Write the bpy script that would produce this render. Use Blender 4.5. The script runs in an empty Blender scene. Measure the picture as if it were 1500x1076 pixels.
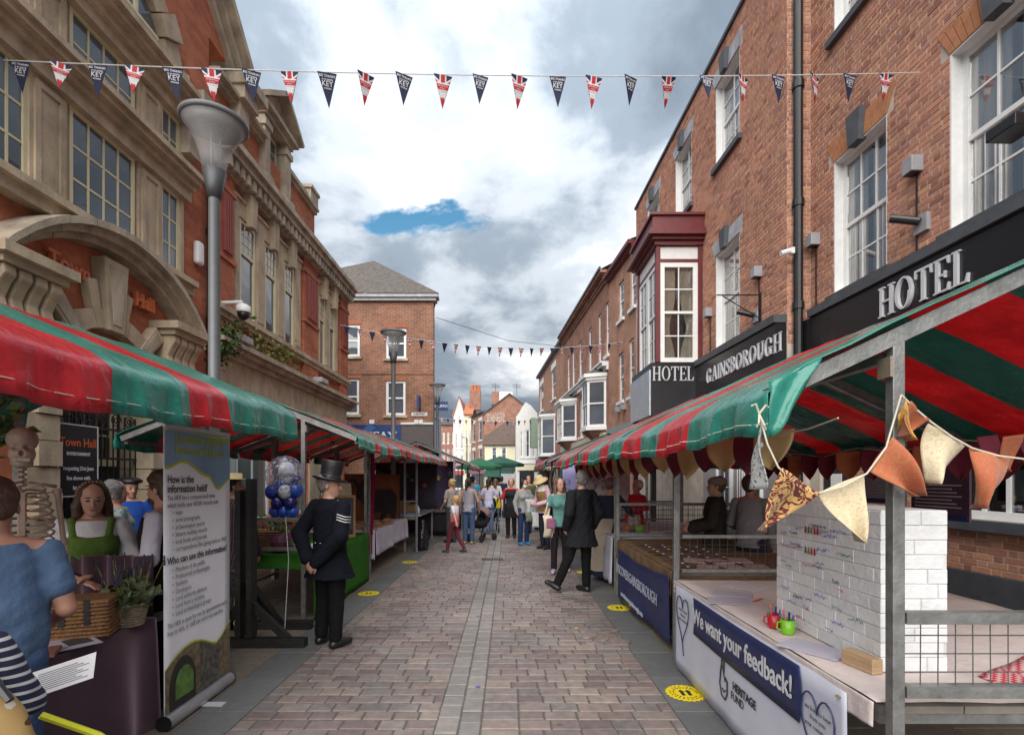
import bpy, bmesh, math, random
import numpy as np
from mathutils import Vector, Matrix
random.seed(7)
scene = bpy.context.scene
COL = scene.collection
R = math.radians

# ---------------------------------------------------------------- camera
CAMH, FPX, VPX, VPY = 1.68, 740.0, 745.0, 700.0      # eye height, focal length and vanishing point measured on the photograph
cam_d = bpy.data.cameras.new('camera'); cam = bpy.data.objects.new('camera', cam_d); COL.objects.link(cam)
cam.location = (0, 0, CAMH); cam.rotation_euler = (R(90), 0, 0)
cam_d.sensor_width = 36; cam_d.lens = FPX / 1500 * 36
cam_d.shift_x = (750 - VPX) / 1500; cam_d.shift_y = (VPY - 538) / 1500
cam_d.clip_start = 0.05; cam_d.clip_end = 3000
scene.camera = cam

# ---------------------------------------------------------------- sky
SUN_EL, SUN_AZ = R(40), R(192)
world = bpy.data.worlds.new('World'); scene.world = world; world.use_nodes = True
wt = world.node_tree; wt.nodes.clear()
def wn(t, **k):
    n = wt.nodes.new(t)
    for a, b in k.items(): setattr(n, a, b)
    return n
def wmath(op, a, b=None):
    n = wn('ShaderNodeMath', operation=op)
    for i, s in enumerate((a, b)):
        if s is None: continue
        if isinstance(s, (int, float)): n.inputs[i].default_value = s
        else: wt.links.new(s, n.inputs[i])
    return n.outputs[0]
wo = wn('ShaderNodeOutputWorld'); bg = wn('ShaderNodeBackground'); bg.inputs['Strength'].default_value = 0.1
wt.links.new(bg.outputs[0], wo.inputs[0])
sky = wn('ShaderNodeTexSky', sky_type='NISHITA', sun_disc=False, sun_elevation=SUN_EL, sun_rotation=SUN_AZ)
tc = wn('ShaderNodeTexCoord'); sep = wn('ShaderNodeSeparateXYZ'); wt.links.new(tc.outputs['Generated'], sep.inputs[0])
zz = wmath('ADD', wmath('MAXIMUM', sep.outputs[2], 0.0), 0.22)
cx = wmath('DIVIDE', sep.outputs[0], zz); cy = wmath('DIVIDE', sep.outputs[1], zz)
cmb = wn('ShaderNodeCombineXYZ'); wt.links.new(cx, cmb.inputs[0]); wt.links.new(cy, cmb.inputs[1])
def wnoise(scale, off, detail=8, rough=0.55, dist=0.0):
    m = wn('ShaderNodeMapping'); m.inputs['Location'].default_value = off
    wt.links.new(cmb.outputs[0], m.inputs[0])
    n = wn('ShaderNodeTexNoise'); n.inputs['Scale'].default_value = scale; n.inputs['Detail'].default_value = detail
    n.inputs['Roughness'].default_value = rough; n.inputs['Distortion'].default_value = dist
    wt.links.new(m.outputs[0], n.inputs['Vector']); return n.outputs['Fac']
def wramp(fac, stops):
    r = wn('ShaderNodeValToRGB'); wt.links.new(fac, r.inputs[0]); e = r.color_ramp.elements
    while len(e) > 1: e.remove(e[-1])
    e[0].position, e[0].color = stops[0][0], (*stops[0][1], 1)
    for p, c in stops[1:]:
        q = e.new(p); q.color = (*c, 1)
    r.color_ramp.interpolation = 'EASE'
    return r.outputs[0]
def wgray(v): return (v, v, v)
big = wnoise(0.85, (7.1, 1.3, 0.3), 9, 0.5, 0.25)
fine = wnoise(3.0, (4.1, 7.7, 1.3), 8, 0.6, 0.3)
mixv = wmath('ADD', wmath('MULTIPLY', big, 0.78), wmath('MULTIPLY', fine, 0.22))
cloudcol = wramp(mixv, [(0.43, (0.16, 0.20, 0.25)), (0.515, (0.27, 0.325, 0.39)), (0.575, (0.54, 0.59, 0.65)), (0.645, (0.95, 0.96, 0.97))])
cs = wn('ShaderNodeVectorMath', operation='SCALE'); wt.links.new(cloudcol, cs.inputs[0]); wt.links.new(wmath('MULTIPLY', wmath('ADD', wmath('MULTIPLY', wmath('MAXIMUM', sep.outputs[2], 0.0), 1.2), 0.5), 3.7), cs.inputs['Scale'])   # overcast sky: brighter overhead than low down
gd = Vector((-0.15, 1.0, 0.507)).normalized()          # the one opening in the cloud
gx, gy = gd.x / (gd.z + 0.22), gd.y / (gd.z + 0.22)
gap = wnoise(2.6, (1.7, 3.2, 0.9), 8, 0.62, 0.3)
dx = wmath('MULTIPLY', wmath('SUBTRACT', cx, gx), 8.0); dy = wmath('MULTIPLY', wmath('SUBTRACT', cy, gy), 22.0)
dist = wmath('SQRT', wmath('ADD', wmath('MULTIPLY', dx, dx), wmath('MULTIPLY', dy, dy)))
gapv = wmath('ADD', dist, wmath('MULTIPLY', wmath('SUBTRACT', gap, 0.5), 8.0))
gapm = wramp(gapv, [(0.2, wgray(0)), (1.15, wgray(1))])
mx = wn('ShaderNodeMix', data_type='RGBA'); wt.links.new(gapm, mx.inputs['Factor'])
sk2 = wn('ShaderNodeVectorMath', operation='MULTIPLY'); wt.links.new(sky.outputs[0], sk2.inputs[0]); sk2.inputs[1].default_value = (0.24, 0.43, 0.43)
wt.links.new(sk2.outputs[0], mx.inputs['A']); wt.links.new(cs.outputs[0], mx.inputs['B'])
wt.links.new(mx.outputs['Result'], bg.inputs[0])

sun_d = bpy.data.lights.new('sun', 'SUN'); sun = bpy.data.objects.new('sun', sun_d); COL.objects.link(sun)
sun_d.energy = 1.5; sun_d.angle = R(75); sun_d.color = (1.0, 0.96, 0.9)
sd = Vector((math.sin(SUN_AZ) * math.cos(SUN_EL), math.cos(SUN_AZ) * math.cos(SUN_EL), math.sin(SUN_EL)))
sun.rotation_euler = sd.to_track_quat('Z', 'Y').to_euler(); sun.location = (0, 0, 40)

vs = scene.view_settings
vs.view_transform = 'Standard'; vs.look = 'None'; vs.exposure = 2.03; vs.gamma = 1.0; vs.use_curve_mapping = False
scene.render.resolution_x, scene.render.resolution_y = 1024, 734

# ---------------------------------------------------------------- materials
MATS = {}
def newmat(name):
    m = bpy.data.materials.new(name); m.use_nodes = True
    nt = m.node_tree; b = nt.nodes['Principled BSDF']
    MATS[name] = m
    return m, nt, b
def mat(name, col, rough=0.7, metal=0.0, var=0.12, scale=6.0, bump=0.15, bscale=60.0, trans=0.0, spec=0.5, coat=0.0, streak=None):
    """plain procedural material: colour with noise variation, fine relief"""
    if name in MATS: return MATS[name]
    m, nt, b = newmat(name); L = nt.links.new
    tcn = nt.nodes.new('ShaderNodeTexCoord')
    n = nt.nodes.new('ShaderNodeTexNoise'); n.inputs['Scale'].default_value = scale; n.inputs['Detail'].default_value = 6; n.inputs['Roughness'].default_value = 0.6
    L(tcn.outputs['Object'], n.inputs['Vector'])
    if streak:
        mp = nt.nodes.new('ShaderNodeMapping'); mp.inputs['Scale'].default_value = streak
        L(tcn.outputs['Object'], mp.inputs[0]); L(mp.outputs[0], n.inputs['Vector'])
    r = nt.nodes.new('ShaderNodeValToRGB')
    e = r.color_ramp.elements; e[0].position = 0.3; e[1].position = 0.7
    e[0].color = (*[max(0, c * (1 - var)) for c in col], 1); e[1].color = (*[min(1, c * (1 + var)) for c in col], 1)
    L(n.outputs['Fac'], r.inputs[0]); L(r.outputs[0], b.inputs['Base Color'])
    b.inputs['Roughness'].default_value = rough; b.inputs['Metallic'].default_value = metal
    b.inputs['Specular IOR Level'].default_value = spec
    b.inputs['Coat Weight'].default_value = coat
    if bump:
        n2 = nt.nodes.new('ShaderNodeTexNoise'); n2.inputs['Scale'].default_value = bscale; n2.inputs['Detail'].default_value = 4
        L(tcn.outputs['Object'], n2.inputs['Vector'])
        bp = nt.nodes.new('ShaderNodeBump'); bp.inputs['Strength'].default_value = bump; bp.inputs['Distance'].default_value = 0.02
        L(n2.outputs['Fac'], bp.inputs['Height']); L(bp.outputs[0], b.inputs['Normal'])
    if trans:
        out = nt.nodes['Material Output']; tr = nt.nodes.new('ShaderNodeBsdfTranslucent'); L(r.outputs[0], tr.inputs[0])
        ms = nt.nodes.new('ShaderNodeMixShader'); ms.inputs[0].default_value = trans
        L(b.outputs[0], ms.inputs[1]); L(tr.outputs[0], ms.inputs[2]); L(ms.outputs[0], out.inputs[0])
    return m
def tintmat(name, cols, rough=0.85, bump=0.4, bscale=90, source='attr', dirt=0.25, spots=False):
    """pieces of mixed colours: the piece's own random number picks its colour"""
    m, nt, b = newmat(name); L = nt.links.new
    if source == 'attr':
        a = nt.nodes.new('ShaderNodeAttribute'); a.attribute_name = 'tint'; fac = a.outputs['Fac']
    else:
        a = nt.nodes.new('ShaderNodeObjectInfo'); fac = a.outputs['Random']
    r = nt.nodes.new('ShaderNodeValToRGB'); e = r.color_ramp.elements
    for i, c in enumerate(cols):
        q = e[i] if i < 2 else e.new(1)
        q.position = i / (len(cols) - 1); q.color = (*c, 1)
    for i, c in enumerate(cols): e[i].position = i / (len(cols) - 1); e[i].color = (*c, 1)
    L(fac, r.inputs[0])
    tcn = nt.nodes.new('ShaderNodeNewGeometry')
    n = nt.nodes.new('ShaderNodeTexNoise'); n.inputs['Scale'].default_value = 14; n.inputs['Detail'].default_value = 8; n.inputs['Roughness'].default_value = 0.65
    L(tcn.outputs['Position'], n.inputs['Vector'])
    n0 = nt.nodes.new('ShaderNodeTexNoise'); n0.inputs['Scale'].default_value = 1.1; n0.inputs['Detail'].default_value = 5
    L(tcn.outputs['Position'], n0.inputs['Vector'])
    ad = nt.nodes.new('ShaderNodeMath'); ad.operation = 'ADD'; L(n.outputs['Fac'], ad.inputs[0]); L(n0.outputs['Fac'], ad.inputs[1])
    mr = nt.nodes.new('ShaderNodeMapRange'); mr.inputs['From Min'].default_value = 0.7; mr.inputs['From Max'].default_value = 1.3
    mr.inputs['To Min'].default_value = 1 - dirt; mr.inputs['To Max'].default_value = 1 + dirt; L(ad.outputs[0], mr.inputs[0])
    sc = nt.nodes.new('ShaderNodeVectorMath'); sc.operation = 'SCALE'; L(r.outputs[0], sc.inputs[0]); L(mr.outputs[0], sc.inputs['Scale'])
    if spots:      # trodden gum and drips
        v = nt.nodes.new('ShaderNodeTexVoronoi'); v.inputs['Scale'].default_value = 3.2; L(tcn.outputs['Position'], v.inputs['Vector']); q = nt.nodes.new('ShaderNodeMapRange'); q.inputs['From Min'].default_value = 0.05; q.inputs['From Max'].default_value = 0.075; q.inputs['To Min'].default_value = 0.6; L(v.outputs['Distance'], q.inputs[0])
        s2_ = nt.nodes.new('ShaderNodeVectorMath'); s2_.operation = 'SCALE'; L(sc.outputs[0], s2_.inputs[0]); L(q.outputs[0], s2_.inputs['Scale']); sc = s2_
    L(sc.outputs[0], b.inputs['Base Color']); b.inputs['Roughness'].default_value = rough
    n2 = nt.nodes.new('ShaderNodeTexNoise'); n2.inputs['Scale'].default_value = bscale; n2.inputs['Detail'].default_value = 5
    L(tcn.outputs['Position'], n2.inputs['Vector'])
    bp = nt.nodes.new('ShaderNodeBump'); bp.inputs['Strength'].default_value = bump; bp.inputs['Distance'].default_value = 0.01
    L(n2.outputs['Fac'], bp.inputs['Height']); L(bp.outputs[0], b.inputs['Normal'])
    return m
def brickmat(name, c1, c2, mortar, bw=0.225, bh=0.075, joint=0.01, bump=0.5):
    """brickwork too far off to be built brick by brick"""
    m, nt, b = newmat(name); L = nt.links.new
    g = nt.nodes.new('ShaderNodeNewGeometry'); s = nt.nodes.new('ShaderNodeSeparateXYZ'); L(g.outputs['Position'], s.inputs[0])
    ad = nt.nodes.new('ShaderNodeMath'); ad.operation = 'ADD'; L(s.outputs[0], ad.inputs[0]); L(s.outputs[1], ad.inputs[1])
    c = nt.nodes.new('ShaderNodeCombineXYZ'); L(ad.outputs[0], c.inputs[0]); L(s.outputs[2], c.inputs[1])
    bt = nt.nodes.new('ShaderNodeTexBrick'); L(c.outputs[0], bt.inputs['Vector']); bt.inputs['Scale'].default_value = 1
    bt.inputs['Brick Width'].default_value = bw; bt.inputs['Row Height'].default_value = bh; bt.inputs['Mortar Size'].default_value = joint
    bt.inputs['Color1'].default_value = (*c1, 1); bt.inputs['Color2'].default_value = (*c2, 1); bt.inputs['Mortar'].default_value = (*mortar, 1)
    bt.inputs['Bias'].default_value = -0.1
    n = nt.nodes.new('ShaderNodeTexNoise'); n.inputs['Scale'].default_value = 1.6; n.inputs['Detail'].default_value = 9; n.inputs['Roughness'].default_value = 0.7
    L(g.outputs['Position'], n.inputs['Vector'])
    mr = nt.nodes.new('ShaderNodeMapRange'); mr.inputs['From Min'].default_value = 0.3; mr.inputs['From Max'].default_value = 0.7
    mr.inputs['To Min'].default_value = 0.62; mr.inputs['To Max'].default_value = 1.3; L(n.outputs['Fac'], mr.inputs[0])
    sc = nt.nodes.new('ShaderNodeVectorMath'); sc.operation = 'SCALE'; L(bt.outputs['Color'], sc.inputs[0]); L(mr.outputs[0], sc.inputs['Scale'])
    L(sc.outputs[0], b.inputs['Base Color']); b.inputs['Roughness'].default_value = 0.9
    bp = nt.nodes.new('ShaderNodeBump'); bp.inputs['Strength'].default_value = bump; bp.inputs['Distance'].default_value = 0.01; bp.invert = True
    L(bt.outputs['Fac'], bp.inputs['Height']); L(bp.outputs[0], b.inputs['Normal'])
    return m
def glassmat(name, tint=(0.02, 0.025, 0.03), rough=0.03, spec=0.9):
    m, nt, b = newmat(name); L = nt.links.new
    g = nt.nodes.new('ShaderNodeNewGeometry')
    n = nt.nodes.new('ShaderNodeTexNoise'); n.inputs['Scale'].default_value = 0.9; n.inputs['Detail'].default_value = 3
    L(g.outputs['Position'], n.inputs['Vector'])
    r = nt.nodes.new('ShaderNodeValToRGB'); r.color_ramp.elements[0].color = (*[c * 0.5 for c in tint], 1); r.color_ramp.elements[1].color = (*[c * 2.2 for c in tint], 1)
    L(n.outputs['Fac'], r.inputs[0]); L(r.outputs[0], b.inputs['Base Color'])
    b.inputs['Roughness'].default_value = rough; b.inputs['Specular IOR Level'].default_value = spec; b.inputs['IOR'].default_value = 1.52
    bp = nt.nodes.new('ShaderNodeBump'); bp.inputs['Strength'].default_value = 0.06; bp.inputs['Distance'].default_value = 0.1
    n2 = nt.nodes.new('ShaderNodeTexNoise'); n2.inputs['Scale'].default_value = 2.3; L(g.outputs['Position'], n2.inputs['Vector'])
    L(n2.outputs['Fac'], bp.inputs['Height']); L(bp.outputs[0], b.inputs['Normal'])
    return m

# ---------------------------------------------------------------- mesh helpers
def link(o, parent=None):
    COL.objects.link(o)
    if parent is not None: o.parent = parent
    return o
def tag(o, label=None, cat=None, group=None, kind=None):
    if label: o['label'] = label
    if cat: o['category'] = cat
    if group: o['group'] = group
    if kind: o['kind'] = kind
    return o
def thing(name, loc, label, cat, group=None, rz=0.0, kind=None):
    o = bpy.data.objects.new(name, None); o.location = loc; o.rotation_euler = (0, 0, rz); o.empty_display_size = 0.2
    COL.objects.link(o); tag(o, label, cat, group, kind)
    o['_root'] = 1
    return o
def rel(o, parent):
    """o's mesh is in world coordinates: keep it there under its parent"""
    if parent is not None:
        o.parent = parent
        if parent.type == 'EMPTY': o.matrix_local = Matrix.LocRotScale(parent.location, parent.rotation_euler, None).inverted()
    return o
class Frame:
    """upright plane seen from the street: p0 its left end, p1 its right end; local (u along, d into the building, z up)"""
    def __init__(s, p0, p1):
        s.p0 = Vector((p0[0], p0[1], 0)); s.p1 = Vector((p1[0], p1[1], 0)); s.L = (s.p1 - s.p0).length
        x = (s.p1 - s.p0).normalized(); z = Vector((0, 0, 1)); y = z.cross(x)
        s.x, s.y = x, y
        s.M = Matrix(((x.x, y.x, 0, p0[0]), (x.y, y.y, 0, p0[1]), (0, 0, 1, 0), (0, 0, 0, 1)))
    def u(s, px, d=0.0):
        k = (px - VPX) / FPX; o = s.p0 + s.y * d
        return (k * o.y - o.x) / (s.x.x - k * s.x.y)
    def z(s, px, py, d=0.0):
        u = s.u(px, d); y = (s.p0 + s.y * d + s.x * u).y
        return CAMH + (VPY - py) * y / FPX
class MB:
    def __init__(s, M=None):
        s.v = []; s.f = []; s.mi = []; s.M = M.M if isinstance(M, Frame) else M; s.m = 0; s.t = []; s.tint = 0.5
    def add(s, vs_, fs):
        b = len(s.v)
        for p in vs_:
            p = Vector(p); s.v.append(tuple(s.M @ p) if s.M else tuple(p)); s.t.append(s.tint)
        for f in fs: s.f.append([b + i for i in f]); s.mi.append(s.m)
        return s
    def box(s, x0, x1, y0, y1, z0, z1):
        return s.add([(x0, y0, z0), (x1, y0, z0), (x1, y1, z0), (x0, y1, z0), (x0, y0, z1), (x1, y0, z1), (x1, y1, z1), (x0, y1, z1)],
                     [(0, 3, 2, 1), (4, 5, 6, 7), (0, 1, 5, 4), (1, 2, 6, 5), (2, 3, 7, 6), (3, 0, 4, 7)])
    def cham(s, x0, x1, y0, y1, z0, z1, c, face='z'):
        """box whose outer face (top, or front at y0) is chamfered"""
        if face == 'z':
            return s.add([(x0, y0, z0), (x1, y0, z0), (x1, y1, z0), (x0, y1, z0), (x0, y0, z1 - c), (x1, y0, z1 - c), (x1, y1, z1 - c), (x0, y1, z1 - c),
                          (x0 + c, y0 + c, z1), (x1 - c, y0 + c, z1), (x1 - c, y1 - c, z1), (x0 + c, y1 - c, z1)],
                         [(0, 1, 5, 4), (1, 2, 6, 5), (2, 3, 7, 6), (3, 0, 4, 7), (4, 5, 9, 8), (5, 6, 10, 9), (6, 7, 11, 10), (7, 4, 8, 11), (8, 9, 10, 11)])
        return s.add([(x0, y1, z0), (x1, y1, z0), (x1, y1, z1), (x0, y1, z1), (x0, y0 + c, z0), (x1, y0 + c, z0), (x1, y0 + c, z1), (x0, y0 + c, z1),
                      (x0 + c, y0, z0 + c), (x1 - c, y0, z0 + c), (x1 - c, y0, z1 - c), (x0 + c, y0, z1 - c)],
                     [(0, 1, 5, 4), (1, 2, 6, 5), (2, 3, 7, 6), (3, 0, 4, 7), (4, 5, 9, 8), (5, 6, 10, 9), (6, 7, 11, 10), (7, 4, 8, 11), (8, 9, 10, 11)])
    def quad(s, a, b, c, d): return s.add([a, b, c, d], [(0, 1, 2, 3)])
    def poly(s, pts): return s.add(pts, [tuple(range(len(pts)))])
    def prism(s, pts, a, b, axis='y'):
        """2-D outline swept from a to b along an axis; outline is (x,z) for y, (y,z) for x, (x,y) for z"""
        n = len(pts)
        def w(p, t): return {'y': (p[0], t, p[1]), 'x': (t, p[0], p[1]), 'z': (p[0], p[1], t)}[axis]
        return s.add([w(p, a) for p in pts] + [w(p, b) for p in pts],
                     [tuple(range(n)), tuple(range(2 * n - 1, n - 1, -1))] + [(i, (i + 1) % n, n + (i + 1) % n, n + i) for i in range(n)])
    def tube(s, pts, r, n=8, cap=True):
        pts = [Vector(p) for p in pts]; k = len(pts); rr = r if isinstance(r, (list, tuple)) else [r] * k
        vs_ = []; up = None
        for i, p in enumerate(pts):
            d = (pts[min(i + 1, k - 1)] - pts[max(i - 1, 0)]).normalized()
            if up is None: up = Vector((0, 0, 1)) if abs(d.z) < 0.9 else Vector((1, 0, 0))
            a = d.cross(up).normalized(); up = a.cross(d).normalized()
            for j in range(n):
                t = 2 * math.pi * j / n; vs_.append(p + (a * math.cos(t) + up * math.sin(t)) * rr[i])
        fs = [(i * n + j, i * n + (j + 1) % n, (i + 1) * n + (j + 1) % n, (i + 1) * n + j) for i in range(k - 1) for j in range(n)]
        if cap: fs += [tuple(range(n - 1, -1, -1)), tuple((k - 1) * n + j for j in range(n))]
        return s.add(vs_, fs)
    def lathe(s, prof, c=(0, 0, 0), n=16, sx=1, sy=1):
        vs_ = [(c[0] + r * sx * math.cos(2 * math.pi * j / n), c[1] + r * sy * math.sin(2 * math.pi * j / n), c[2] + z) for r, z in prof for j in range(n)]
        k = len(prof)
        fs = [(i * n + j, i * n + (j + 1) % n, (i + 1) * n + (j + 1) % n, (i + 1) * n + j) for i in range(k - 1) for j in range(n)]
        if prof[0][0] > 1e-4: fs.append(tuple(range(n - 1, -1, -1)))
        if prof[-1][0] > 1e-4: fs.append(tuple((k - 1) * n + j for j in range(n)))
        return s.add(vs_, fs)
    def beam(s, p0, p1, w, h, up=(0, 0, 1)):
        p0, p1 = Vector(p0), Vector(p1); d = (p1 - p0).normalized(); a = d.cross(Vector(up))
        if a.length < 1e-4: a = d.cross(Vector((1, 0, 0)))
        a.normalize(); b = a.cross(d).normalized(); a = a * w / 2; b = b * h / 2
        return s.add([p0 - a - b, p0 + a - b, p0 + a + b, p0 - a + b, p1 - a - b, p1 + a - b, p1 + a + b, p1 - a + b],
                     [(0, 1, 2, 3), (7, 6, 5, 4), (0, 4, 5, 1), (1, 5, 6, 2), (2, 6, 7, 3), (3, 7, 4, 0)])
    def grid(s, fn, nu, nv):
        vs_ = [fn(i / nu, j / nv) for i in range(nu + 1) for j in range(nv + 1)]
        return s.add(vs_, [(i * (nv + 1) + j, (i + 1) * (nv + 1) + j, (i + 1) * (nv + 1) + j + 1, i * (nv + 1) + j + 1) for i in range(nu) for j in range(nv)])
    def mesh(s, name, mats, smooth=False, recalc=True, weld=False):
        me = bpy.data.meshes.new(name); me.from_pydata(s.v, [], s.f)
        for m in (mats if isinstance(mats, (list, tuple)) else [mats]): me.materials.append(m)
        me.polygons.foreach_set('material_index', s.mi)
        at = me.attributes.new('tint', 'FLOAT', 'POINT'); at.data.foreach_set('value', s.t)
        if recalc or weld:
            bm = bmesh.new(); bm.from_mesh(me)
            if weld: bmesh.ops.remove_doubles(bm, verts=bm.verts, dist=1e-4)
            if recalc: bmesh.ops.recalc_face_normals(bm, faces=bm.faces)
            bm.to_mesh(me); bm.free()
        if smooth: me.polygons.foreach_set('use_smooth', [True] * len(me.polygons))
        me.update(); return me
    def build(s, name, mats, parent=None, smooth=False, recalc=True, bevel=0, thick=0, weld=False, autosm=None):
        o = bpy.data.objects.new(name, s.mesh(name, mats, smooth, recalc, weld)); COL.objects.link(o)
        rel(o, parent)
        if thick:
            md = o.modifiers.new('thick', 'SOLIDIFY'); md.thickness = thick; md.offset = 0
        if bevel:
            md = o.modifiers.new('bevel', 'BEVEL'); md.width = bevel; md.segments = 2; md.limit_method = 'ANGLE'; md.angle_limit = R(40)
        return o
def struct(o): o['kind'] = 'structure'; return o
def inst(name, me, parent, M):
    """another object on shared mesh data; M places it in the world"""
    o = bpy.data.objects.new(name, me); COL.objects.link(o); o.parent = parent
    if parent is not None:
        W = Matrix.Identity(4)
        if parent.type == 'EMPTY': W = Matrix.LocRotScale(parent.location, parent.rotation_euler, None).inverted()
        o.matrix_local = W @ M
    else: o.matrix_local = M
    return o
def text_mb(mb, txt, size, M, align='CENTER', extrude=0.0, bold=0.0, sx=1.0):
    """flat lettering added to a mesh builder; M maps text plane (x right, y up) to the world"""
    c = bpy.data.curves.new('t', 'FONT'); c.body = txt; c.size = size; c.align_x = align; c.align_y = 'CENTER'; c.extrude = extrude; c.offset = bold; c.resolution_u = 3
    o = bpy.data.objects.new('t', c); COL.objects.link(o)
    dg = bpy.context.evaluated_depsgraph_get(); me = bpy.data.meshes.new_from_object(o.evaluated_get(dg))
    S = M @ Matrix.Diagonal((sx, 1, 1, 1)); sv = mb.M; mb.M = None
    mb.add([S @ v.co for v in me.vertices], [tuple(p.vertices) for p in me.polygons]); mb.M = sv
    bpy.data.objects.remove(o); bpy.data.curves.remove(c); bpy.data.meshes.remove(me)
    return mb
def plane_M(org, xdir, ydir):
    x = Vector(xdir).normalized(); y = Vector(ydir).normalized(); z = x.cross(y)
    return Matrix(((x.x, y.x, z.x, org[0]), (x.y, y.y, z.y, org[1]), (x.z, y.z, z.z, org[2]), (0, 0, 0, 1)))
def fplane(fr, u, d, z): return fr.M @ Matrix.Translation((u, d, z)) @ Matrix.Rotation(R(90), 4, 'X')
def P(px, py, Y): return ((px - VPX) * Y / FPX, Y, CAMH + (VPY - py) * Y / FPX)

# ================================================================ ground
M_sand = mat('joint_sand', (0.10, 0.09, 0.082), 0.95, scale=20, var=0.3)
PAVE = [(0.143, 0.107, 0.099), (0.174, 0.133, 0.124), (0.198, 0.152, 0.136), (0.217, 0.173, 0.157), (0.186, 0.161, 0.149), (0.163, 0.141, 0.134), (0.245, 0.199, 0.173), (0.206, 0.154, 0.136)]
M_pave = tintmat('paving_brick', PAVE, 0.62, 0.35, 70, dirt=0.36, spots=True); M_pave1 = tintmat('paving_brick_single', PAVE, 0.62, 0.35, 70, 'obj', 0.36, True)
GRY = [(0.171, 0.156, 0.147), (0.225, 0.203, 0.187), (0.194, 0.179, 0.171), (0.253, 0.221, 0.199)]
M_sett = tintmat('sett_stone', GRY, 0.7, 0.35, 70); M_sett1 = tintmat('sett_stone_single', GRY, 0.7, 0.35, 70, 'obj')
M_band = tintmat('band_slab', [(0.115, 0.118, 0.118), (0.14, 0.143, 0.14), (0.128, 0.13, 0.13)], 0.75, 0.25, 120, 'obj', 0.2)
M_tan = tintmat('tan_slab', [(0.155, 0.128, 0.098), (0.185, 0.15, 0.116), (0.135, 0.116, 0.094)], 0.75, 0.25, 100, 'obj', 0.25)
M_iron = mat('cast_iron', (0.035, 0.035, 0.037), 0.6, 0.6, bump=0.3)

ground = struct(MB().box(-400, 400, -40, 900, -0.5, -0.03).build('ground', mat('ground_earth', (0.17, 0.15, 0.14), 0.9, scale=0.6)))
road = struct(MB().box(-1.87, 1.2, -3, 34, -0.03, -0.008).build('road', M_sand))
LX0, LX1, RX0, RX1 = -2.23, -1.87, 1.2, 1.56
CX0, CX1 = -0.49, -0.19
rng = random.Random(3)
pav = []      # (y, x0, x1, y0, y1, kind)
y = 2.6
while y < 34:
    h = 0.122 + rng.uniform(-0.006, 0.006); x = LX1 + 0.004 - rng.uniform(0, 0.12)
    bow = 0
    while x < CX0 - 0.03:
        w = rng.uniform(0.14, 0.245); x1 = min(x + w, CX0 - 0.008)
        if CX0 - 0.008 - x1 < 0.07: x1 = CX0 - 0.008
        a = max(x, LX1 + 0.004)
        if x1 - a > 0.03: pav.append((a, x1, y, y + h, 0))
        x = x1 + 0.011
    x = CX1 + 0.008 - rng.uniform(0, 0.1); x = max(x, CX1 + 0.008) if rng.random() < 0.5 else CX1 + 0.008
    first = True
    while x < RX0 - 0.03:
        w = rng.uniform(0.14, 0.245) if not first else rng.choice([0.11, 0.2, 0.25]); first = False
        x1 = min(x + w, RX0 - 0.006)
        if RX0 - 0.006 - x1 < 0.07: x1 = RX0 - 0.006
        pav.append((x, x1, y, y + h, 0)); x = x1 + 0.011
    y += h + 0.011
for k, (a, b) in enumerate(((CX0, CX0 + 0.145), (CX0 + 0.156, CX1))):
    y = 2.6 + 0.07 * k
    while y < 34:
        h = rng.uniform(0.15, 0.21); pav.append((a, b, y, y + h, 1)); y += h + 0.012
vis = [p for p in pav if p[3] > 3.25]
vis.sort(key=lambda p: -((p[1] - p[0]) * (p[3] - p[2]) / ((p[2] + p[3]) / 2) ** 3))
single = vis[:300]; sset = set(id(p) for p in single)
cache = {}
for p in single:
    w = round((p[1] - p[0]) / 0.01) * 0.01; d = round((p[3] - p[2]) / 0.005) * 0.005; key = (w, d, p[4])
    if key not in cache:
        cache[key] = MB().cham(-w / 2, w / 2, -d / 2, d / 2, -0.03, 0, 0.006).mesh('paver', M_sett1 if p[4] else M_pave1)
    o = inst('paver' if not p[4] else 'sett', cache[key], road, Matrix.Translation(((p[0] + p[1]) / 2, (p[2] + p[3]) / 2, rng.uniform(-0.002, 0.003))) @ Matrix.Rotation(rng.gauss(0, 0.006), 4, 'X') @ Matrix.Rotation(rng.gauss(0, 0.006), 4, 'Y') @ Matrix.Rotation(rng.gauss(0, 0.008), 4, 'Z'))
for kd, nm, mt in ((0, 'paver_field', M_pave), (1, 'sett_field', M_sett)):
    mb = MB()
    for p in pav:
        if id(p) in sset or p[4] != kd: continue
        mb.tint = rng.random(); dz = rng.uniform(-0.002, 0.003); j = rng.gauss(0, 0.002)
        mb.cham(p[0], p[1], p[2] + j, p[3] + j, -0.03, dz, 0.006)
    o = mb.build(nm, mt, road, recalc=False); o['kind'] = 'stuff'
# sunken, broken pavers on the right of the road
mb = MB()
for i in range(22):
    mb.tint = rng.random(); cxp = 0.98 + rng.uniform(-0.22, 0.2); cyp = 5.35 + rng.uniform(-0.22, 0.22); s_ = rng.uniform(0.03, 0.07)
    pts = [(cxp + s_ * math.cos(a + rng.uniform(-.3, .3)) * 1.4, cyp + s_ * math.sin(a)) for a in [k * 2 * math.pi / 5 for k in range(5)]]
    mb.prism(pts, -0.01, rng.uniform(0.004, 0.012), 'z')
mb.build('broken_paver', M_pave, road)
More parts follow.
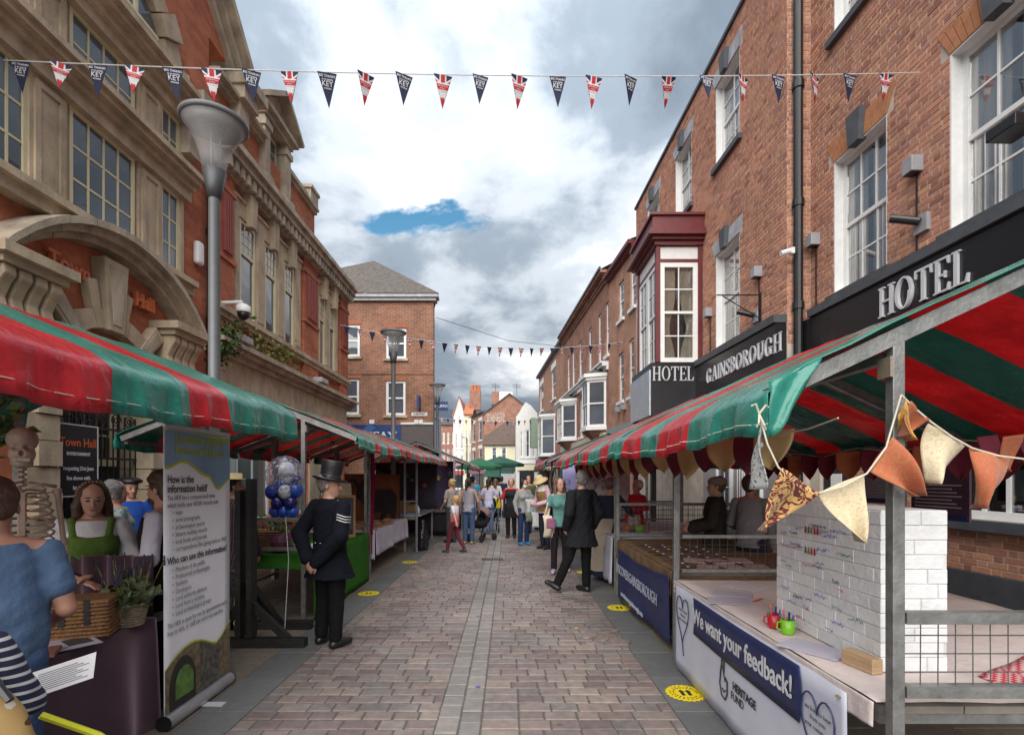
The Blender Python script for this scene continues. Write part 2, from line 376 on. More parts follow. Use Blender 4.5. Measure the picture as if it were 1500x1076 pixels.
# drain grating across the setts
mb = MB()
for i in range(9): mb.box(-0.55 + i * 0.05, -0.52 + i * 0.05, 10.35, 10.55, 0.001, 0.006)
mb.box(-0.56, -0.11, 10.33, 10.36, 0.001, 0.007); mb.box(-0.56, -0.11, 10.54, 10.57, 0.001, 0.007)
gr = mb.build('drain_grating', M_iron); tag(gr, 'small dark iron drain grating set across the grey sett line in mid road', 'grating')

def slab_run(name, par, x0, x1, ystart, yend, ln, m, gap=0.006, z=0.0, jit=0.0):
    yy = ystart; c = {}
    while yy < yend:
        l = ln + (rng.choice([-jit, 0, jit]) if jit else 0)
        if l not in c: c[l] = MB().cham(-(x1 - x0) / 2 + gap / 2, (x1 - x0) / 2 - gap / 2, -l / 2 + gap / 2, l / 2 - gap / 2, -0.03, 0, 0.004).mesh(name, m)
        inst(name, c[l], par, Matrix.Translation(((x0 + x1) / 2, yy + l / 2, z + rng.uniform(-0.001, 0.0015)))); yy += l
pave_l = struct(MB().box(-5.4, -1.87, -3, 19.5, -0.03, -0.009).build('pavement', M_sand))
pave_r = struct(MB().box(1.2, 5.2, -3, 34, -0.03, -0.009).build('pavement', M_sand))
slab_run('kerb_slab', pave_l, LX0, LX1, 2.4, 19.5, 0.62, M_band); slab_run('kerb_slab', pave_r, RX0, RX1, 2.4, 26, 0.62, M_band)
for k, (a, b) in enumerate(((-2.68, -2.23), (-3.13, -2.68), (-3.58, -3.13), (-4.03, -3.58), (-4.7, -4.03), (-5.4, -4.7))):
    slab_run('pavement_slab', pave_l, a, b, 2.2 + 0.2 * (k % 2), 19, 0.6, M_tan)
for k, (a, b) in enumerate(((1.56, 1.9), (1.9, 2.45), (2.45, 3.0), (3.0, 3.6), (3.6, 4.3))):
    slab_run('pavement_slab', pave_r, a, b, 2.0 + 0.2 * (k % 2), 24 if k == 0 else 14, 0.6, M_tan)
far_road = struct(MB().box(-14, 12, 34, 120, -0.03, -0.012).build('far_road', mat('far_paving', (0.22, 0.19, 0.185), 0.8, scale=3, var=0.2)))
mb = MB().box(-14, -1.87, 19.5, 34, -0.03, -0.013); struct(mb.build('side_street', mat('side_paving', (0.2, 0.18, 0.17), 0.8, scale=3, var=0.2)))

# yellow distance stickers
M_yel = mat('sticker_yellow', (0.85, 0.66, 0.01), 0.5, var=0.06); M_blk = mat('print_black', (0.015, 0.015, 0.017), 0.6, var=0.05)
def sticker(x, y, label):
    t = thing('floor_sticker', (x, y, 0), label, 'floor sticker', 'round yellow floor stickers on the kerb slabs')
    mb = MB(); n = 48; pts = []
    for i in range(n):
        r = 0.155 if i % 2 else 0.14; a = 2 * math.pi * i / n; pts.append((x + r * math.cos(a), y + r * math.sin(a)))
    mb.prism(pts, 0.0035, 0.006, 'z'); mb.build('disc', M_yel, t)
    mb = MB()
    for sx in (-1, 1):
        mb.prism([(x + sx * 0.012, y - 0.05), (x + sx * 0.04, y - 0.05), (x + sx * 0.04, y + 0.02), (x + sx * 0.052, y + 0.02), (x + sx * 0.026, y + 0.055), (x + sx * 0.0, y + 0.02), (x + sx * 0.012, y + 0.02)], 0.0062, 0.0072, 'z')
    for r0 in (0.085, 0.11):
        for i in range(22):
            if rng.random() < 0.25: continue
            a = 2 * math.pi * i / 22; ca, sa = math.cos(a), math.sin(a)
            mb.prism([(x + r0 * ca - 0.007 * sa, y + r0 * sa + 0.007 * ca), (x + r0 * ca + 0.007 * sa, y + r0 * sa - 0.007 * ca), (x + (r0 + 0.011) * ca + 0.007 * sa, y + (r0 + 0.011) * sa - 0.007 * ca), (x + (r0 + 0.011) * ca - 0.007 * sa, y + (r0 + 0.011) * sa + 0.007 * ca)], 0.0062, 0.0072, 'z')
    mb.build('print', M_blk, t, recalc=True)
for px, py, lb in ((1004, 1015, 'round yellow floor sticker nearest the camera, beside the white feedback banner'), (907, 890, 'round yellow floor sticker beside the navy banner stall'),
                   (540, 869, 'round yellow floor sticker beside the green tablecloth'), (600, 823, 'round yellow floor sticker beside the white tablecloth on the left'), (857, 838, 'round yellow floor sticker behind the striding man in the dark suit')):
    Y = FPX * CAMH / (py - VPY); sticker((px - VPX) * Y / FPX, Y, lb)
# scraps of litter
for px, py, c, lb in ((700, 903, (0.12, 0.05, 0.4), 'tiny purple scrap lying on the sett line'), (700, 1006, (0.8, 0.5, 0.02), 'tiny orange paper strip lying on the setts'), (844, 920, (0.8, 0.5, 0.02), 'tiny orange scrap lying on the right half of the road')):
    Y = FPX * CAMH / (py - VPY); X = (px - VPX) * Y / FPX
    o = MB().prism([(X - 0.02, Y - 0.008), (X + 0.015, Y - 0.01), (X + 0.02, Y + 0.006), (X - 0.012, Y + 0.01)], 0.005, 0.009, 'z').build('litter_scrap', mat('scrap_%d' % px, c, 0.7))
    tag(o, lb, 'litter')

# ================================================================ building kit
M_glass = glassmat('window_glass', (0.065, 0.075, 0.09)); M_glassd = glassmat('window_glass_dim', (0.016, 0.018, 0.02), 0.06)  # window_glass: grey-blue in the base colour stands in for reflections and blinds
M_white = mat('white_paint', (0.74, 0.74, 0.73), 0.5, var=0.06, scale=9); M_cream = mat('cream_paint', (0.62, 0.55, 0.36), 0.55, var=0.08)
M_lead = mat('lead_grey', (0.07, 0.075, 0.085), 0.6, var=0.2); M_blackp = mat('black_paint', (0.014, 0.014, 0.016), 0.35, var=0.2, bump=0.05)
M_stone = mat('buff_stone', (0.45, 0.36, 0.255), 0.85, var=0.3, scale=3.4, bump=0.35, bscale=40, streak=(1, 1, 0.6))
M_stoned = mat('weathered_stone', (0.4, 0.335, 0.255), 0.9, var=0.42, scale=3, bump=0.4, bscale=40, streak=(1, 1, 0.55))
M_slate = mat('slate_roof', (0.085, 0.08, 0.08), 0.8, var=0.35, scale=8, bump=0.4, bscale=18)
M_dark = mat('dark_interior', (0.012, 0.012, 0.013), 0.9)
M_thbrick = brickmat('red_brick_fine', (0.47, 0.15, 0.07), (0.36, 0.095, 0.048), (0.30, 0.15, 0.10), 0.225, 0.075, 0.005, 0.25)
M_terra = mat('terracotta', (0.27, 0.06, 0.045), 0.6, var=0.18)
M_curtain = mat('net_curtain', (0.45, 0.44, 0.42), 0.9, var=0.2, scale=3, streak=(14, 14, 0.4))
def wall(mb, u0, u1, z0, z1, d0, d1, ops=()):
    us = sorted({u0, u1, *[min(max(o[i], u0), u1) for o in ops for i in (0, 1)]}); zs = sorted({z0, z1, *[min(max(o[i], z0), z1) for o in ops for i in (2, 3)]})
    for a, b in zip(us, us[1:]):
        run = None
        for c, d in zip(zs, zs[1:]):
            mu, mz = (a + b) / 2, (c + d) / 2
            if any(o[0] < mu < o[1] and o[2] < mz < o[3] for o in ops):
                if run: mb.box(a, b, d0, d1, *run); run = None
            else: run = (run[0], d) if run else (c, d)
        if run: mb.box(a, b, d0, d1, *run)
def window(par, fr, u0, u1, z0, z1, d=0.12, cols=2, rows=2, m=None, g=None, fw=0.055, bar=0.022, sash=True, lower=None, curtain=None, name='window', sill=None, msill=None, back=0.16):
    """frame and bars in one mesh, each pane its own child"""
    m = m or M_white; g = g or M_glass
    mb = MB(fr); dd = d + 0.05
    mb.box(u0, u0 + fw, d, dd + 0.03, z0, z1); mb.box(u1 - fw, u1, d, dd + 0.03, z0, z1)
    mb.box(u0 + fw, u1 - fw, d, dd + 0.03, z1 - fw, z1); mb.box(u0 + fw, u1 - fw, d, dd + 0.03, z0, z0 + fw)
    iu0, iu1, iz0, iz1 = u0 + fw, u1 - fw, z0 + fw, z1 - fw
    halves = [(iz0, iz1, cols, rows, 0.0)]
    if sash:
        zm = (iz0 + iz1) / 2 if sash is True else z0 + sash
        mb.box(iu0, iu1, d + 0.006, dd + 0.02, zm - 0.03, zm + 0.03)
        lc, lr = lower or (cols, rows)
        halves = [(iz0, zm - 0.03, lc, lr, 0.02), (zm + 0.03, iz1, cols, rows, 0.0)]
    cells = []
    for a, b, c, r, off in halves:
        for i in range(1, c):
            uu = iu0 + (iu1 - iu0) * i / c; mb.box(uu - bar / 2, uu + bar / 2, d + 0.012 + off, d + 0.04 + off, a, b)
        for j in range(1, r):
            zz_ = a + (b - a) * j / r; mb.box(iu0, iu1, d + 0.014 + off, d + 0.038 + off, zz_ - bar / 2, zz_ + bar / 2)
        for i in range(c):
            for j in range(r):
                cells.append((iu0 + (iu1 - iu0) * i / c, iu0 + (iu1 - iu0) * (i + 1) / c, a + (b - a) * j / r, a + (b - a) * (j + 1) / r, off))
    o = mb.build(name, m, par)
    for a, b, c, e, off in cells:
        q = MB(fr).box(a + 0.002, b - 0.002, d + 0.024 + off, d + 0.03 + off, c + 0.002, e - 0.002).build('pane', g, o)
    if sill: MB(fr).box(u0 - sill[0], u1 + sill[0], -sill[1], d, z0 - sill[2], z0 - 0.002).build('sill', msill or m, o)
    if curtain:
        for a, b in ((iu0, iu0 + (iu1 - iu0) * 0.42), (iu1 - (iu1 - iu0) * 0.42, iu1)):
            MB(fr).grid(lambda s_, t_: (a + (b - a) * s_, d - 0.004 + 0.012 * math.sin(s_ * 30), iz0 + (iz1 - iz0) * t_), 24, 3).build('curtain', curtain, o, smooth=True)
    return o
def steps(mb, u0, u1, lst, d1=0.0, ret=0.0):
    """stacked mouldings: (z0, z1, projection)"""
    for z0, z1, p in lst: mb.box(u0 - ret * p, u1 + ret * p, -p, d1, z0, z1)

# ================================================================ town hall (left)
FT = Frame((-5.4, 0.0), (-5.4, 17.0))          # u is the distance down the street
th = thing('town_hall', (-5.4, 9, 0), 'red brick and buff stone town hall with arched entrance hood', 'town hall')
BC = 6.72
bw_ops = [(5.2, 5.64, 4.95, 6.25), (6.18, 7.26, 4.95, 6.25), (7.8, 8.24, 4.95, 6.25), (5.2, 5.64, 6.68, 7.47), (6.18, 7.26, 6.68, 7.47), (7.8, 8.24, 6.68, 7.47), (BC - 0.8, BC + 0.8, 0, 3.2)]
s2 = [(10.04, 10.68), (11.07, 11.65), (12.04, 12.6)]; s3 = [(14.27, 14.72), (15.08, 15.55)]
up_ops = [(a, b, 4.87, 6.86) for a, b in s2 + s3]
g_ops = [(9.6, 11.6, 0.75, 3.3), (12.4, 13.6, 0.75, 3.3), (14.3, 16.2, 0.75, 3.3)]
mb = MB(FT); wall(mb, 2.6, 9.1, 0, 9.62, 0, 0.4, bw_ops); wall(mb, 9.1, 16.65, 0, 8.0, 0, 0.4, up_ops + g_ops)
mb.prism([(3.4, 9.62), (10.0, 9.62), (BC, 12.9)], 0, 0.4, 'y')
mb.box(9.1, 14.1, 0.02, 0.4, 8.0, 8.95)
mb.build('wall', M_thbrick, th)
MB(FT).box(2.6, 16.6, 0.42, 7.0, 0, 7.9).build('core', M_dark, th)
mb = MB(FT); mb.add([(9.1, 0.3, 8.9), (16.5, 0.3, 8.0), (16.5, 4.5, 10.3), (9.1, 4.5, 10.6)], [(0, 1, 2, 3)]); mb.build('roof', M_slate, th)
# raking coping of the gable
mb = MB(FT)
for k, (w, p) in enumerate(((0.16, 0.34), (0.30, 0.2), (0.42, 0.1))):
    for sgn in (-1, 1):
        a, b = Vector((BC + sgn * 3.35, -p / 2 + 0.15, 9.55 - w / 2 + 0.22)), Vector((BC, -p / 2 + 0.15, 12.93 - w / 2 + 0.2))
        mb.beam(a, b, p + 0.3, 0.14, (0, 0, 1)) if k == 0 else mb.beam(a - Vector((0, 0, 0.14 * k)), b - Vector((0, 0, 0.14 * k)), p + 0.3, 0.12)
mb.box(BC + 3.0, BC + 3.75, -0.42, 0.3, 9.3, 9.5); mb.box(BC + 3.05, BC + 3.6, -0.3, 0.3, 9.05, 9.3); mb.box(BC + 3.1, BC + 3.45, -0.18, 0.3, 8.5, 9.05)
mb.build('gable_coping', M_stoned, th)
# tripartite window of the bay: sill, pilasters, transom, cornice
mb = MB(FT); steps(mb, 4.95, 8.42, [(4.70, 4.84, 0.16), (4.84, 4.93, 0.24)]); mb.build('sill_course', M_stone, th)
for a, b in ((5.64, 6.13), (7.31, 7.8)):
    for z0, z1 in ((4.93, 6.25), (6.68, 7.47)):
        mb = MB(FT); mb.box(a, b, -0.05, 0.1, z0, z1)
        f = 0.07; q = -0.075
        mb.box(a + 0.05, a + 0.05 + f, q, -0.05, z0 + 0.05, z1 - 0.05); mb.box(b - 0.05 - f, b - 0.05, q, -0.05, z0 + 0.05, z1 - 0.05)
        mb.box(a + 0.05 + f, b - 0.05 - f, q, -0.05, z1 - 0.05 - f, z1 - 0.05); mb.box(a + 0.05 + f, b - 0.05 - f, q, -0.05, z0 + 0.05, z0 + 0.05 + f)
        mb.build('pilaster', M_stone, th)
for u0, u1 in ((5.1, 5.2), (8.24, 8.32)):
    MB(FT).box(u0, u1, -0.05, 0.1, 4.93, 7.47).build('jamb', M_stone, th)
mb = MB(FT); steps(mb, 5.0, 8.40, [(6.25, 6.42, 0.13), (6.42, 6.5, 0.2), (6.5, 6.58, 0.3), (6.58, 6.66, 0.36)], 0.1); mb.build('transom', M_stone, th)
mb = MB(FT); steps(mb, 5.0, 8.46, [(7.47, 7.62, 0.14), (7.62, 7.72, 0.22), (7.72, 7.80, 0.34), (7.80, 7.88, 0.42)], 0.1); mb.build('cornice', M_stone, th)
steps_mb = MB(FT); steps_mb.box(8.2, 8.62, -0.46, 0, 7.55, 7.98); steps_mb.box(8.25, 8.55, -0.2, 0, 7.0, 7.55); steps_mb.build('cornice_block', M_stoned, th)
for (u0, u1, c) in ((5.2, 5.64, 2), (6.18, 7.26, 4), (7.8, 8.24, 2)):
    window(th, FT, u0, u1, 4.93, 6.25, -0.03, c, 3, M_cream, sash=False, fw=0.05, bar=0.028)
    window(th, FT, u0, u1, 6.68, 7.47, -0.03, c, 2, M_cream, sash=False, fw=0.05, bar=0.028)
# great arch over the bay: voussoirs one by one
for i in range(13):
    a0, a1 = math.pi * i / 13 + 0.008, math.pi * (i + 1) / 13 - 0.008
    r0, r1, pr = (1.18, 1.62, 0.16) if i % 2 == 0 else (1.2, 1.56, 0.1)
    pts = [(BC + r0 * math.cos(a0), 7.9 + r0 * math.sin(a0)), (BC + r1 * math.cos(a0), 7.9 + r1 * math.sin(a0)), (BC + r1 * math.cos(a1), 7.9 + r1 * math.sin(a1)), (BC + r0 * math.cos(a1), 7.9 + r0 * math.sin(a1))]
    MB(FT).prism(pts, -pr, 0.02, 'y').build('voussoir', M_stone, th)
pts = [(BC + 1.17 * math.cos(math.pi * i / 20), 7.89 + 1.17 * math.sin(math.pi * i / 20)) for i in range(21)]
fan = MB(FT).prism(pts, -0.012, 0.0, 'y').build('fanlight', M_glass, th)
mb = MB(FT)
for uu in (-0.55, 0, 0.55): mb.box(BC + uu - 0.03, BC + uu + 0.03, -0.05, -0.014, 7.89, 7.89 + math.sqrt(1.17 ** 2 - uu * uu))
mb.box(BC - 1.0, BC + 1.0, -0.055, -0.016, 8.35, 8.4); mb.build('glazing_bar', M_cream, fan)
# entrance hood: curved cornice on corbels
def arcz(x, R_, top): return top - R_ + math.sqrt(max(R_ * R_ - x * x, 0))
mb = MB(FT)
for k, (off, th_, p) in enumerate(((0.0, 0.09, 0.4), (0.09, 0.09, 0.3), (0.18, 0.08, 0.2))):
    n = 27
    xs = [-1.72 + 3.44 * i / n for i in range(n + 1)]
    zs_ = [arcz(x, 2.03, 4.92) - off + (0.05 * max(0, abs(x) - 1.5) / 0.22) for x in xs]
    for i in range(n):
        if i % 3 == 0: mb = MB(FT)
        g0, g1 = (0.004 if i % 3 == 0 else 0), (0.004 if i % 3 == 2 else 0)
        mb.prism([(BC + xs[i] + g0, zs_[i]), (BC + xs[i + 1] - g1, zs_[i + 1]), (BC + xs[i + 1] - g1, zs_[i + 1] - th_), (BC + xs[i] + g0, zs_[i] - th_)], -p, 0.02 + 0.0005 * k, 'y')
        if i % 3 == 2: mb.build('hood_stone', M_stoned, th, weld=True)
for sgn in (-1, 1):
    c = BC + sgn * 1.3
    mb = MB(FT); mb.box(c - 0.44, c + 0.44, -0.44, 0, 3.94, 4.05); mb.box(c - 0.38, c + 0.38, -0.36, 0, 3.86, 3.94); mb.box(c - 0.3, c + 0.3, -0.16, 0, 3.36, 3.86)
    mb.box(c - 0.36, c + 0.36, -0.34, 0, 3.22, 3.36); mb.box(c - 0.33, c + 0.33, -0.26, 0, 3.1, 3.22)
    cb = mb.build('corbel', M_stone, th)
    for i in range(4):
        x = c - 0.27 + i * 0.18; mb = MB(FT)
        mb.prism([(0.0, 3.86), (-0.32, 3.86), (-0.33, 3.76), (-0.27, 3.68), (-0.21, 3.55), (-0.24, 3.44), (-0.2, 3.36), (0, 3.36)], x - 0.07, x + 0.07, 'x'); mb.build('scroll', M_stone, cb, bevel=0.02)
# arch over the door: ring, keystone and two blocks
for i in range(10):
    a0, a1 = math.pi * (i + 0.02) / 10, math.pi * (i + 0.98) / 10; r0, r1 = 0.8, 1.03
    q = [(BC + r0 * math.cos(a), 2.85 + r0 * 1.0 * math.sin(a)) for a in (a0, (a0 + a1) / 2, a1)] + [(BC + r1 * math.cos(a), 2.85 + r1 * math.sin(a)) for a in (a1, (a0 + a1) / 2, a0)]
    MB(FT).prism(q, -0.14, 0.02, 'y').build('arch_stone', M_stone, th)
for ang, r0, r1, w0, w1, p in ((90, 0.76, 1.7, 0.13, 0.21, 0.2), (77, 0.78, 1.4, 0.06, 0.08, 0.13), (103, 0.78, 1.4, 0.06, 0.08, 0.13), (48, 0.78, 1.34, 0.09, 0.12, 0.16), (132, 0.78, 1.34, 0.09, 0.12, 0.16)):
    a = R(ang); dx, dz = math.cos(a), math.sin(a); nx, nz = -dz, dx
    pt = lambda r, w: (BC + dx * r + nx * w, 2.85 + dz * r + nz * w)
    MB(FT).prism([pt(r0, -w0), pt(r1, -w1), pt(r1, w1), pt(r0, w0)], -p, 0, 'y').build('keystone', M_stone, th, bevel=0.015)
    if ang in (90, 48, 132): MB(FT).prism([pt(r0 + 0.09, -w0 * 0.55), pt(r1 - 0.08, -w1 * 0.6), pt(r1 - 0.08, w1 * 0.6), pt(r0 + 0.09, w0 * 0.55)], -p - 0.012, -p + 0.004, 'y').build('keystone_panel', M_stoned, th)
for txt, uc, zc in (('Town', 6.13, 4.24), ('Hall', 7.40, 4.24)):
    mb = MB(); text_mb(mb, txt, 0.27, fplane(FT, uc, -0.06, zc), extrude=0.03, bold=0.009, sx=0.92)
    mb.build('lettering', mat('letter_terracotta', (0.62, 0.17, 0.07), 0.7), th)
# door recess, jamb blocks, iron gates, board
for sgn in (-1, 1):
    z = 0.02; k = 0
    while z < 2.85:
        h = 0.3; w = 0.42 if k % 2 else 0.30
        a, b = (BC - 0.8 - w + 0.04, BC - 0.76) if sgn < 0 else (BC + 0.76, BC + 0.8 + w - 0.04)
        MB(FT).box(a, b, -0.14 + (0.03 if k % 2 else 0), 0.36, z, z + h - 0.012).build('jamb_stone', M_stone, th); z += h; k += 1
for c in (8.0, 8.42):
    mb = MB(FT); mb.box(c - 0.1, c + 0.1, -0.2, 0.0, 0.02, 2.9); mb.box(c - 0.16, c + 0.16, -0.26, 0, 1.95, 2.2); mb.box(c - 0.15, c + 0.15, -0.24, 0, 0.9, 1.1); mb.build('door_column', M_stone, th, bevel=0.01)
mb = MB(FT); mb.box(BC - 0.76, BC + 0.76, 0.37, 0.4, 0, 3.6); mb.build('door_recess', mat('door_green', (0.02, 0.028, 0.026), 0.5), th)
window(th, FT, BC - 0.45, BC + 0.6, 1.85, 2.7, 0.28, 2, 2, M_cream, M_glassd, sash=False, fw=0.1, name='door_light')
for sgn in (-1, 1):
    a, b = (BC - 0.75, BC - 0.02) if sgn < 0 else (BC + 0.02, BC + 0.75)
    mb = MB(FT); n = 7
    for i in range(n + 1):
        u = a + (b - a) * i / n; mb.tube([(u, 0.12, 0.05), (u, 0.12, 2.55)], 0.011, 6)
    for z in (0.2, 1.1, 1.3, 1.95, 2.35): mb.box(a, b, 0.10, 0.14, z - 0.015, z + 0.015)
    mb.box(a + 0.01, b - 0.01, 0.13, 0.135, 0.2, 1.1)
    g_ = mb.build('iron_gate', M_blackp, th)
    mb = MB(FT)
    for i in range(3):
        cu = a + (b - a) * (i + 0.5) / 3
        pts = [(cu + 0.1 * (1 - t / 26) * math.cos(t * 0.55), 0.12, 2.48 + 0.1 * (1 - t / 26) * math.sin(t * 0.55)) for t in range(22)]
        mb.tube(pts, 0.009, 5)
    mb.build('scrollwork', M_blackp, g_)
brd = thing('hanging_board', (-5.3, 6.2, 1.6), 'black board with orange lettering hung on the iron entrance gates', 'sign board')
M_boardk = mat('board_black', (0.016, 0.016, 0.02), 0.5); M_ora = mat('print_orange', (0.6, 0.12, 0.03), 0.6); M_wprint = mat('print_white', (0.6, 0.6, 0.62), 0.6)
MB(FT).box(6.02, 6.62, -0.02, 0.0, 1.45, 2.35).build('panel', M_boardk, brd)
mb = MB(FT); [mb.box(*q) for q in ((6.02, 6.62, -0.026, -0.021, 2.335, 2.35), (6.02, 6.62, -0.026, -0.021, 1.45, 1.465), (6.02, 6.035, -0.026, -0.021, 1.465, 2.335), (6.605, 6.62, -0.026, -0.021, 1.465, 2.335))]; mb.build('border', M_wprint, brd)
mb = MB(); text_mb(mb, 'Town Hall', 0.15, fplane(FT, 6.32, -0.024, 2.12), extrude=0.001, bold=0.002, sx=0.85); mb.build('lettering', M_ora, brd)
mb = MB()
for t_, s_, z_ in (('ENTERTAINMENT', 0.055, 1.98), ('reopening 21st June', 0.07, 1.8), ('live shows with', 0.07, 1.68), ('late bar', 0.07, 1.56)): text_mb(mb, t_, s_, fplane(FT, 6.32, -0.024, z_), extrude=0.001, bold=0.002, sx=0.8)
mb.build('small_print', M_wprint, brd)['kind'] = 'stuff'
# middle wing: sash windows between stone pilasters
pil = [(9.80, 10.02), (10.70, 11.05), (11.67, 12.02), (12.62, 12.98), (14.14, 14.25), (14.74, 15.06), (15.57, 15.8)]
for a, b in pil:
    mb = MB(FT); mb.box(a, b, -0.06, 0.05, 4.88, 7.05); mb.box(a + 0.04, b - 0.04, -0.075, -0.06, 5.0, 6.9); mb.build('pilaster', M_stone, th)
for a, b in s2 + s3:
    o = window(th, FT, a + 0.01, b - 0.01, 4.88, 6.86, -0.05, 3, 3, M_cream, sash=1.33, lower=(1, 1), fw=0.06, bar=0.022, curtain=None)
    c = (a + b) / 2
    mb = MB(FT); mb.prism([(c - 0.09, 6.78), (c + 0.09, 6.78), (c + 0.15, 7.42), (c - 0.15, 7.42)], -0.2, 0, 'y'); mb.build('keystone', M_stone, th, bevel=0.015)
    MB(FT).box(a - 0.02, b + 0.02, -0.08, 0.03, 6.87, 7.05).build('lintel', M_stone, th)
mb = MB(FT); steps(mb, 9.74, 13.04, [(7.05, 7.2, 0.06), (7.2, 7.26, 0.1)]); steps(mb, 14.1, 15.86, [(7.05, 7.2, 0.06), (7.2, 7.26, 0.1)]); mb.build('architrave', M_stone, th)
mb = MB(FT); steps(mb, 9.15, 16.7, [(7.42, 7.56, 0.12), (7.56, 7.66, 0.2), (7.66, 7.8, 0.34), (7.8, 7.9, 0.42), (7.9, 8.02, 0.34)], 0.1)
for i in range(34): mb.box(9.25 + i * 0.22, 9.36 + i * 0.22, -0.3, -0.12, 7.44, 7.655)
mb.build('main_cornice', M_stoned, th)
for a, b in ((9.2, 9.76), (13.1, 14.05), (15.95, 16.66)):
    mb = MB(FT); mb.box(a, b, -0.1, 0.0, 4.3, 7.42); mb.box(a - 0.03, b + 0.03, -0.14, 0, 7.05, 7.16); mb.box(a - 0.03, b + 0.03, -0.14, 0, 5.75, 5.83); pr_ = mb.build('brick_pier', M_thbrick, th)
    mb = MB(FT); c0, c1 = a + 0.12, b - 0.12; mb.box(c0, c1, -0.13, -0.1, 5.85, 7.03)
    n = 4
    for i in range(n): mb.box(c0 + (c1 - c0) * (i + 0.2) / n, c0 + (c1 - c0) * (i + 0.8) / n, -0.165, -0.13, 5.9, 6.98)
    mb.build('terracotta_panel', M_terra, th)
mb = MB(FT); steps(mb, 9.15, 16.7, [(4.68, 4.78, 0.13), (4.78, 4.88, 0.19)], 0.02); mb.build('sill_course', M_stone, th)
for a, b in ((9.9, 13.0), (14.2, 15.8)):
    mb = MB(FT); mb.box(a, b, -0.04, 0, 4.6, 4.66); mb.box(a, b, -0.04, 0, 4.32, 4.37); mb.box(a, a + 0.06, -0.04, 0, 4.37, 4.6); mb.box(b - 0.06, b, -0.04, 0, 4.37, 4.6); mb.build('brick_panel_frame', M_thbrick, th)
mb = MB(FT); steps(mb, 8.95, 17.0, [(3.95, 4.05, 0.14), (4.05, 4.14, 0.26), (4.14, 4.22, 0.36), (4.22, 4.28, 0.28)], 0.02); mb.build('shop_cornice', M_stoned, th)
mb = MB(FT); wall(mb, 9.1, 16.66, 3.3, 3.95, -0.06, 0.0); mb.build('stone_frieze', M_stone, th)
for a, b, m_ in ((9.1, 9.6, M_stone), (11.6, 12.4, M_thbrick), (13.6, 14.3, M_stone), (16.2, 16.66, M_thbrick)):
    MB(FT).box(a, b, -0.055, 0, 0.02, 3.3).build('ground_pier', m_, th)
for a, b, _, _ in g_ops:
    window(th, FT, a, b, 0.75, 3.3, 0.1, 3, 1, M_white, glassmat('shop_glass_%d' % a, (0.10, 0.13, 0.13), 0.05), sash=1.9, lower=(3, 1), fw=0.08, bar=0.06)
    MB(FT).box(a + 0.15, a + 0.55, 0.09, 0.12, 1.3, 2.4).build('window_poster', mat('poster_pale', (0.45, 0.55, 0.52), 0.6), th)
# attic: parapet, dormer with pediment
mb = MB(FT); steps(mb, 9.1, 10.95, [(8.93, 9.02, 0.1), (9.02, 9.1, 0.2)], 0.4); mb.build('parapet_coping', M_stoned, th)
mb = MB(FT); wall(mb, 12.25, 14.05, 8.0, 9.0, 0.0, 0.4); mb.build('parapet', M_thbrick, th)
mb = MB(FT); steps(mb, 12.25, 14.1, [(9.0, 9.08, 0.06), (9.08, 9.15, 0.12)], 0.4); mb.box(12.25, 13.6, 0.0, 0.3, 9.15, 9.36); mb.box(13.6, 14.12, -0.08, 0.42, 9.15, 9.5); mb.box(13.56, 14.16, -0.12, 0.45, 9.5, 9.58); mb.build('balustrade', M_stoned, th)
mb = MB(FT)
for a, b in ((10.95, 11.2), (12.0, 12.25)): mb.box(a, b, -0.12, 0.5, 8.02, 9.6); mb.box(a - 0.04, b + 0.04, -0.16, 0.5, 9.35, 9.48); mb.box(a - 0.05, b + 0.05, -0.2, 0.5, 8.02, 8.3)
mb.box(10.9, 12.3, -0.16, 1.6, 9.6, 9.72); mb.box(10.8, 12.4, -0.26, 1.7, 9.72, 9.82)
mb.prism([(10.75, 9.82), (12.45, 9.82), (11.6, 10.42)], -0.1, 1.8, 'y')
for sgn in (-1, 1): mb.beam((11.6 + sgn * 0.9, 0.7, 9.85), (11.6, 0.7, 10.5), 2.1, 0.1)
mb.box(11.2, 12.0, 0.3, 1.2, 8.02, 9.6)
mb.build('dormer', M_stoned, th)
window(th, FT, 11.21, 11.99, 8.3, 9.58, 0.1, 2, 2, M_cream, sash=True, fw=0.07)
# rainwater pipe, weeds, alarm box, camera
mb = MB(FT); mb.tube([(8.98, -0.1, 0.02), (8.98, -0.1, 7.5)], 0.06, 10)
for z in (2.6, 4.4, 6.0): mb.tube([(8.98, -0.1, z), (8.98, -0.1, z + 0.1)], 0.075, 10)
mb.build('rainwater_pipe', M_blackp, th)
o = MB(FT).box(8.62, 8.8, -0.12, 0, 5.35, 5.75).build('alarm_box', M_white, None, bevel=0.05); tag(o, 'white alarm box on the red brick pier of the town hall', 'alarm box')
cc = thing('security_camera', (-5.2, 9.4, 4.7), 'white dome security camera on an arm beside the lamp post', 'camera')
mb = MB(FT); mb.tube([(9.3, -0.05, 4.9), (9.3, -0.5, 4.92)], 0.035, 8); mb.box(9.22, 9.38, -0.08, 0, 4.78, 5.02); mb.build('bracket', M_white, cc)
mb = MB(FT); mb.lathe([(0.06, 0.14), (0.12, 0.1), (0.13, 0.0), (0.12, -0.02)], (9.3, -0.52, 4.74), 14); mb.build('housing', M_white, cc, smooth=True)
mb = MB(FT); mb.lathe([(0.0, -0.13), (0.06, -0.11), (0.1, -0.06), (0.11, 0.0)], (9.3, -0.52, 4.72), 14); mb.build('dome', M_blackp, cc, smooth=True)
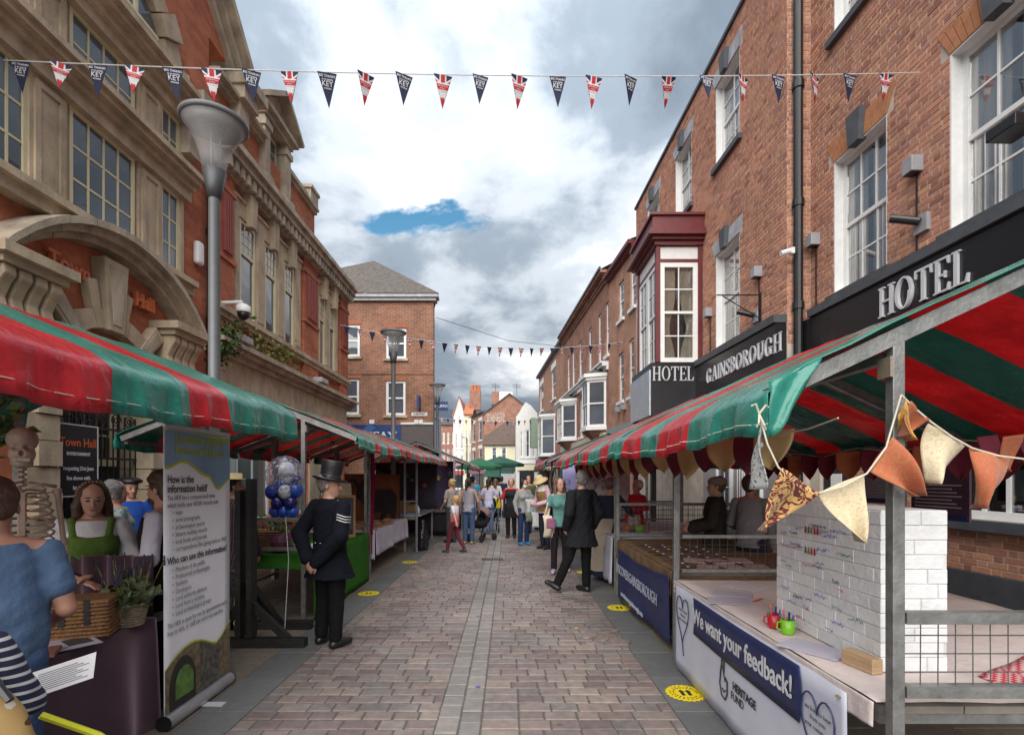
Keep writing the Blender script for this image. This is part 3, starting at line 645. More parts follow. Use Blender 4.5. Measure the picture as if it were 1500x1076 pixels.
def leafclump(name, pts, size, n, m, par, spread, rg=random.Random(5)):
    mb = MB()
    for i in range(n):
        c = Vector(rg.choice(pts)) + Vector((rg.gauss(0, spread), rg.gauss(0, spread), rg.gauss(0, spread)))
        a = Vector((rg.uniform(-1, 1), rg.uniform(-1, 1), rg.uniform(-0.3, 1))).normalized(); b = a.cross(Vector((rg.uniform(-1, 1), rg.uniform(-1, 1), rg.uniform(-1, 1)))).normalized(); s = size * rg.uniform(0.6, 1.3)
        mb.tint = rg.random(); mb.add([c, c + a * s * 0.5 + b * s * 0.3, c + a * s, c + a * s * 0.5 - b * s * 0.3], [(0, 1, 2, 3)])
    return mb.build(name, m, par, recalc=False)
M_leaf = tintmat('leaf_green', [(0.03, 0.06, 0.015), (0.07, 0.12, 0.025), (0.12, 0.16, 0.04)], 0.6, 0.1); M_weed = tintmat('weed_green', [(0.08, 0.12, 0.03), (0.2, 0.19, 0.05), (0.12, 0.15, 0.04)], 0.7, 0.1)
o = leafclump('wall_shrub', [(-5.15, 9.0 + i * 0.06, 3.9 + i * 0.09) for i in range(7)], 0.11, 420, M_leaf, None, 0.11); tag(o, 'leafy green weed sprouting from the town hall behind the lamp post', 'plant')
o = leafclump('ledge_weed', [(-5.2, 10.2 + i * 0.13, 4.4 + 0.2 * random.random()) for i in range(16)], 0.09, 420, M_weed, None, 0.12); tag(o, 'thin yellowish weeds growing along the stone ledge under the sash windows', 'plant', kind='stuff')
for u, lb in ((9.75, 'first grey floodlight box on the stone ledge of the town hall'), (13.9, 'farther grey floodlight box on the stone ledge of the town hall')):
    o = MB(FT).box(u - 0.25, u + 0.25, -0.36, -0.1, 4.285, 4.42).build('ledge_box', mat('box_grey', (0.4, 0.41, 0.42), 0.5), None, bevel=0.02); tag(o, lb, 'floodlight')

# ================================================================ lamp posts
M_post = mat('lamp_grey', (0.16, 0.165, 0.175), 0.45, 0.3, var=0.08, bump=0.05)
M_clear = newmat('lamp_bowl')[0]; _nt = M_clear.node_tree; _b = _nt.nodes['Principled BSDF']; _t = _nt.nodes.new('ShaderNodeBsdfTransparent'); _t.inputs[0].default_value = (0.86, 0.87, 0.88, 1); _m = _nt.nodes.new('ShaderNodeMixShader'); _m.inputs[0].default_value = 0.76
_b.inputs['Base Color'].default_value = (0.8, 0.8, 0.8, 1); _b.inputs['Roughness'].default_value = 0.15
_nt.links.new(_b.outputs[0], _m.inputs[1]); _nt.links.new(_t.outputs[0], _m.inputs[2]); _nt.links.new(_m.outputs[0], _nt.nodes['Material Output'].inputs[0])
def lamp_post(x, y, label):
    t = thing('street_lamp', (x, y, 0), label, 'street lamp', 'grey street lamps with funnel heads')
    b = (x, y, 0); H = 5.22
    mb = MB(); mb.lathe([(0.08, 0.0), (0.08, 0.9), (0.056, 0.95), (0.052, H - 0.78), (0.062, H - 0.76)], b, 20); mb.build('post', M_post, t, smooth=True).modifiers.new('es', 'EDGE_SPLIT')
    mb = MB(); mb.lathe([(0.06, H - 0.80), (0.075, H - 0.7), (0.11, H - 0.53), (0.10, H - 0.525)], b, 20); mb.build('collar', mat('collar_grey', (0.07, 0.073, 0.08), 0.5, 0.3), t, smooth=True)
    mb = MB(); mb.lathe([(0.1, H - 0.53), (0.12, H - 0.4), (0.19, H - 0.22), (0.29, H - 0.07)], b, 28); o = MB(); o.lathe([(0.1, H - 0.53), (0.12, H - 0.42), (0.165, H - 0.28), (0.23, H - 0.16), (0.29, H - 0.075)], b, 28)
    ob = bpy.data.objects.new('bowl', o.mesh('bowl', M_clear, True)); COL.objects.link(ob); rel(ob, t)
    mb = MB(); mb.lathe([(0.29, H - 0.085), (0.305, H - 0.075), (0.305, H - 0.045), (0.25, H - 0.015), (0.12, H + 0.01), (0.0, H + 0.015)], b, 32); mb.build('cap', mat('lamp_cap', (0.2, 0.205, 0.215), 0.5, trans=0.25), t, smooth=True)
    mb = MB(); mb.lathe([(0.0, H - 0.1), (0.28, H - 0.086)], b, 32); mb.build('reflector', mat('reflector_white', (0.8, 0.8, 0.8), 0.4, trans=0.6), t, smooth=True)
    mb = MB(); mb.lathe([(0.0, H - 0.135), (0.09, H - 0.13), (0.1, H - 0.105)], b, 20); mb.build('lamp_disc', mat('disc_grey', (0.15, 0.15, 0.16), 0.4), t)
    for a in range(3):
        q = a * 2.094 + 0.5; MB().tube([(x + 0.05 * math.cos(q), y + 0.05 * math.sin(q), H - 0.54), (x + 0.05 * math.cos(q), y + 0.05 * math.sin(q), H - 0.12)], 0.01, 6).build('rod', M_post, t)
    return t
lamp_post(-2.89, 4.96, 'tall grey street lamp nearest the camera, in front of the town hall')
lamp_post(-2.76, 12.1, 'grey street lamp before the brick building with the hipped roof')
lamp_post(-2.66, 18.9, 'farthest of three grey street lamps, beside the blue hanging sign')

# ================================================================ serif capitals
def ell(cx_, cy_, a, b, t0, t1, n=18): return [(cx_ + a * math.cos(R(t0 + (t1 - t0) * i / n)), cy_ + b * math.sin(R(t0 + (t1 - t0) * i / n))) for i in range(n + 1)]
def ring(cx_, cy_, a, b, ia, ib, t0, t1, n=18):
    o_, i_ = ell(cx_, cy_, a, b, t0, t1, n), ell(cx_, cy_, ia, ib, t0, t1, n)
    return [[o_[k], o_[k + 1], i_[k + 1], i_[k]] for k in range(n)]
def rc(x0, x1, y0, y1): return [(x0, y0), (x1, y0), (x1, y1), (x0, y1)]
def stem(x0, x1, y0=0, y1=1, top=True, bot=True, s=0.08):
    q = [rc(x0, x1, y0, y1)]
    if top: q.append(rc(x0 - s, x1 + s, y1 - 0.045, y1))
    if bot: q.append(rc(x0 - s, x1 + s, y0, y0 + 0.045))
    return q
def strokes(pts, ws):
    q = []
    for (a, b, w0, w1) in zip(pts, pts[1:], ws, ws[1:]):
        d = Vector((b[0] - a[0], b[1] - a[1])).normalized(); n = Vector((-d.y, d.x))
        q.append([(a[0] + n.x * w0, a[1] + n.y * w0), (a[0] - n.x * w0, a[1] - n.y * w0), (b[0] - n.x * w1, b[1] - n.y * w1), (b[0] + n.x * w1, b[1] + n.y * w1)])
    return q
GLY = {
 'H': (0.92, stem(.12, .27) + stem(.65, .80) + [rc(.27, .65, .47, .53)]),
 'O': (0.94, ring(.47, .5, .42, .515, .27, .46, 0, 360, 32)),
 'T': (0.86, stem(.355, .505, top=False) + [rc(.05, .81, .93, 1), [(.05, .93), (.05, .74), (.09, .74), (.13, .93)], [(.81, .93), (.77, .74 + .19), (.73, .93), (.77, .74), (.81, .74)]][:2] + [[(.73, .93), (.77, .74), (.81, .74), (.81, .93)]]),
 'E': (0.76, stem(.12, .27) + [rc(.27, .68, .945, 1), rc(.27, .54, .47, .53), rc(.27, .7, 0, .055), [(.68, .78), (.68, .945), (.60, .945), (.64, .78)], [(.70, .23), (.70, .055), (.61, .055), (.66, .23)], rc(.50, .54, .4, .6)]),
 'L': (0.72, stem(.12, .27) + [rc(.27, .66, 0, .055), [(.68, .25), (.66, .055), (.56, .055), (.63, .25)]]),
 'G': (0.95, ring(.47, .5, .42, .515, .27, .46, 42, 318, 26) + [rc(.62, .77, .06, .42), rc(.54, .85, .42, .465), [(.74, .66), (.78, .66), (.80, .9), (.74, .84)]]),
 'A': (0.94, strokes([(.16, .02), (.46, 1)], [.03, .03]) + strokes([(.46, 1.0), (.76, .02)], [.075, .075]) + [rc(.24, .66, .3, .355), rc(.04, .29, 0, .045), rc(.6, .92, 0, .045)]),
 'I': (0.40, stem(.125, .275)),
 'N': (0.96, stem(.14, .2) + stem(.74, .8, bot=False) + strokes([(.15, .97), (.78, .0)], [.075, .075])),
 'S': (0.66, strokes([(.55, .78), (.53, .9), (.42, .97), (.28, .97), (.15, .88), (.12, .76), (.18, .65), (.33, .54), (.48, .43), (.55, .31), (.53, .17), (.42, .05), (.27, .02), (.15, .08), (.1, .24)], [.02, .025, .025, .03, .05, .065, .07, .075, .075, .07, .06, .045, .03, .025, .02]) + [rc(.09, .13, .02, .26), rc(.52, .56, .72, .98)]),
 'B': (0.80, stem(.12, .27) + ring(.38, .755, .29, .245, .15, .195, -90, 90, 12) + ring(.38, .27, .36, .27, .2, .215, -90, 90, 12) + [rc(.27, .38, .945, 1), rc(.27, .38, .51, .56), rc(.27, .38, 0, .055)]),
 'R': (0.88, stem(.12, .27) + ring(.38, .735, .31, .265, .16, .21, -90, 90, 12) + [rc(.27, .38, .945, 1), rc(.27, .38, .47, .525)] + strokes([(.42, .5), (.78, .0)], [.075, .075]) + [rc(.68, .9, 0, .04)]),
 'U': (0.92, stem(.12, .27, .35, 1, bot=False) + stem(.67, .73, .35, 1, bot=False) + ring(.425, .36, .305, .38, .155, .33, 180, 360, 16)),
}
def serif_text(fr, txt, u0, u1, d, z, h, m, par, depth=0.04, name='letter'):
    """capitals from u0 to u1, each letter a part"""
    tot = sum(GLY[c][0] for c in txt); sx = (u1 - u0) / tot; u = u0
    for c in txt:
        w, polys = GLY[c]; mb = MB(fr)
        for k, pl in enumerate(polys): mb.prism([(u + x * sx, z + y_ * h) for x, y_ in pl], d - depth - 0.0006 * k, d, 'y')
        mb.build(name, m, par); u += w * sx

# ================================================================ hotel (right)
FH = Frame((4.575, 18.1), (4.80, 8.7)); FR = Frame((5.2, 8.7), (5.40, 0.6))
hotel = thing('hotel', (5.0, 10, 0), 'three storey orange brick hotel with black fascia and red bay window', 'hotel')
HB = [(0.265, 0.107, 0.074), (0.397, 0.175, 0.111), (0.497, 0.237, 0.148), (0.453, 0.197, 0.127), (0.342, 0.163, 0.121), (0.552, 0.276, 0.164), (0.431, 0.191, 0.121)]
M_hb = tintmat('orange_brick', HB, 0.88, 0.4, 120); M_hb1 = tintmat('orange_brick_single', HB, 0.88, 0.4, 120, 'obj')
M_mort = mat('mortar', (0.48, 0.41, 0.35), 0.95, var=0.2, scale=3)
M_rub = mat('rubbed_brick', (0.42, 0.18, 0.085), 0.85, var=0.2, scale=8)
M_glz = newmat('clear_pane')[0]; _nt = M_glz.node_tree; _b = _nt.nodes['Principled BSDF']; _b.inputs['Base Color'].default_value = (0.35, 0.38, 0.4, 1); _b.inputs['Roughness'].default_value = 0.03; _b.inputs['Specular IOR Level'].default_value = 1.0; _b.inputs['IOR'].default_value = 1.6
_t = _nt.nodes.new('ShaderNodeBsdfTransparent'); _m = _nt.nodes.new('ShaderNodeMixShader'); _f = _nt.nodes.new('ShaderNodeFresnel'); _f.inputs[0].default_value = 1.5
_g = _nt.nodes.new('ShaderNodeBsdfGlossy'); _g.inputs['Roughness'].default_value = 0.02; _r = _nt.nodes.new('ShaderNodeMapRange'); _r.inputs['To Min'].default_value = 0.1; _r.inputs['To Max'].default_value = 0.75
_nt.links.new(_f.outputs[0], _r.inputs[0]); _nt.links.new(_r.outputs[0], _m.inputs[0]); _nt.links.new(_t.outputs[0], _m.inputs[1]); _nt.links.new(_g.outputs[0], _m.inputs[2]); _nt.links.new(_m.outputs[0], _nt.nodes['Material Output'].inputs[0])
M_drape = mat('drape', (0.20, 0.19, 0.16), 0.9, var=0.3, scale=2, streak=(10, 10, 0.4)); M_net = mat('net', (0.78, 0.78, 0.76), 0.9, var=0.25, scale=2, streak=(16, 16, 0.5))
def hotel_window(fr, u0, u1, z0, z1, style, cols=3, rows=2):
    o = window(hotel, fr, u0 + 0.02, u1 - 0.02, z0 + 0.02, z1 - 0.02, 0.13, cols, rows, M_white, M_glz, fw=0.07, bar=0.025)
    mb = MB(fr); r = 0.02
    mb.box(u0, u0 + r, -0.004, 0.13, z0, z1); mb.box(u1 - r, u1, -0.004, 0.13, z0, z1); mb.box(u0 + r, u1 - r, -0.004, 0.13, z1 - r, z1); mb.box(u0 + r, u1 - r, -0.004, 0.13, z0, z0 + r)
    mb.build('reveal', M_white, o)
    MB(fr).box(u0 - 0.1, u1 + 0.1, -0.09, 0.0, z0 - 0.11, z0 - 0.003).build('sill', M_lead, o)
    for a, b in ((u0 + 0.05, (u0 + u1) / 2 - 0.07), ((u0 + u1) / 2 + 0.05, u1 - 0.05)):
        MB(fr).grid(lambda s_, t_: (a + (b - a) * s_, 0.185 + 0.012 * math.sin(s_ * 26), z0 + 0.03 + (z1 - z0 - 0.06) * t_), 26, 2).build('curtain', M_net, o, smooth=True, thick=0.003)
    MB(fr).box(u0, u1, 0.33, 0.335, z1 - 0.75, z1 - 0.04).build('blind', mat('blind', (0.3, 0.31, 0.32), 0.9), o)
    c = (u0 + u1) / 2
    if style == 'wedge':
        mb = MB(fr); mb.prism([(u0 - 0.02, z1 + 0.003), (u1 + 0.02, z1 + 0.003), (u1 + 0.16, z1 + 0.3), (u0 - 0.16, z1 + 0.3)], -0.035, 0.1, 'y'); lt = mb.build('lintel', mat('lintel_paint', (0.36, 0.37, 0.4), 0.6, var=0.3, scale=4), hotel)
        mb = MB(fr); mb.prism([(c - 0.1, z1 - 0.06), (c + 0.1, z1 - 0.06), (c + 0.15, z1 + 0.36), (c - 0.15, z1 + 0.36)], -0.13, -0.036, 'y'); mb.build('keystone', M_lead, lt)
    else:
        n = 15; lt = None
        for i in range(n):
            t0, t1 = i / n, (i + 1) / n; g = 0.005
            pa = [(u0 + (u1 - u0) * t0 + g, z1 + 0.004), (u0 + (u1 - u0) * t1 - g, z1 + 0.004), (u0 - 0.17 + (u1 - u0 + 0.34) * t1 - g, z1 + 0.34), (u0 - 0.17 + (u1 - u0 + 0.34) * t0 + g, z1 + 0.34)]
            if abs((t0 + t1) / 2 - 0.5) < 0.08: continue
            MB(fr).prism(pa, -0.016, 0.05, 'y').build('arch_brick', M_rub, hotel)
        mb = MB(fr); mb.prism([(c - 0.11, z1 - 0.05), (c + 0.11, z1 - 0.05), (c + 0.15, z1 + 0.42), (c - 0.15, z1 + 0.42)], -0.1, 0.03, 'y'); mb.build('keystone', M_lead, hotel)
wl = []; wr = []; F1 = (4.6, 6.72); F2 = (8.72, 10.55)
for pa, pb, lv in ((1049, 1084, F1), (1049, 1084, F2), (990, 1013.5, F2), (949, 966, F2)): wl.append((FH.u(pa), FH.u(pb), *lv))
cw = (wl[0][0] + wl[0][1]) / 2
for pa, pb, lv in ((1222, 1300, F1), (1392, 1560, F1), (1222, 1298, (8.72, 10.6)), (1392, 1560, (8.72, 10.6))): wr.append((FR.u(pa), FR.u(pb), *lv))
gl_ops = [(FR.u(1385), FR.u(1560), 1.22, 3.3), (0.25, 0.95, 0.02, 2.3)]
porch_u = FH.u(1030)
EAVE = 11.35
mb = MB(FH); wall(mb, 0, FH.L, 0, EAVE, -0.002, 0.4, wl); mb.build('wall', M_mort, hotel)
mb = MB(FR); wall(mb, 0.0, FR.L, 0, EAVE, -0.002, 0.4, wr + gl_ops); mb.build('wall', M_mort, hotel)
for fr in (FH, FR): MB(fr).box(0.05, fr.L, 0.6, 6, 0, EAVE - 0.1).build('core', M_dark, hotel)
mb = MB(FH); mb.box(FH.L - 0.4, FH.L, 0.4, 0.8, 0, EAVE); mb.build('return_wall', M_mort, hotel)
bricks = []
def lay(fr, u0, u1, z0, z1, ops, Mx=None):
    z = z0; k = 0; rg = random.Random(11)
    while z < z1 - 0.03:
        u = u0 - 0.337 + (0.1685 if k % 2 else 0) + rg.uniform(-0.012, 0.012); i = 0
        while u < u1 - 0.01:
            l = (0.225 if i % 2 == 0 else 0.112) + rg.uniform(-0.004, 0.004)
            spans = [(max(u, u0), min(u + l - 0.011, u1))]
            for o_ in ops:
                if z + 0.03 > o_[2] - 0.01 and z + 0.03 < o_[3] + 0.01:
                    ns = []
                    for a, b in spans:
                        if b <= o_[0] or a >= o_[1]: ns.append((a, b))
                        else:
                            if a < o_[0] - 0.02: ns.append((a, o_[0]))
                            if b > o_[1] + 0.02: ns.append((o_[1], b))
                    spans = ns
            for a, b in spans:
                if b - a > 0.02: bricks.append((fr, a, b, z + 0.005, z + 0.069, rg.random()))
            u += l; i += 1
        z += 0.075; k += 1
def arch_holes(ws): return ws + [(o_[0] - 0.12, o_[1] + 0.12, o_[3], o_[3] + 0.335) for o_ in ws]
lay(FH, 0.0, FH.L, 4.3, EAVE - 0.06, arch_holes(wl) + [(0, porch_u, 0, 8.0)]); lay(FR, 0.02, FR.L, 4.3, EAVE - 0.06, arch_holes(wr)); lay(FR, 0.95, FR.L, 0.62, 1.12, []); lay(FR, 0.95, FR.u(1385) - 0.05, 1.12, 3.5, [])
FQ = Frame((4.80, 8.7), (5.22, 8.7)); MB(FQ).box(0.0, 0.42, -0.002, 0.012, 4.0, EAVE).build('return_mortar', M_mort, hotel); lay(FQ, 0.0, 0.41, 4.0, EAVE - 0.06, [])
def vis_size(b):
    p = b[0].M @ Vector(((b[1] + b[2]) / 2, 0, (b[3] + b[4]) / 2)); x = VPX + FPX * p.x / max(p.y, .1); y_ = VPY - FPX * (p.z - CAMH) / max(p.y, .1)
    if not (0 < x < 1500 and 0 < y_ < 1076) or p.y < 1: return 0
    return (b[2] - b[1]) / p.y ** 3
bricks.sort(key=lambda b: -vis_size(b)); cache = {}
for b in bricks[:300]:
    w = round((b[2] - b[1]) / 0.01) * 0.01
    if w not in cache: cache[w] = MB().cham(-w / 2, w / 2, -0.008, 0.014, -0.032, 0.032, 0.004, 'y').mesh('brick', M_hb1)
    inst('brick', cache[w], hotel, b[0].M @ Matrix.Translation(((b[1] + b[2]) / 2, random.uniform(-0.002, 0.002), (b[3] + b[4]) / 2)))
mbs = {}
for b in bricks[300:]:
    mb = mbs.setdefault(id(b[0]), MB(b[0])); mb.M = b[0].M; mb.tint = b[5]; j = random.uniform(-0.002, 0.002); mb.cham(b[1], b[2], -0.008 + j, 0.012, b[3], b[4], 0.004, 'y')
for mb in mbs.values(): mb.build('brick_field', M_hb, hotel, recalc=False)['kind'] = 'stuff'
for w_ in wl: hotel_window(FH, *w_, 'wedge', 2 if w_[0] > 0 else 3)
for w_ in wr: hotel_window(FR, *w_, 'arch')
mb = MB(FH); mb.box(-0.05, FH.L, -0.06, 0.5, EAVE - 0.06, EAVE + 0.02); mb.build('eaves', M_lead, hotel); MB(FR).box(0.42, FR.L, -0.06, 0.5, EAVE - 0.06, EAVE + 0.03).build('eaves', M_lead, hotel)
mb = MB(FR); wu = FR.u(1385)
window(hotel, FR, wu, FR.u(1560), 1.22, 3.3, 0.1, 4, 2, M_white, M_glz, fw=0.09, bar=0.05, sash=False, name='ground_window')
MB(FR).box(wu - 0.1, FR.L, -0.12, 0, 1.1, 1.215).build('ground_sill', M_lead, hotel); MB(FR).box(0.95, FR.L, -0.05, 0.0, 0.02, 0.62).build('plinth', M_lead, hotel)
MB(FR).box(0.27, 0.93, 0.05, 0.1, 0.02, 2.3).build('door', mat('door_charcoal', (0.02, 0.021, 0.024), 0.5), hotel)
MB(FR).box(0.48, 0.72, 0.03, 0.049, 1.45, 1.75).build('door_notice', M_white, hotel)
mb = MB(FH); mb.box(porch_u + 0.05, FH.L - 0.1, -0.02, 0.0, 0.02, 3.5); mb.build('ground_cladding', mat('cladding', (0.3, 0.29, 0.29), 0.7), hotel)
for a in (0.9, 2.1): window(hotel, FH, porch_u + a, porch_u + a + 0.7, 1.0, 2.9, -0.09, 2, 2, M_white, M_glass, name='ground_window')
mb = MB(FH)
for i in range(9): mb.tube([(porch_u + 2.05 + i * 0.1, -0.15, 1.0), (porch_u + 2.05 + i * 0.1, -0.15, 2.8)], 0.01, 5)
mb.build('window_grille', M_white, hotel)
# fascias and lettering
M_fascia = mat('fascia_black', (0.012, 0.011, 0.013), 0.28, var=0.1, bump=0.02); M_silver = mat('letter_silver', (0.62, 0.63, 0.66), 0.35, 0.15, var=0.05, bump=0)
MB(FH).box(porch_u, FH.L - 0.02, -0.2, -0.003, 3.6, 4.36).build('fascia', M_fascia, hotel); MB(FH).box(porch_u, FH.L, -0.24, -0.003, 4.362, 4.5).build('fascia_flashing', M_lead, hotel)
MB(FR).box(0.003, FR.L, -0.2, -0.003, 3.55, 4.34).build('fascia', M_fascia, hotel); MB(FR).box(0.3, FR.L, -0.25, -0.003, 4.342, 4.47).build('fascia_flashing', M_lead, hotel)
serif_text(FH, 'GAINSBOROUGH', FH.u(1033, -0.24), FH.u(1143, -0.24), -0.2, 3.83, 0.32, M_silver, hotel, 0.02)
serif_text(FR, 'HOTEL', FR.u(1284, -0.24), FR.u(1418, -0.24), -0.2, 3.84, 0.40, M_silver, hotel, 0.03)
# red bay window over the porch
YB, XB0, XB1, YB2 = 12.25, 3.58, 4.70, 14.05
FS = Frame((XB0, YB), (XB1, YB)); FF = Frame((XB0, YB2), (XB0, YB))
bay = thing('bay_window', (4.1, 13, 4.5), 'dark red framed box bay window with white sashes, on the hotel', 'bay window')
M_red = mat('oxblood_paint', (0.13, 0.018, 0.022), 0.4, var=0.15)
for fr in (FS, FF):
    L_ = fr.L; mb = MB(fr)
    mb.box(0.0, 0.1, 0.0, 0.12, 4.5, 7.32); mb.box(L_ - 0.1, L_, 0.0, 0.12, 4.5, 7.32) if fr is FS else None
    mb.box(0.1, L_ - 0.1, 0.02, 0.1, 6.92, 7.0); mb.build('post', M_red, bay)
    MB(fr).box(0.1, L_ - 0.1, 0.045, 0.09, 7.002, 7.3).build('panel', M_white, bay)
    if fr is FS: window(bay, fr, 0.102, L_ - 0.102, 4.5, 6.918, 0.03, 2, 2, M_white, M_glz, fw=0.11, bar=0.025)
    else:
        window(bay, fr, 0.102, L_ / 2, 4.5, 6.918, 0.03, 2, 2, M_white, M_glz, fw=0.1, bar=0.025); window(bay, fr, L_ / 2 + 0.002, L_ - 0.02, 4.5, 6.918, 0.03, 2, 2, M_white, M_glz, fw=0.1, bar=0.025)
for a, b, ph in ((0.22, 0.5, 0), (0.62, 0.92, 1)):
    MB(FS).grid(lambda s_, t_: (a + (b - a) * (s_ if ph == 0 else 1 - s_) * (1 - 0.5 * math.exp(-((t_ - 0.35) / 0.18) ** 2)) + (0 if ph == 0 else (b - a) * 0.5 * math.exp(-((t_ - 0.35) / 0.18) ** 2)), 0.16 + 0.02 * math.sin(s_ * 30), 4.55 + 2.3 * t_), 30, 16).build('curtain', mat('bay_curtain', (0.35, 0.31, 0.24), 0.9, var=0.2), bay, smooth=True, thick=0.003)
mb = MB(FS); mb.box(0.12, 1.1, 0.75, 0.8, 4.5, 7.3); mb.box(0.1, 1.1, 0.1, 1.7, 7.3, 7.33); mb.box(0.1, 1.1, 0.1, 1.7, 4.46, 4.49); mb.build('interior', M_dark, bay)
for k, (z0, z1, p) in enumerate(((7.32, 7.42, 0.05), (7.42, 7.5, 0.13), (7.5, 7.58, 0.24), (7.58, 7.66, 0.2), (7.66, 7.98, 0.12), (7.98, 8.04, 0.18))):
    MB().box(XB0 - p, XB1, YB - p, YB2 + p, z0, z1 - 0.001).build('cornice', M_red, bay)
mb = MB()
for i in range(10): mb.box(XB0 + 0.02 + i * 0.115, XB0 + 0.07 + i * 0.115, YB - 0.12, YB - 0.04, 7.43, 7.499)
for i in range(16): mb.box(XB0 - 0.12, XB0 - 0.04, YB + 0.05 + i * 0.115, YB + 0.1 + i * 0.115, 7.43, 7.499)
mb.build('dentil', M_red, bay)
porch = thing('hotel_porch', (4.1, 13, 0), 'black porch sign box reading hotel under the red bay window', 'sign')
FPS = Frame((3.44, 12.2), (4.68, 12.2))
MB().box(3.44, 4.68, 12.2, 14.1, 3.2, 4.47).build('sign_box', M_fascia, porch); MB().box(3.40, 3.438, 12.22, 14.1, 3.2, 4.3).build('front_panel', mat('brushed_panel', (0.45, 0.5, 0.54), 0.35, 0.3), porch)
for xx, yy in ((3.52, 12.3), (3.52, 14.0)): MB().box(xx - 0.06, xx + 0.06, yy - 0.06, yy + 0.06, 0, 3.2).build('column', M_fascia, porch)
serif_text(FPS, 'HOTEL', 0.02, 1.03, 0.0, 4.03, 0.34, mat('letter_pale', (0.5, 0.5, 0.52), 0.5), porch, 0.03)
# downpipe, floodlights, brackets, camera on the hotel front
mb = MB(); dpx, dpy = 4.93, 8.6
mb.tube([(dpx, dpy, 0.05), (dpx, dpy, EAVE)], 0.075, 12)
for z in (4.55, 6.3, 8.3, 10.2): mb.tube([(dpx, dpy, z), (dpx, dpy, z + 0.12)], 0.095, 12)
o = mb.build('downpipe', M_blackp); tag(o, 'tall black rainwater downpipe in the corner of the hotel front', 'downpipe')
M_fl = mat('floodlight_grey', (0.3, 0.3, 0.32), 0.5)
def flood(fr, px, py, lb, cable=True):
    u, z = fr.u(px, -0.08), fr.z(px, py, -0.08); t = thing('wall_light', fr.M @ Vector((u, -0.05, z - 0.1)), lb, 'wall light', 'grey box wall lights on the hotel')
    MB(fr).box(u - 0.08, u + 0.08, -0.16, -0.005, z - 0.1, z + 0.1).build('housing', M_fl, t, bevel=0.008)
    MB(fr).box(u - 0.06, u + 0.06, -0.15, -0.02, z - 0.112, z - 0.1005).build('lens', M_blackp, t)
    if cable: MB(fr).tube([(u, -0.03, z - 0.11), (u, -0.03, 4.55)], 0.012, 6).build('cable', M_blackp, t)
flood(FR, 1337, 243, 'grey box wall light between the two large hotel windows'); flood(FR, 1191, 352, 'grey box wall light right beside the black downpipe'); flood(FH, 1108, 399, 'grey box wall light left of the downpipe, above the hotel lettering'); flood(FH, 1037, 458, 'grey box wall light beside the red bay window')
def spot(fr, px, py, lb):
    u, z = fr.u(px, -0.15), fr.z(px, py, -0.15); t = thing('spotlight', fr.M @ Vector((u, 0, z)), lb, 'spotlight')
    MB(fr).box(u - 0.1, u + 0.1, -0.06, -0.005, z - 0.16, z + 0.06).build('plate', M_fl, t)
    MB(fr).tube([(u + 0.02, -0.08, z - 0.03), (u - 0.17, -0.3, z + 0.1)], 0.05, 10).build('barrel', M_blackp, t)
spot(FR, 1337, 322, 'black angled spotlight on the brick above the large hotel letters'); spot(FH, 1098, 460, 'black angled spotlight above the long hotel name')
u, z = FH.u(1108, -0.1), FH.z(1108, 432, -0.1); mb = MB(FH); mb.tube([(u, -0.02, z), (u - 0.02, -0.85, z)], 0.012, 6); mb.tube([(u, -0.02, z - 0.45), (u, -0.75, z - 0.02)], 0.01, 6); mb.tube([(u, -0.02, z - 0.6), (u, -0.02, z + 0.05)], 0.015, 6)
o = mb.build('sign_bracket', M_blackp); tag(o, 'empty black iron sign bracket projecting from the hotel', 'bracket')
u, z = FH.u(1157, -0.1), FH.z(1157, 365, -0.1)
mb = MB(FH); mb.tube([(u - 0.06, -0.06, z), (u - 0.06, -0.22, z - 0.05)], 0.045, 10); mb.box(u - 0.1, u - 0.02, -0.06, 0, z - 0.05, z + 0.05); o = mb.build('security_camera', M_white); tag(o, 'small white bullet camera beside the black downpipe', 'camera')
u, z = FR.u(1483, -0.3), FR.z(1483, 185, -0.3); o = MB(FR).box(u - 0.18, u + 0.12, -0.4, -0.12, z - 0.06, z + 0.06).build('floodlight', M_blackp, None, bevel=0.01); tag(o, 'black floodlight before the large window at the right picture edge', 'floodlight')

# ================================================================ brick building on the left with the hipped roof
M_br2 = brickmat('brown_brick', (0.30, 0.115, 0.06), (0.19, 0.075, 0.05), (0.26, 0.19, 0.14), 0.24, 0.082, 0.012)
lb = thing('corner_building', (-6, 22, 0), 'brown brick corner building with hipped slate roof and white sashes', 'building')
YL = 20.3; FL = Frame((-9.5, YL), (-3.02, YL))
lw = [(FL.u(565), FL.u(595), FL.z(580, 525), FL.z(580, 480)), (FL.u(565), FL.u(594), FL.z(580, 608), FL.z(580, 557)), (FL.u(501), FL.u(527), FL.z(515, 522), FL.z(515, 475)), (FL.u(499), FL.u(526), FL.z(515, 607), FL.z(515, 554))]
ze = FL.z(600, 437)
mb = MB(FL); wall(mb, 0, FL.L, 0, ze, 0, 0.3, lw); mb.prism([(FL.L - 0.3, 0.3), (FL.L, 0.3), (FL.L - 2.2, 9), (FL.L - 2.5, 9)], 0, ze, 'z'); mb.build('wall', M_br2, lb)
for w_ in lw:
    o = window(lb, FL, *w_, 0.05, 1, 1, M_white, M_glass, fw=0.1, bar=0.02); MB(FL).box(w_[0] - 0.08, w_[1] + 0.08, -0.08, 0, w_[2] - 0.1, w_[2] - 0.003).build('sill', M_stoned, o)
    MB(FL).box(w_[0] - 0.1, w_[1] + 0.1, -0.012, 0, w_[3] + 0.003, w_[3] + 0.2).build('lintel', mat('arch_brick_brown', (0.3, 0.11, 0.06), 0.9, var=0.3, scale=12), lb)
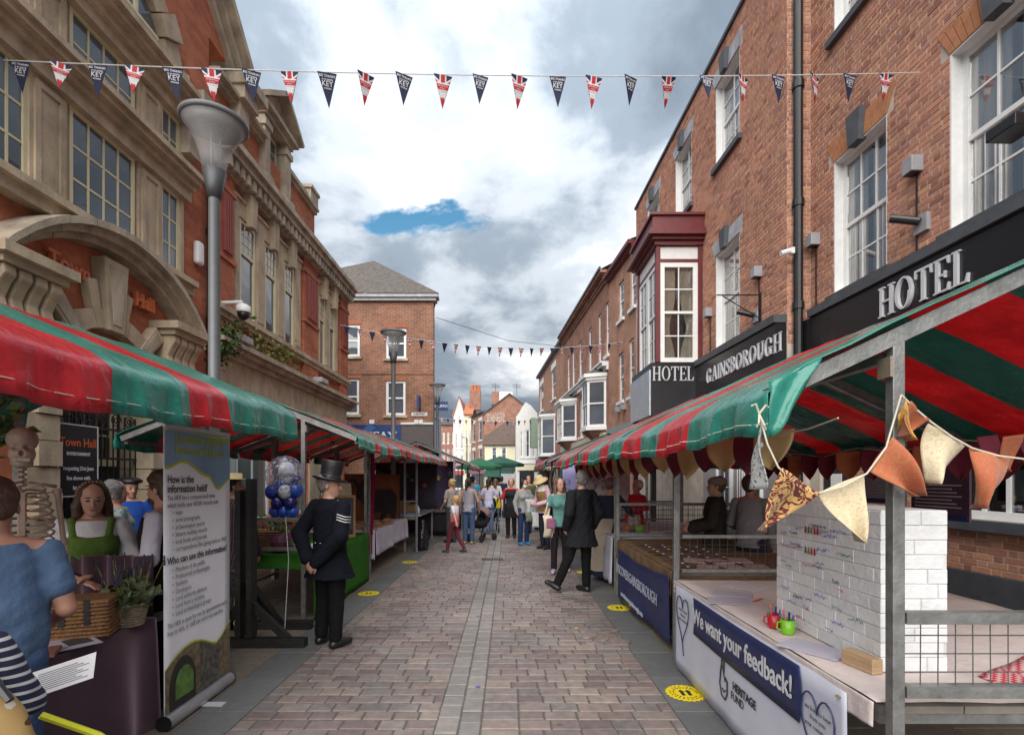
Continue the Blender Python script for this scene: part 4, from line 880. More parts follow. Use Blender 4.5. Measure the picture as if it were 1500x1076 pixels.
MB(FL).box(0, FL.L, -0.03, 0, FL.z(600, 548), FL.z(600, 543)).build('string_course', M_br2, lb)
mb = MB(FL); mb.box(-0.1, FL.L + 0.2, -0.22, 0.3, ze, ze + 0.12); mb.box(-0.1, FL.L + 0.12, -0.14, 0.3, ze - 0.12, ze); mb.build('eaves', mat('eaves_grey', (0.36, 0.36, 0.37), 0.6, var=0.2), lb)
zr = ze + 0.13; hb = 5.2
apx = FL.u(548, 3.2); apz = FL.z(548, 382, 3.2)
mb = MB(FL); mb.add([(-2, -0.25, zr), (FL.L + 0.25, -0.25, zr), (apx, 3.2, apz), (apx - 1.5, 7.0, apz), (FL.L - 1.95, 9, zr), (-2, 9, zr), (-2, 0, zr)], [(0, 1, 2), (1, 4, 3, 2), (0, 2, 3, 5)]); mb.build('roof', mat('roof_brown', (0.10, 0.085, 0.075), 0.85, var=0.4, scale=7, bump=0.5, bscale=16), lb)
M_blue = mat('sign_blue', (0.02, 0.05, 0.16), 0.4, var=0.15); M_bluel = mat('sign_blue_light', (0.05, 0.12, 0.32), 0.4)
zt = FL.z(560, 622); MB(FL).box(0, FL.u(588), -0.12, 0, zt - 0.95, zt).build('shop_sign', M_blue, lb)
mb = MB(FL)
for k in range(2): mb.beam((FL.u(508) + k * 1.1, -0.125, zt - 0.95), (FL.u(508) + 1.1 - k * 1.1, -0.125, zt - 0.02), 0.006, 0.28)
mb.build('sign_cross', M_bluel, lb)
mb = MB(); text_mb(mb, 'HALIFAX', 0.52, fplane(FL, FL.u(545), -0.135, zt - 0.5), extrude=0.006, bold=0.012); mb.build('lettering', mat('sign_text', (0.55, 0.6, 0.7), 0.5), lb)
MB(FL).box(FL.u(588) + 0.003, FL.L, -0.1, 0, FL.z(600, 665), FL.z(600, 622)).build('shop_panel', mat('panel_brown', (0.1, 0.085, 0.085), 0.6), lb); MB(FL).box(FL.u(588), FL.L, -0.14, 0, FL.z(600, 622) + 0.003, FL.z(600, 619)).build('ledge', M_white, lb)
MB(FL).box(FL.u(603), FL.u(626), -0.03, 0, FL.z(615, 609), FL.z(615, 604)).build('street_name_plate', M_white, lb)
mb = MB(); text_mb(mb, 'SILVER STREET', 0.1, fplane(FL, FL.u(614.5), -0.034, FL.z(615, 606.5)), extrude=0.001, bold=0.002, sx=0.75); mb.build('plate_lettering', M_blk, lb)
MB(FL).box(FL.u(615) - 0.04, FL.u(615) + 0.04, -0.5, 0, FL.z(615, 600), FL.z(615, 581)).build('blade_sign', M_blue, lb)
for px in (546, 611, 617): MB(FL).box(FL.u(px) - 0.09, FL.u(px) + 0.09, -0.16, 0, FL.z(px, 621), FL.z(px, 615)).build('floodlight', M_white, lb)
hs = thing('hanging_sign', (-2.9, 20.6, 4), 'blue hanging shop sign beside the farthest street lamp', 'hanging sign')
q = MB(); x0, x1 = (634 - VPX) * 20.5 / FPX, (656 - VPX) * 20.5 / FPX; z0, z1 = CAMH + (VPY - 601) * 20.5 / FPX, CAMH + (VPY - 588) * 20.5 / FPX
q.box(x0, x1, 20.5, 20.56, z0, z1); q.build('panel', M_blue, hs); mb = MB(); text_mb(mb, 'HALIFAX', 0.15, plane_M(((x0 + x1) / 2, 20.495, (z0 + z1) / 2), (1, 0, 0), (0, 0, 1)), extrude=0.001, bold=0.004); mb.build('lettering', mat('sign_text', (0.6, 0.6, 0.6)), hs)

# ================================================================ buildings further down on the right
def XR(Y): return 4.4 - 0.068 * (Y - 20)
M_br3 = brickmat('orange_brick_far', (0.42, 0.18, 0.10), (0.30, 0.12, 0.075), (0.36, 0.28, 0.22), 0.24, 0.08, 0.012); M_br4 = brickmat('red_brick_far', (0.34, 0.13, 0.08), (0.24, 0.085, 0.06), (0.3, 0.22, 0.17), 0.24, 0.08, 0.012)
def rwin(par, fr, pa, pb, zb, zt_, cols=1, rows=1, d=0.06, m=None, lint=None, sill=True):
    a, b = fr.u(pa), fr.u(pb); o = window(par, fr, a, b, zb, zt_, d, cols, rows, m or M_white, M_glass, fw=0.08, bar=0.03)
    if sill: MB(fr).box(a - 0.08, b + 0.08, -0.09, 0, zb - 0.12, zb - 0.003).build('sill', M_white, o)
    if lint: MB(fr).box(a - 0.08, b + 0.08, -0.03, 0, zt_ + 0.003, zt_ + lint).build('lintel', M_white, par)
    return (a, b, zb, zt_)
F2 = Frame((XR(21.6), 21.6), (4.56, 18.15)); b2 = thing('narrow_building', (4.5, 20, 0), 'narrow orange brick building with dark red eaves beside the hotel', 'building')
def ops_of(fr, lst): return [(fr.u(a), fr.u(b), c, d) for a, b, c, d in lst]
l2 = [(906, 914, 7.9, 9.4), (923, 931, 7.9, 9.6), (906, 913.5, 4.7, 6.6), (921, 928.5, 4.7, 6.8)]
mb = MB(F2); wall(mb, 0, F2.L, 0, 10.1, 0, 0.3, ops_of(F2, l2)); mb.build('wall', M_br3, b2); MB(F2).box(0, F2.L, 0.3, 5, 0, 10).build('core', M_dark, b2)
for q in l2: rwin(b2, F2, *q, 1, 2)
mb = MB(F2); steps(mb, -0.05, F2.L, [(10.0, 10.12, 0.15), (10.12, 10.26, 0.28)], 0.3); mb.build('eaves', M_red, b2); MB(F2).add([(0, -0.2, 10.27), (F2.L, -0.2, 10.27), (F2.L, 4, 12), (0, 4, 12)], [(0, 1, 2, 3)]).build('roof', M_slate, b2)
MB(F2).box(0, F2.L, -0.12, 0, 3.0, 3.75).build('shop_fascia', mat('fascia_grey', (0.25, 0.27, 0.29), 0.6), b2)
for px, py in ((908, 607), (916, 583), (930, 600)): MB(F2).box(F2.u(px) - 0.1, F2.u(px) + 0.1, -0.2, 0, 4.3, 4.5).build('floodlight', M_fl, b2)
F3 = Frame((XR(32.5), 32.5), (XR(21.65), 21.65)); b3 = thing('long_shop_building', (4, 27, 0), 'long red brick building with white bow windows and white cornice', 'building')
l3 = [(831, 834.5, 6.9, 9.1), (838, 842, 6.9, 9.1), (848, 853, 6.9, 9.1), (862, 867, 6.9, 9.1), (876, 881, 6.9, 9.2), (887, 892, 7.0, 9.3), (849, 854, 3.9, 6.0)]
mb = MB(F3); wall(mb, 0, F3.L, 0, 10.5, 0, 0.3, ops_of(F3, l3)); mb.build('wall', M_br4, b3); MB(F3).box(0, F3.L, 0.3, 6, 0, 10.4).build('core', M_dark, b3)
for q in l3: rwin(b3, F3, *q, 1, 1)
mb = MB(F3); steps(mb, 0, F3.L, [(10.2, 10.32, 0.08), (10.32, 10.44, 0.16), (10.5, 10.62, 0.36)], 0.3)
for i in range(40): mb.box(0.1 + i * 0.27, 0.22 + i * 0.27, -0.28, 0, 10.44, 10.5)
mb.build('eaves', M_br4, b3); MB(F3).add([(0, -0.36, 10.63), (F3.L, -0.36, 10.63), (F3.L, 4, 13), (0, 4, 13)], [(0, 1, 2, 3)]).build('roof', M_slate, b3); MB(F3).box(0, F3.L, -0.42, -0.34, 10.62, 10.74).build('gutter', M_blackp, b3)
mb = MB(F3); steps(mb, 0, F3.L, [(6.35, 6.5, 0.1), (6.5, 6.62, 0.28), (6.62, 6.7, 0.36)]); mb.build('white_cornice', M_white, b3)
mb = MB(F3); mb.prism([(F3.L - 5.2, 6.3), (F3.L - 3.0, 5.75), (F3.L - 0.8, 6.3)], -0.2, 0, 'y'); mb.box(F3.L - 5.4, F3.L - 0.7, -0.26, 0, 6.2, 6.33); mb.build('pediment_board', M_white, b3)
mb = MB(F3); mb.box(0, F3.L, -0.22, 0, 3.0, 3.65); mb.build('shop_fascia', mat('fascia_cream', (0.5, 0.46, 0.34), 0.6), b3); MB(F3).box(0.1, F3.L - 0.1, -0.1, 0, 0.02, 3.0).build('shop_front', M_glassd, b3)
def bow(par, fr, uc, w, pr, z0, z1, name='bow_window'):
    pts = [(uc - w / 2, 0.0), (uc - w * 0.3, -pr), (uc + w * 0.3, -pr), (uc + w / 2, 0.0)]
    o = None
    for k, ((a, da), (b, db)) in enumerate(zip(pts, pts[1:])):
        p0 = fr.M @ Vector((a, da, 0)); p1 = fr.M @ Vector((b, db, 0)); f = Frame((p0.x, p0.y), (p1.x, p1.y))
        q = window(par, f, 0.001, f.L - 0.001, z0, z1, 0.0, 1 if k != 1 else 2, 1, M_white, M_glass, fw=0.1, bar=0.05, name=name)
    for zz0, zz1, e in ((z1, z1 + 0.12, 0.08), (z1 + 0.121, z1 + 0.28, 0.16), (z0 - 0.15, z0 - 0.001, 0.08)):
        mb = MB(fr); mb.prism([(uc - w / 2 - e, 0), (uc - w * 0.3 - e * .6, -pr - e), (uc + w * 0.3 + e * .6, -pr - e), (uc + w / 2 + e, 0)], zz0, zz1, 'z'); mb.build('bow_cornice', M_white, par)
    mb = MB(fr); mb.add([(uc - w / 2 - .1, 0, z1 + .28), (uc - w * .3 - .08, -pr - .1, z1 + .28), (uc + w * .3 + .08, -pr - .1, z1 + .28), (uc + w / 2 + .1, 0, z1 + .28), (uc, 0, z1 + .8)], [(0, 1, 4), (1, 2, 4), (2, 3, 4)]); mb.build('bow_roof', M_slate, par)
    mb = MB(fr); mb.add([(uc - w / 2, 0, z0 - .15), (uc - w * .3, -pr, z0 - .15), (uc + w * .3, -pr, z0 - .15), (uc + w / 2, 0, z0 - .15), (uc, 0, z0 - .9)], [(0, 1, 4), (1, 2, 4), (2, 3, 4)]); mb.build('bow_base', M_br4, par)
bow(b3, F3, F3.u(880), 1.9, 0.75, 3.95, 6.0); bow(b3, F3, F3.u(838), 2.6, 0.75, 3.95, 5.9)
F4 = Frame((XR(45), 45), (XR(32.55), 32.55)); b4 = thing('brick_house', (3, 38, 0), 'two storey red brick house with grey bay beyond the white bow windows', 'building')
l4 = [(791, 796, 7.4, 9.6), (808, 814, 7.4, 9.6), (790, 795, 3.7, 5.9)]
mb = MB(F4); wall(mb, 0, F4.L, 0, 10.5, 0, 0.3, ops_of(F4, l4)); mb.build('wall', M_br3, b4); MB(F4).box(0, F4.L, 0.3, 6, 0, 10.4).build('core', M_dark, b4)
for q in l4: rwin(b4, F4, *q, 1, 1, lint=0.45)
bow(b4, F4, F4.u(808), 3.2, 0.9, 3.4, 6.0); MB(F4).box(0, F4.L, -0.25, 0.3, 10.5, 10.7).build('eaves', M_lead, b4); MB(F4).add([(0, -0.25, 10.71), (F4.L, -0.25, 10.71), (F4.L, 4, 13), (0, 4, 13)], [(0, 1, 2, 3)]).build('roof', M_slate, b4)
MB(F4).box(0, F4.L, -0.3, 0, 2.6, 3.3).build('shop_fascia', mat('fascia_magenta', (0.3, 0.02, 0.12), 0.5), b4); MB(F4).box(0, F4.L, -0.08, 0, 0.02, 2.6).build('shop_front', M_glassd, b4)
MB(F4).box(F4.u(795), F4.u(798), -1.1, -0.2, 4.2, 6.6).build('hanging_sign', mat('sign_sage', (0.2, 0.27, 0.2), 0.6), b4)

# ================================================================ houses closing the view
def gable_house(name, label, x0, x1, y, ze, m, wins, roofm=None, ridge=None, gable=False, shop=None, depth=8, cat='house', colsr=(1, 2), wm=None, lint=0.0, p1=None):
    fr = Frame((x0, y), p1 or (x1, y)); L_ = fr.L; t = thing(name, ((x0 + x1) / 2, y, 0), label, cat)
    ops = [(L_ * a, L_ * b, c, d) for a, b, c, d in wins]
    mb = MB(fr); wall(mb, 0, L_, 0, ze, 0, 0.25, ops); mb.box(0, 0.25, 0.25, depth, 0, ze); mb.box(L_ - 0.25, L_, 0.25, depth, 0, ze)
    if gable: mb.prism([(0, ze), (L_, ze), (L_ / 2, ridge)], 0, 0.25, 'y')
    mb.build('wall', m, t)
    for o_ in ops:
        w_ = window(t, fr, *o_, 0.06, *colsr, wm or M_white, M_glass, fw=0.09, bar=0.03, sash=False)
        MB(fr).box(o_[0] - 0.08, o_[1] + 0.08, -0.08, 0, o_[2] - 0.12, o_[2] - 0.003).build('sill', M_white, w_)
        if lint: MB(fr).box(o_[0] - 0.08, o_[1] + 0.08, -0.03, 0, o_[3] + 0.003, o_[3] + lint).build('lintel', M_white, t)
    if roofm:
        mb = MB(fr)
        if gable: mb.add([(-0.15, -0.2, ze - 0.1), (L_ / 2, -0.2, ridge + 0.05), (L_ + 0.15, -0.2, ze - 0.1), (-0.15, depth, ze - 0.1), (L_ / 2, depth, ridge + 0.05), (L_ + 0.15, depth, ze - 0.1)], [(0, 1, 4, 3), (1, 2, 5, 4)])
        else: mb.add([(-0.1, -0.3, ze), (L_ + 0.1, -0.3, ze), (L_ + 0.1, depth / 2, ridge), (-0.1, depth / 2, ridge), (-0.1, depth, ze), (L_ + 0.1, depth, ze)], [(0, 1, 2, 3), (3, 2, 5, 4)])
        mb.build('roof', roofm, t, thick=0.12)
    if shop:
        MB(fr).box(0.1, L_ - 0.1, -0.15, 0, shop[0], shop[1]).build('shop_fascia', shop[2], t); MB(fr).box(0.3, L_ - 0.3, -0.05, 0, 0.3, shop[0] - 0.05).build('shop_window', M_glassd, t)
    return t, fr
M_rwhite = mat('render_white', (0.62, 0.62, 0.6), 0.85, var=0.08, scale=1.5); M_rcream = mat('render_cream', (0.66, 0.62, 0.45), 0.85, var=0.08, scale=1.5); M_tile = mat('pantile_orange', (0.42, 0.15, 0.075), 0.85, var=0.3, scale=5, bump=0.5, bscale=9)
M_btile = mat('pantile_brown', (0.11, 0.075, 0.06), 0.9, var=0.35, scale=5, bump=0.5, bscale=9)
def XP(px, Y): return (px - VPX) * Y / FPX
def ZP(py, Y): return CAMH + (VPY - py) * Y / FPX
Y1 = 74
gable_house('terrace_house', 'far brick terrace left of the white gabled house', XP(646, 92), XP(668, 92), 92, ZP(622, 92), M_br4, [(0.12, 0.24, 4.5, 7), (0.42, 0.54, 4.5, 7), (0.75, 0.87, 4.5, 7), (0.12, 0.24, 8, 10), (0.42, 0.54, 8, 10), (0.75, 0.87, 8, 10)], M_slate, ZP(612, 92), colsr=(1, 2))
gable_house('gabled_house', 'tall white rendered gabled house with orange pantile roof far down the street', XP(664, Y1), XP(681, Y1), Y1, ZP(610, Y1), M_rwhite, [(0.15, 0.35, 2.9, 5), (0.65, 0.85, 2.9, 5), (0.15, 0.35, 6, 8.2), (0.65, 0.85, 6, 8.2), (0.4, 0.6, 9.5, 11)], M_tile, ZP(580, Y1), True, (2.2, 2.8, mat('fascia_red', (0.35, 0.05, 0.05), 0.6)), 10)
gable_house('cream_house', 'narrow cream rendered house with orange roof and chimney stack', XP(680, 70), XP(692, 70), 70, ZP(607, 70), M_rcream, [(0.15, 0.4, 6.3, 8.3), (0.6, 0.85, 6.3, 8.3), (0.15, 0.4, 3.4, 5.3), (0.6, 0.85, 3.4, 5.3)], M_tile, ZP(583, 70), False, (2.4, 3.0, M_lead), 9)
ch = thing('chimney_stack', (XP(697, 72), 72, ZP(590, 72)), 'red brick chimney stack with three pots above the orange roof', 'chimney')
MB().box(XP(688, 72), XP(704, 72), 72, 73.2, ZP(600, 72), ZP(572, 72)).build('stack', M_br4, ch)
for k in range(3):
    x = XP(691 + 5 * k, 72); MB().lathe([(0.28, 0), (0.24, 0.5), (0.26, 0.85)], (x, 72.6, ZP(572, 72)), 10).build('chimney_pot', M_tile, ch)
# brick house with a white painted advertisement on its gable: the front faces left, the gable the camera
gx0, gx1, gy = XP(709, 60), XP(784, 60), 60.0
t, fr = gable_house('advert_house', 'brick house whose gable carries a faded painted advertisement', gx0, gx1, gy, ZP(605, 60), M_br4, [], M_lead, ZP(577, 60), True, depth=10)
mb = MB(); [text_mb(mb, tx, sz, fplane(fr, fr.u(726), -0.02, ZP(py, 60)), extrude=0.004, bold=0.012, sx=sx_) for tx, sz, py, sx_ in (('RAG & BATTEN', 0.62, 607.5, 0.52), ('FURNISHERS', 0.62, 612, 0.6), ('REMOVERS', 0.62, 616, 0.7))]
mb.build('painted_lettering', mat('faded_white', (0.5, 0.4, 0.34), 0.9, var=0.3, scale=2), t)
F5 = Frame((XP(690, 66), 66), (gx0 + 0.01, gy + 0.02)); l5 = [(0.12, 0.34, 6.3, 8.6), (0.6, 0.85, 6.3, 8.7), (0.12, 0.34, 3.2, 5.2), (0.6, 0.85, 3.2, 5.3)]
gable_house('brick_shop', 'red brick shop with white lintels left of the painted gable', XP(690, 66), 0, 66, ZP(606, 62), M_br3, l5, M_slate, ZP(600, 62), p1=(gx0 + 0.01, gy + 0.02), lint=0.4, shop=(2.2, 2.9, mat('fascia_plum', (0.3, 0.12, 0.16), 0.6)), depth=3)
mb = MB(); xx = XP(735, 61)
mb.box(XP(720, 61), XP(731, 61), 61, 62.2, ZP(592, 61), ZP(573, 61)); o = mb.build('chimney', M_br4); tag(o, 'plain brick chimney above the gable with the painted advertisement', 'chimney')
o = MB().box(XP(731.2, 61), XP(751, 61), 61.02, 62.2, ZP(594, 61), ZP(573, 61)).build('chimney', M_rwhite); tag(o, 'white rendered chimney block beside the plain brick chimney', 'chimney')
for px in (726, 757):
    x = XP(px, 61.5); mb = MB(); mb.tube([(x, 61.5, ZP(578, 61.5)), (x, 61.5, ZP(561, 61.5))], 0.03, 5)
    for k in range(4): mb.tube([(x - 0.5, 61.5, ZP(563 + k * 1.5, 61.5)), (x + 0.5, 61.5, ZP(563 + k * 1.5, 61.5))], 0.015, 4)
    o = mb.build('aerial', M_blackp); tag(o, 'thin television aerial on the %s chimney' % ('brick' if px == 726 else 'white'), 'aerial')
# low cream shop with brown pantile roof
t, fr = gable_house('cream_shop', 'low cream shop with steep brown pantile roof and green awning', XP(710, 52), XP(757, 52), 52, ZP(652, 52), M_rcream, [(0.22, 0.38, 3.4, 4.9), (0.52, 0.68, 3.4, 4.9)], None, depth=5, shop=(2.4, 3.0, mat('fascia_dgreen', (0.015, 0.04, 0.035), 0.5)))
mb = MB(fr); L_ = fr.L; mb.add([(-0.2, -0.2, ZP(652, 52)), (L_ + 0.1, -0.2, ZP(652, 52)), (L_ + 1.6, 3.5, ZP(616, 56)), (L_ * 0.75, 3.5, ZP(616, 56)), (-0.2, 2.5, ZP(640, 54))], [(0, 1, 2, 3), (0, 3, 4)]); mb.build('roof', M_btile, t, thick=0.12)
mb = MB(fr); mb.add([(L_ * 0.0, -0.15, 2.45), (L_ * 0.85, -0.15, 2.45), (L_ * 0.9, -1.6, 1.95 - 0.15), (-0.1, -1.6, 1.8)], [(0, 1, 2, 3)]); mb.build('awning', mat('awning_green', (0.01, 0.06, 0.04), 0.7), t, thick=0.03)
# white shop with shaped parapet
xa, xb = XP(756, 46), XP(787, 46)
t, fr = gable_house('white_shop', 'white rendered shop with shaped parapet and cream sign', xa, xb, 46, 6.9, M_rwhite, [(0.2, 0.32, 3.6, 5.9), (0.45, 0.65, 3.6, 6.1), (0.78, 0.9, 3.6, 5.9)], None, depth=6, shop=(2.4, 2.95, M_rcream))
mb = MB(fr); L_ = fr.L; mb.prism([(0, 6.9), (L_, 6.9), (L_, 7.6), (L_ * .7, 8.3), (L_ * .45, 8.6), (L_ * .3, 8.2), (L_ * .1, 7.5), (0, 7.3)], 0, 0.25, 'y'); mb.build('parapet', M_rwhite, t); mb = MB(fr); mb.box(-0.1, L_ + 0.1, -0.2, 0, 3.0, 3.2); mb.build('ledge', M_white, t)
o = MB().tube([(XP(684, 50), 50, 0), (XP(684, 50), 50, ZP(641, 50)), (XP(676, 50), 50, ZP(640, 50))], 0.06, 6).build('far_lamp_post', M_lead); tag(o, 'thin dark lamp post with a side arm before the far white house', 'street lamp')

# ================================================================ market stalls
def pvc(name, col, trans=0.22):
    m, nt, b = newmat(name); L = nt.links.new
    g = nt.nodes.new('ShaderNodeNewGeometry')
    n = nt.nodes.new('ShaderNodeTexNoise'); n.inputs['Scale'].default_value = 3.5; n.inputs['Detail'].default_value = 8; n.inputs['Roughness'].default_value = 0.7; L(g.outputs['Position'], n.inputs['Vector'])
    r = nt.nodes.new('ShaderNodeValToRGB'); r.color_ramp.elements[0].position = 0.3; r.color_ramp.elements[1].position = 0.75
    r.color_ramp.elements[0].color = (*[c * 0.78 for c in col], 1); r.color_ramp.elements[1].color = (*[min(1, c * 1.25 + 0.015) for c in col], 1); L(n.outputs['Fac'], r.inputs[0]); L(r.outputs[0], b.inputs['Base Color'])
    rr = nt.nodes.new('ShaderNodeMapRange'); rr.inputs['To Min'].default_value = 0.14; rr.inputs['To Max'].default_value = 0.36; L(n.outputs['Fac'], rr.inputs[0]); L(rr.outputs[0], b.inputs['Roughness'])
    b.inputs['Coat Weight'].default_value = 0.15; b.inputs['Coat Roughness'].default_value = 0.2
    n2 = nt.nodes.new('ShaderNodeTexNoise'); n2.inputs['Scale'].default_value = 9; n2.inputs['Detail'].default_value = 5; n2.inputs['Distortion'].default_value = 0.6; L(g.outputs['Position'], n2.inputs['Vector'])
    mp = nt.nodes.new('ShaderNodeMapping'); mp.inputs['Scale'].default_value = (0.9, 7, 0.9); L(g.outputs['Position'], mp.inputs[0]); n3 = nt.nodes.new('ShaderNodeTexNoise'); n3.inputs['Scale'].default_value = 1.0; n3.inputs['Detail'].default_value = 2; n3.inputs['Distortion'].default_value = 0.8; L(mp.outputs[0], n3.inputs['Vector'])
    bp0 = nt.nodes.new('ShaderNodeBump'); bp0.inputs['Strength'].default_value = 0.35; bp0.inputs['Distance'].default_value = 0.05; L(n3.outputs['Fac'], bp0.inputs['Height'])
    bp = nt.nodes.new('ShaderNodeBump'); bp.inputs['Strength'].default_value = 0.4; bp.inputs['Distance'].default_value = 0.03; L(n2.outputs['Fac'], bp.inputs['Height']); L(bp0.outputs[0], bp.inputs['Normal']); L(bp.outputs[0], b.inputs['Normal'])
    tr = nt.nodes.new('ShaderNodeBsdfTranslucent'); L(r.outputs[0], tr.inputs[0]); ms = nt.nodes.new('ShaderNodeMixShader'); ms.inputs[0].default_value = trans
    L(b.outputs[0], ms.inputs[1]); L(tr.outputs[0], ms.inputs[2]); L(ms.outputs[0], nt.nodes['Material Output'].inputs[0])
    return m
M_cg = pvc('canopy_green', (0.02, 0.21, 0.16), 0.12); M_cr = pvc('canopy_red', (0.68, 0.035, 0.05), 0.42)
M_galv = mat('galvanised_steel', (0.21, 0.21, 0.205), 0.5, 0.55, var=0.3, scale=12, bump=0.15, bscale=50)
M_wire = mat('galvanised_wire', (0.1, 0.1, 0.1), 0.5, 0.5)
def hnoise(x, y, s=0.0): return math.sin(x * 3.1 + y * 5.3 + s) * 0.5 + math.sin(x * 7.7 - y * 4.1 + 1.7 + s) * 0.3 + math.sin(x * 13.3 + y * 11.9 + s * 2) * 0.2
def stall(label, s, y0, y1, xe, ze, xr, zr, xb, stripes, posts_y, xp, xbp, val=0.2, first='g', zb=None, rails=(), seed=0.0, gv=False):
    """s = +1 on the right of the street, -1 on the left; xe eave, xr ridge, xb back eave; stripes = Y limits"""
    t = thing('market_stall', (xp, (y0 + y1) / 2, 0), label, 'market stall', 'striped market stalls')
    zb = zb if zb is not None else ze
    prof = [(xe, ze - val, 1.0), (xe, ze - val * 0.75, .75), (xe, ze - val * 0.5, .5), (xe, ze - val * 0.25, .25), (xe, ze - 0.03, 0.02), (xe + s * 0.04, ze + 0.01, 0)]
    for i in range(1, 11): k = i / 10; prof.append((xe + (xr - xe) * k, ze + (zr - ze) * k + 0.012, 0))
    for i in range(1, 11): k = i / 10; prof.append((xr + (xb - xr) * k, zr + (zb - zr) * k + 0.012, 0))
    prof += [(xb + s * 0.03, zb - val * 0.5, 0.5), (xb + s * 0.03, zb - val, 1.0)]
    nv = len(prof) - 1; cuts = [y0] + [c for c in stripes if y0 < c < y1] + [y1]
    def pt(y, j):
        x, z, hang = prof[j]; sag = 0
        for a, b in zip(posts_y, posts_y[1:]):
            if a <= y <= b: sag = math.sin(math.pi * (y - a) / (b - a)) ** 2
        mid = 0
        if 5 < j < 15: q = (j - 5) / 10; mid = math.sin(math.pi * q)
        z -= sag * (0.03 * (1 - abs(mid)) if j < 17 else 0.02) + mid * 0.025 * sag
        z += 0.008 * hnoise(x * 2, y * 2.2, seed) * (1 if not hang else 0.5)
        if hang:
            x += -s * hang * (0.018 * math.sin(y * 21 + seed + 1.5 * math.sin(y * 4)) + 0.02 * math.sin(y * 47 + seed) * 0.5 + 0.02); z += 0.01 * math.sin(y * 9 + seed) * hang
        return (x, y, z)
    mb = MB(); cur = first
    for a, b in zip(cuts, cuts[1:]):
        n = max(2, int((b - a) / 0.035)); mb.m = 0 if cur == 'g' else 1
        mb.grid(lambda uu, vv: pt(a + (b - a) * uu, round(vv * nv)), n, nv); cur = 'r' if cur == 'g' else 'g'
    mb.build('canopy', [M_cg, M_cr], t, smooth=True, weld=True, thick=0.004)
    mb = MB(); mb.tube([(pt(y0 + (y1 - y0) * i / 60, 1)[0] - s * 0.003, y0 + (y1 - y0) * i / 60, pt(y0 + (y1 - y0) * i / 60, 1)[2]) for i in range(61)], 0.0022, 4); mb.build('hem_stitching', mat('thread', (0.6, 0.58, 0.5)), t)
    sl = (zr - ze) / (xr - xe)
    for y in posts_y:
        zt = ze + sl * (xp - xe) - 0.05
        MB().box(xp - 0.024, xp + 0.024, y - 0.022, y + 0.022, 0.0, zt).build('post', M_galv, t, bevel=0.004)
        zt2 = zb + (zr - zb) / (xr - xb) * (xbp - xb) - 0.05
        MB().box(xbp - 0.025, xbp + 0.025, y - 0.025, y + 0.025, 0.0, zt2).build('post', M_galv, t)
        mb = MB(); mb.beam((xe + s * 0.03, y, ze - 0.035), (xr, y, zr - 0.035), 0.045, 0.06); mb.build('rafter', M_galv, t); MB().beam((xr, y, zr - 0.036), (xb - s * 0.03, y, zb - 0.036), 0.045, 0.06).build('rafter', M_galv, t)
        MB().box(xp - 0.045 * s, xp - 0.032 * s, y - 0.035, y + 0.035, zt - 0.16, zt - 0.08).build('bracket', mat('bracket_rust', (0.25, 0.2, 0.15), 0.6, 0.3), t)
    ya, yb = posts_y[0], posts_y[-1]
    for x, z in ((xp, ze + sl * (xp - xe) - 0.12), (xr, zr - 0.11), (xe + s * 0.05, ze - 0.07), (xb - s * 0.05, zb - 0.07)):
        MB().box(x - 0.02, x + 0.02, ya + 0.031, yb - 0.031, z - 0.02, z + 0.02).build('rail', M_galv, t)
    for (p0, p1) in rails: MB().beam(p0, p1, 0.04, 0.04).build('rail', M_galv, t)
    return t
def mesh_panel(t, a, b, z0, z1, pitch=0.075, rail=0.03):
    """wire mesh panel between two ground points"""
    a, b = Vector((a[0], a[1], 0)), Vector((b[0], b[1], 0)); L_ = (b - a).length; d = (b - a).normalized()
    fr = MB(); fr.beam(a + Vector((0, 0, z0)), b + Vector((0, 0, z0)), rail, rail); fr.beam(a + Vector((0, 0, z1)), b + Vector((0, 0, z1)), rail, rail); o = fr.build('mesh_frame', M_galv, t)
    mb = MB(); n = int(L_ / pitch)
    for i in range(1, n): p = a + d * L_ * i / n; mb.tube([p + Vector((0, 0, z0)), p + Vector((0.002 * math.sin(i), 0, z1))], 0.0028, 4, False)
    m_ = max(2, int((z1 - z0) / pitch))
    for j in range(1, m_): z = z0 + (z1 - z0) * j / m_; mb.tube([a + Vector((0.004, 0.004, z)), b + Vector((0.004, 0.004, z))], 0.0028, 4, False)
    q = mb.build('wire_mesh', M_wire, o, recalc=False); q['kind'] = 'stuff'
    return o
RS = [2.78, 3.33, 3.8, 4.32, 5.1, 5.6, 6.4, 6.9, 7.6, 8.1, 8.9, 9.4, 10.2, 10.7, 11.5, 12, 12.7, 13.2, 13.9, 14.4, 15.1, 15.6, 16.2]
R1 = stall('striped stall nearest on the right, over the white feedback banner', 1, 1.95, 4.66, 1.0, 2.04, 2.6, 2.78, 4.2, RS, (2.0, 4.62), 1.53, 3.6, 0.19, seed=0.3)
R2 = stall('second striped stall on the right, over the navy banner', 1, 4.68, 7.38, 1.02, 2.06, 2.6, 2.78, 4.2, RS, (4.74, 7.32), 1.58, 3.6, 0.19, first='g', seed=1.3)
R3 = stall('third striped stall on the right, behind the man in the dark suit', 1, 7.4, 10.6, 1.0, 2.06, 2.6, 2.78, 4.2, RS, (7.45, 10.5), 1.58, 3.6, 0.19, first='r', seed=2.1)
R4 = stall('small striped stall on the right below the magenta shop sign', 1, 11.6, 16.4, 0.85, 2.1, 2.3, 2.7, 3.6, RS, (11.7, 14.0, 16.3), 1.4, 3.2, 0.2, first='g', seed=3.1)
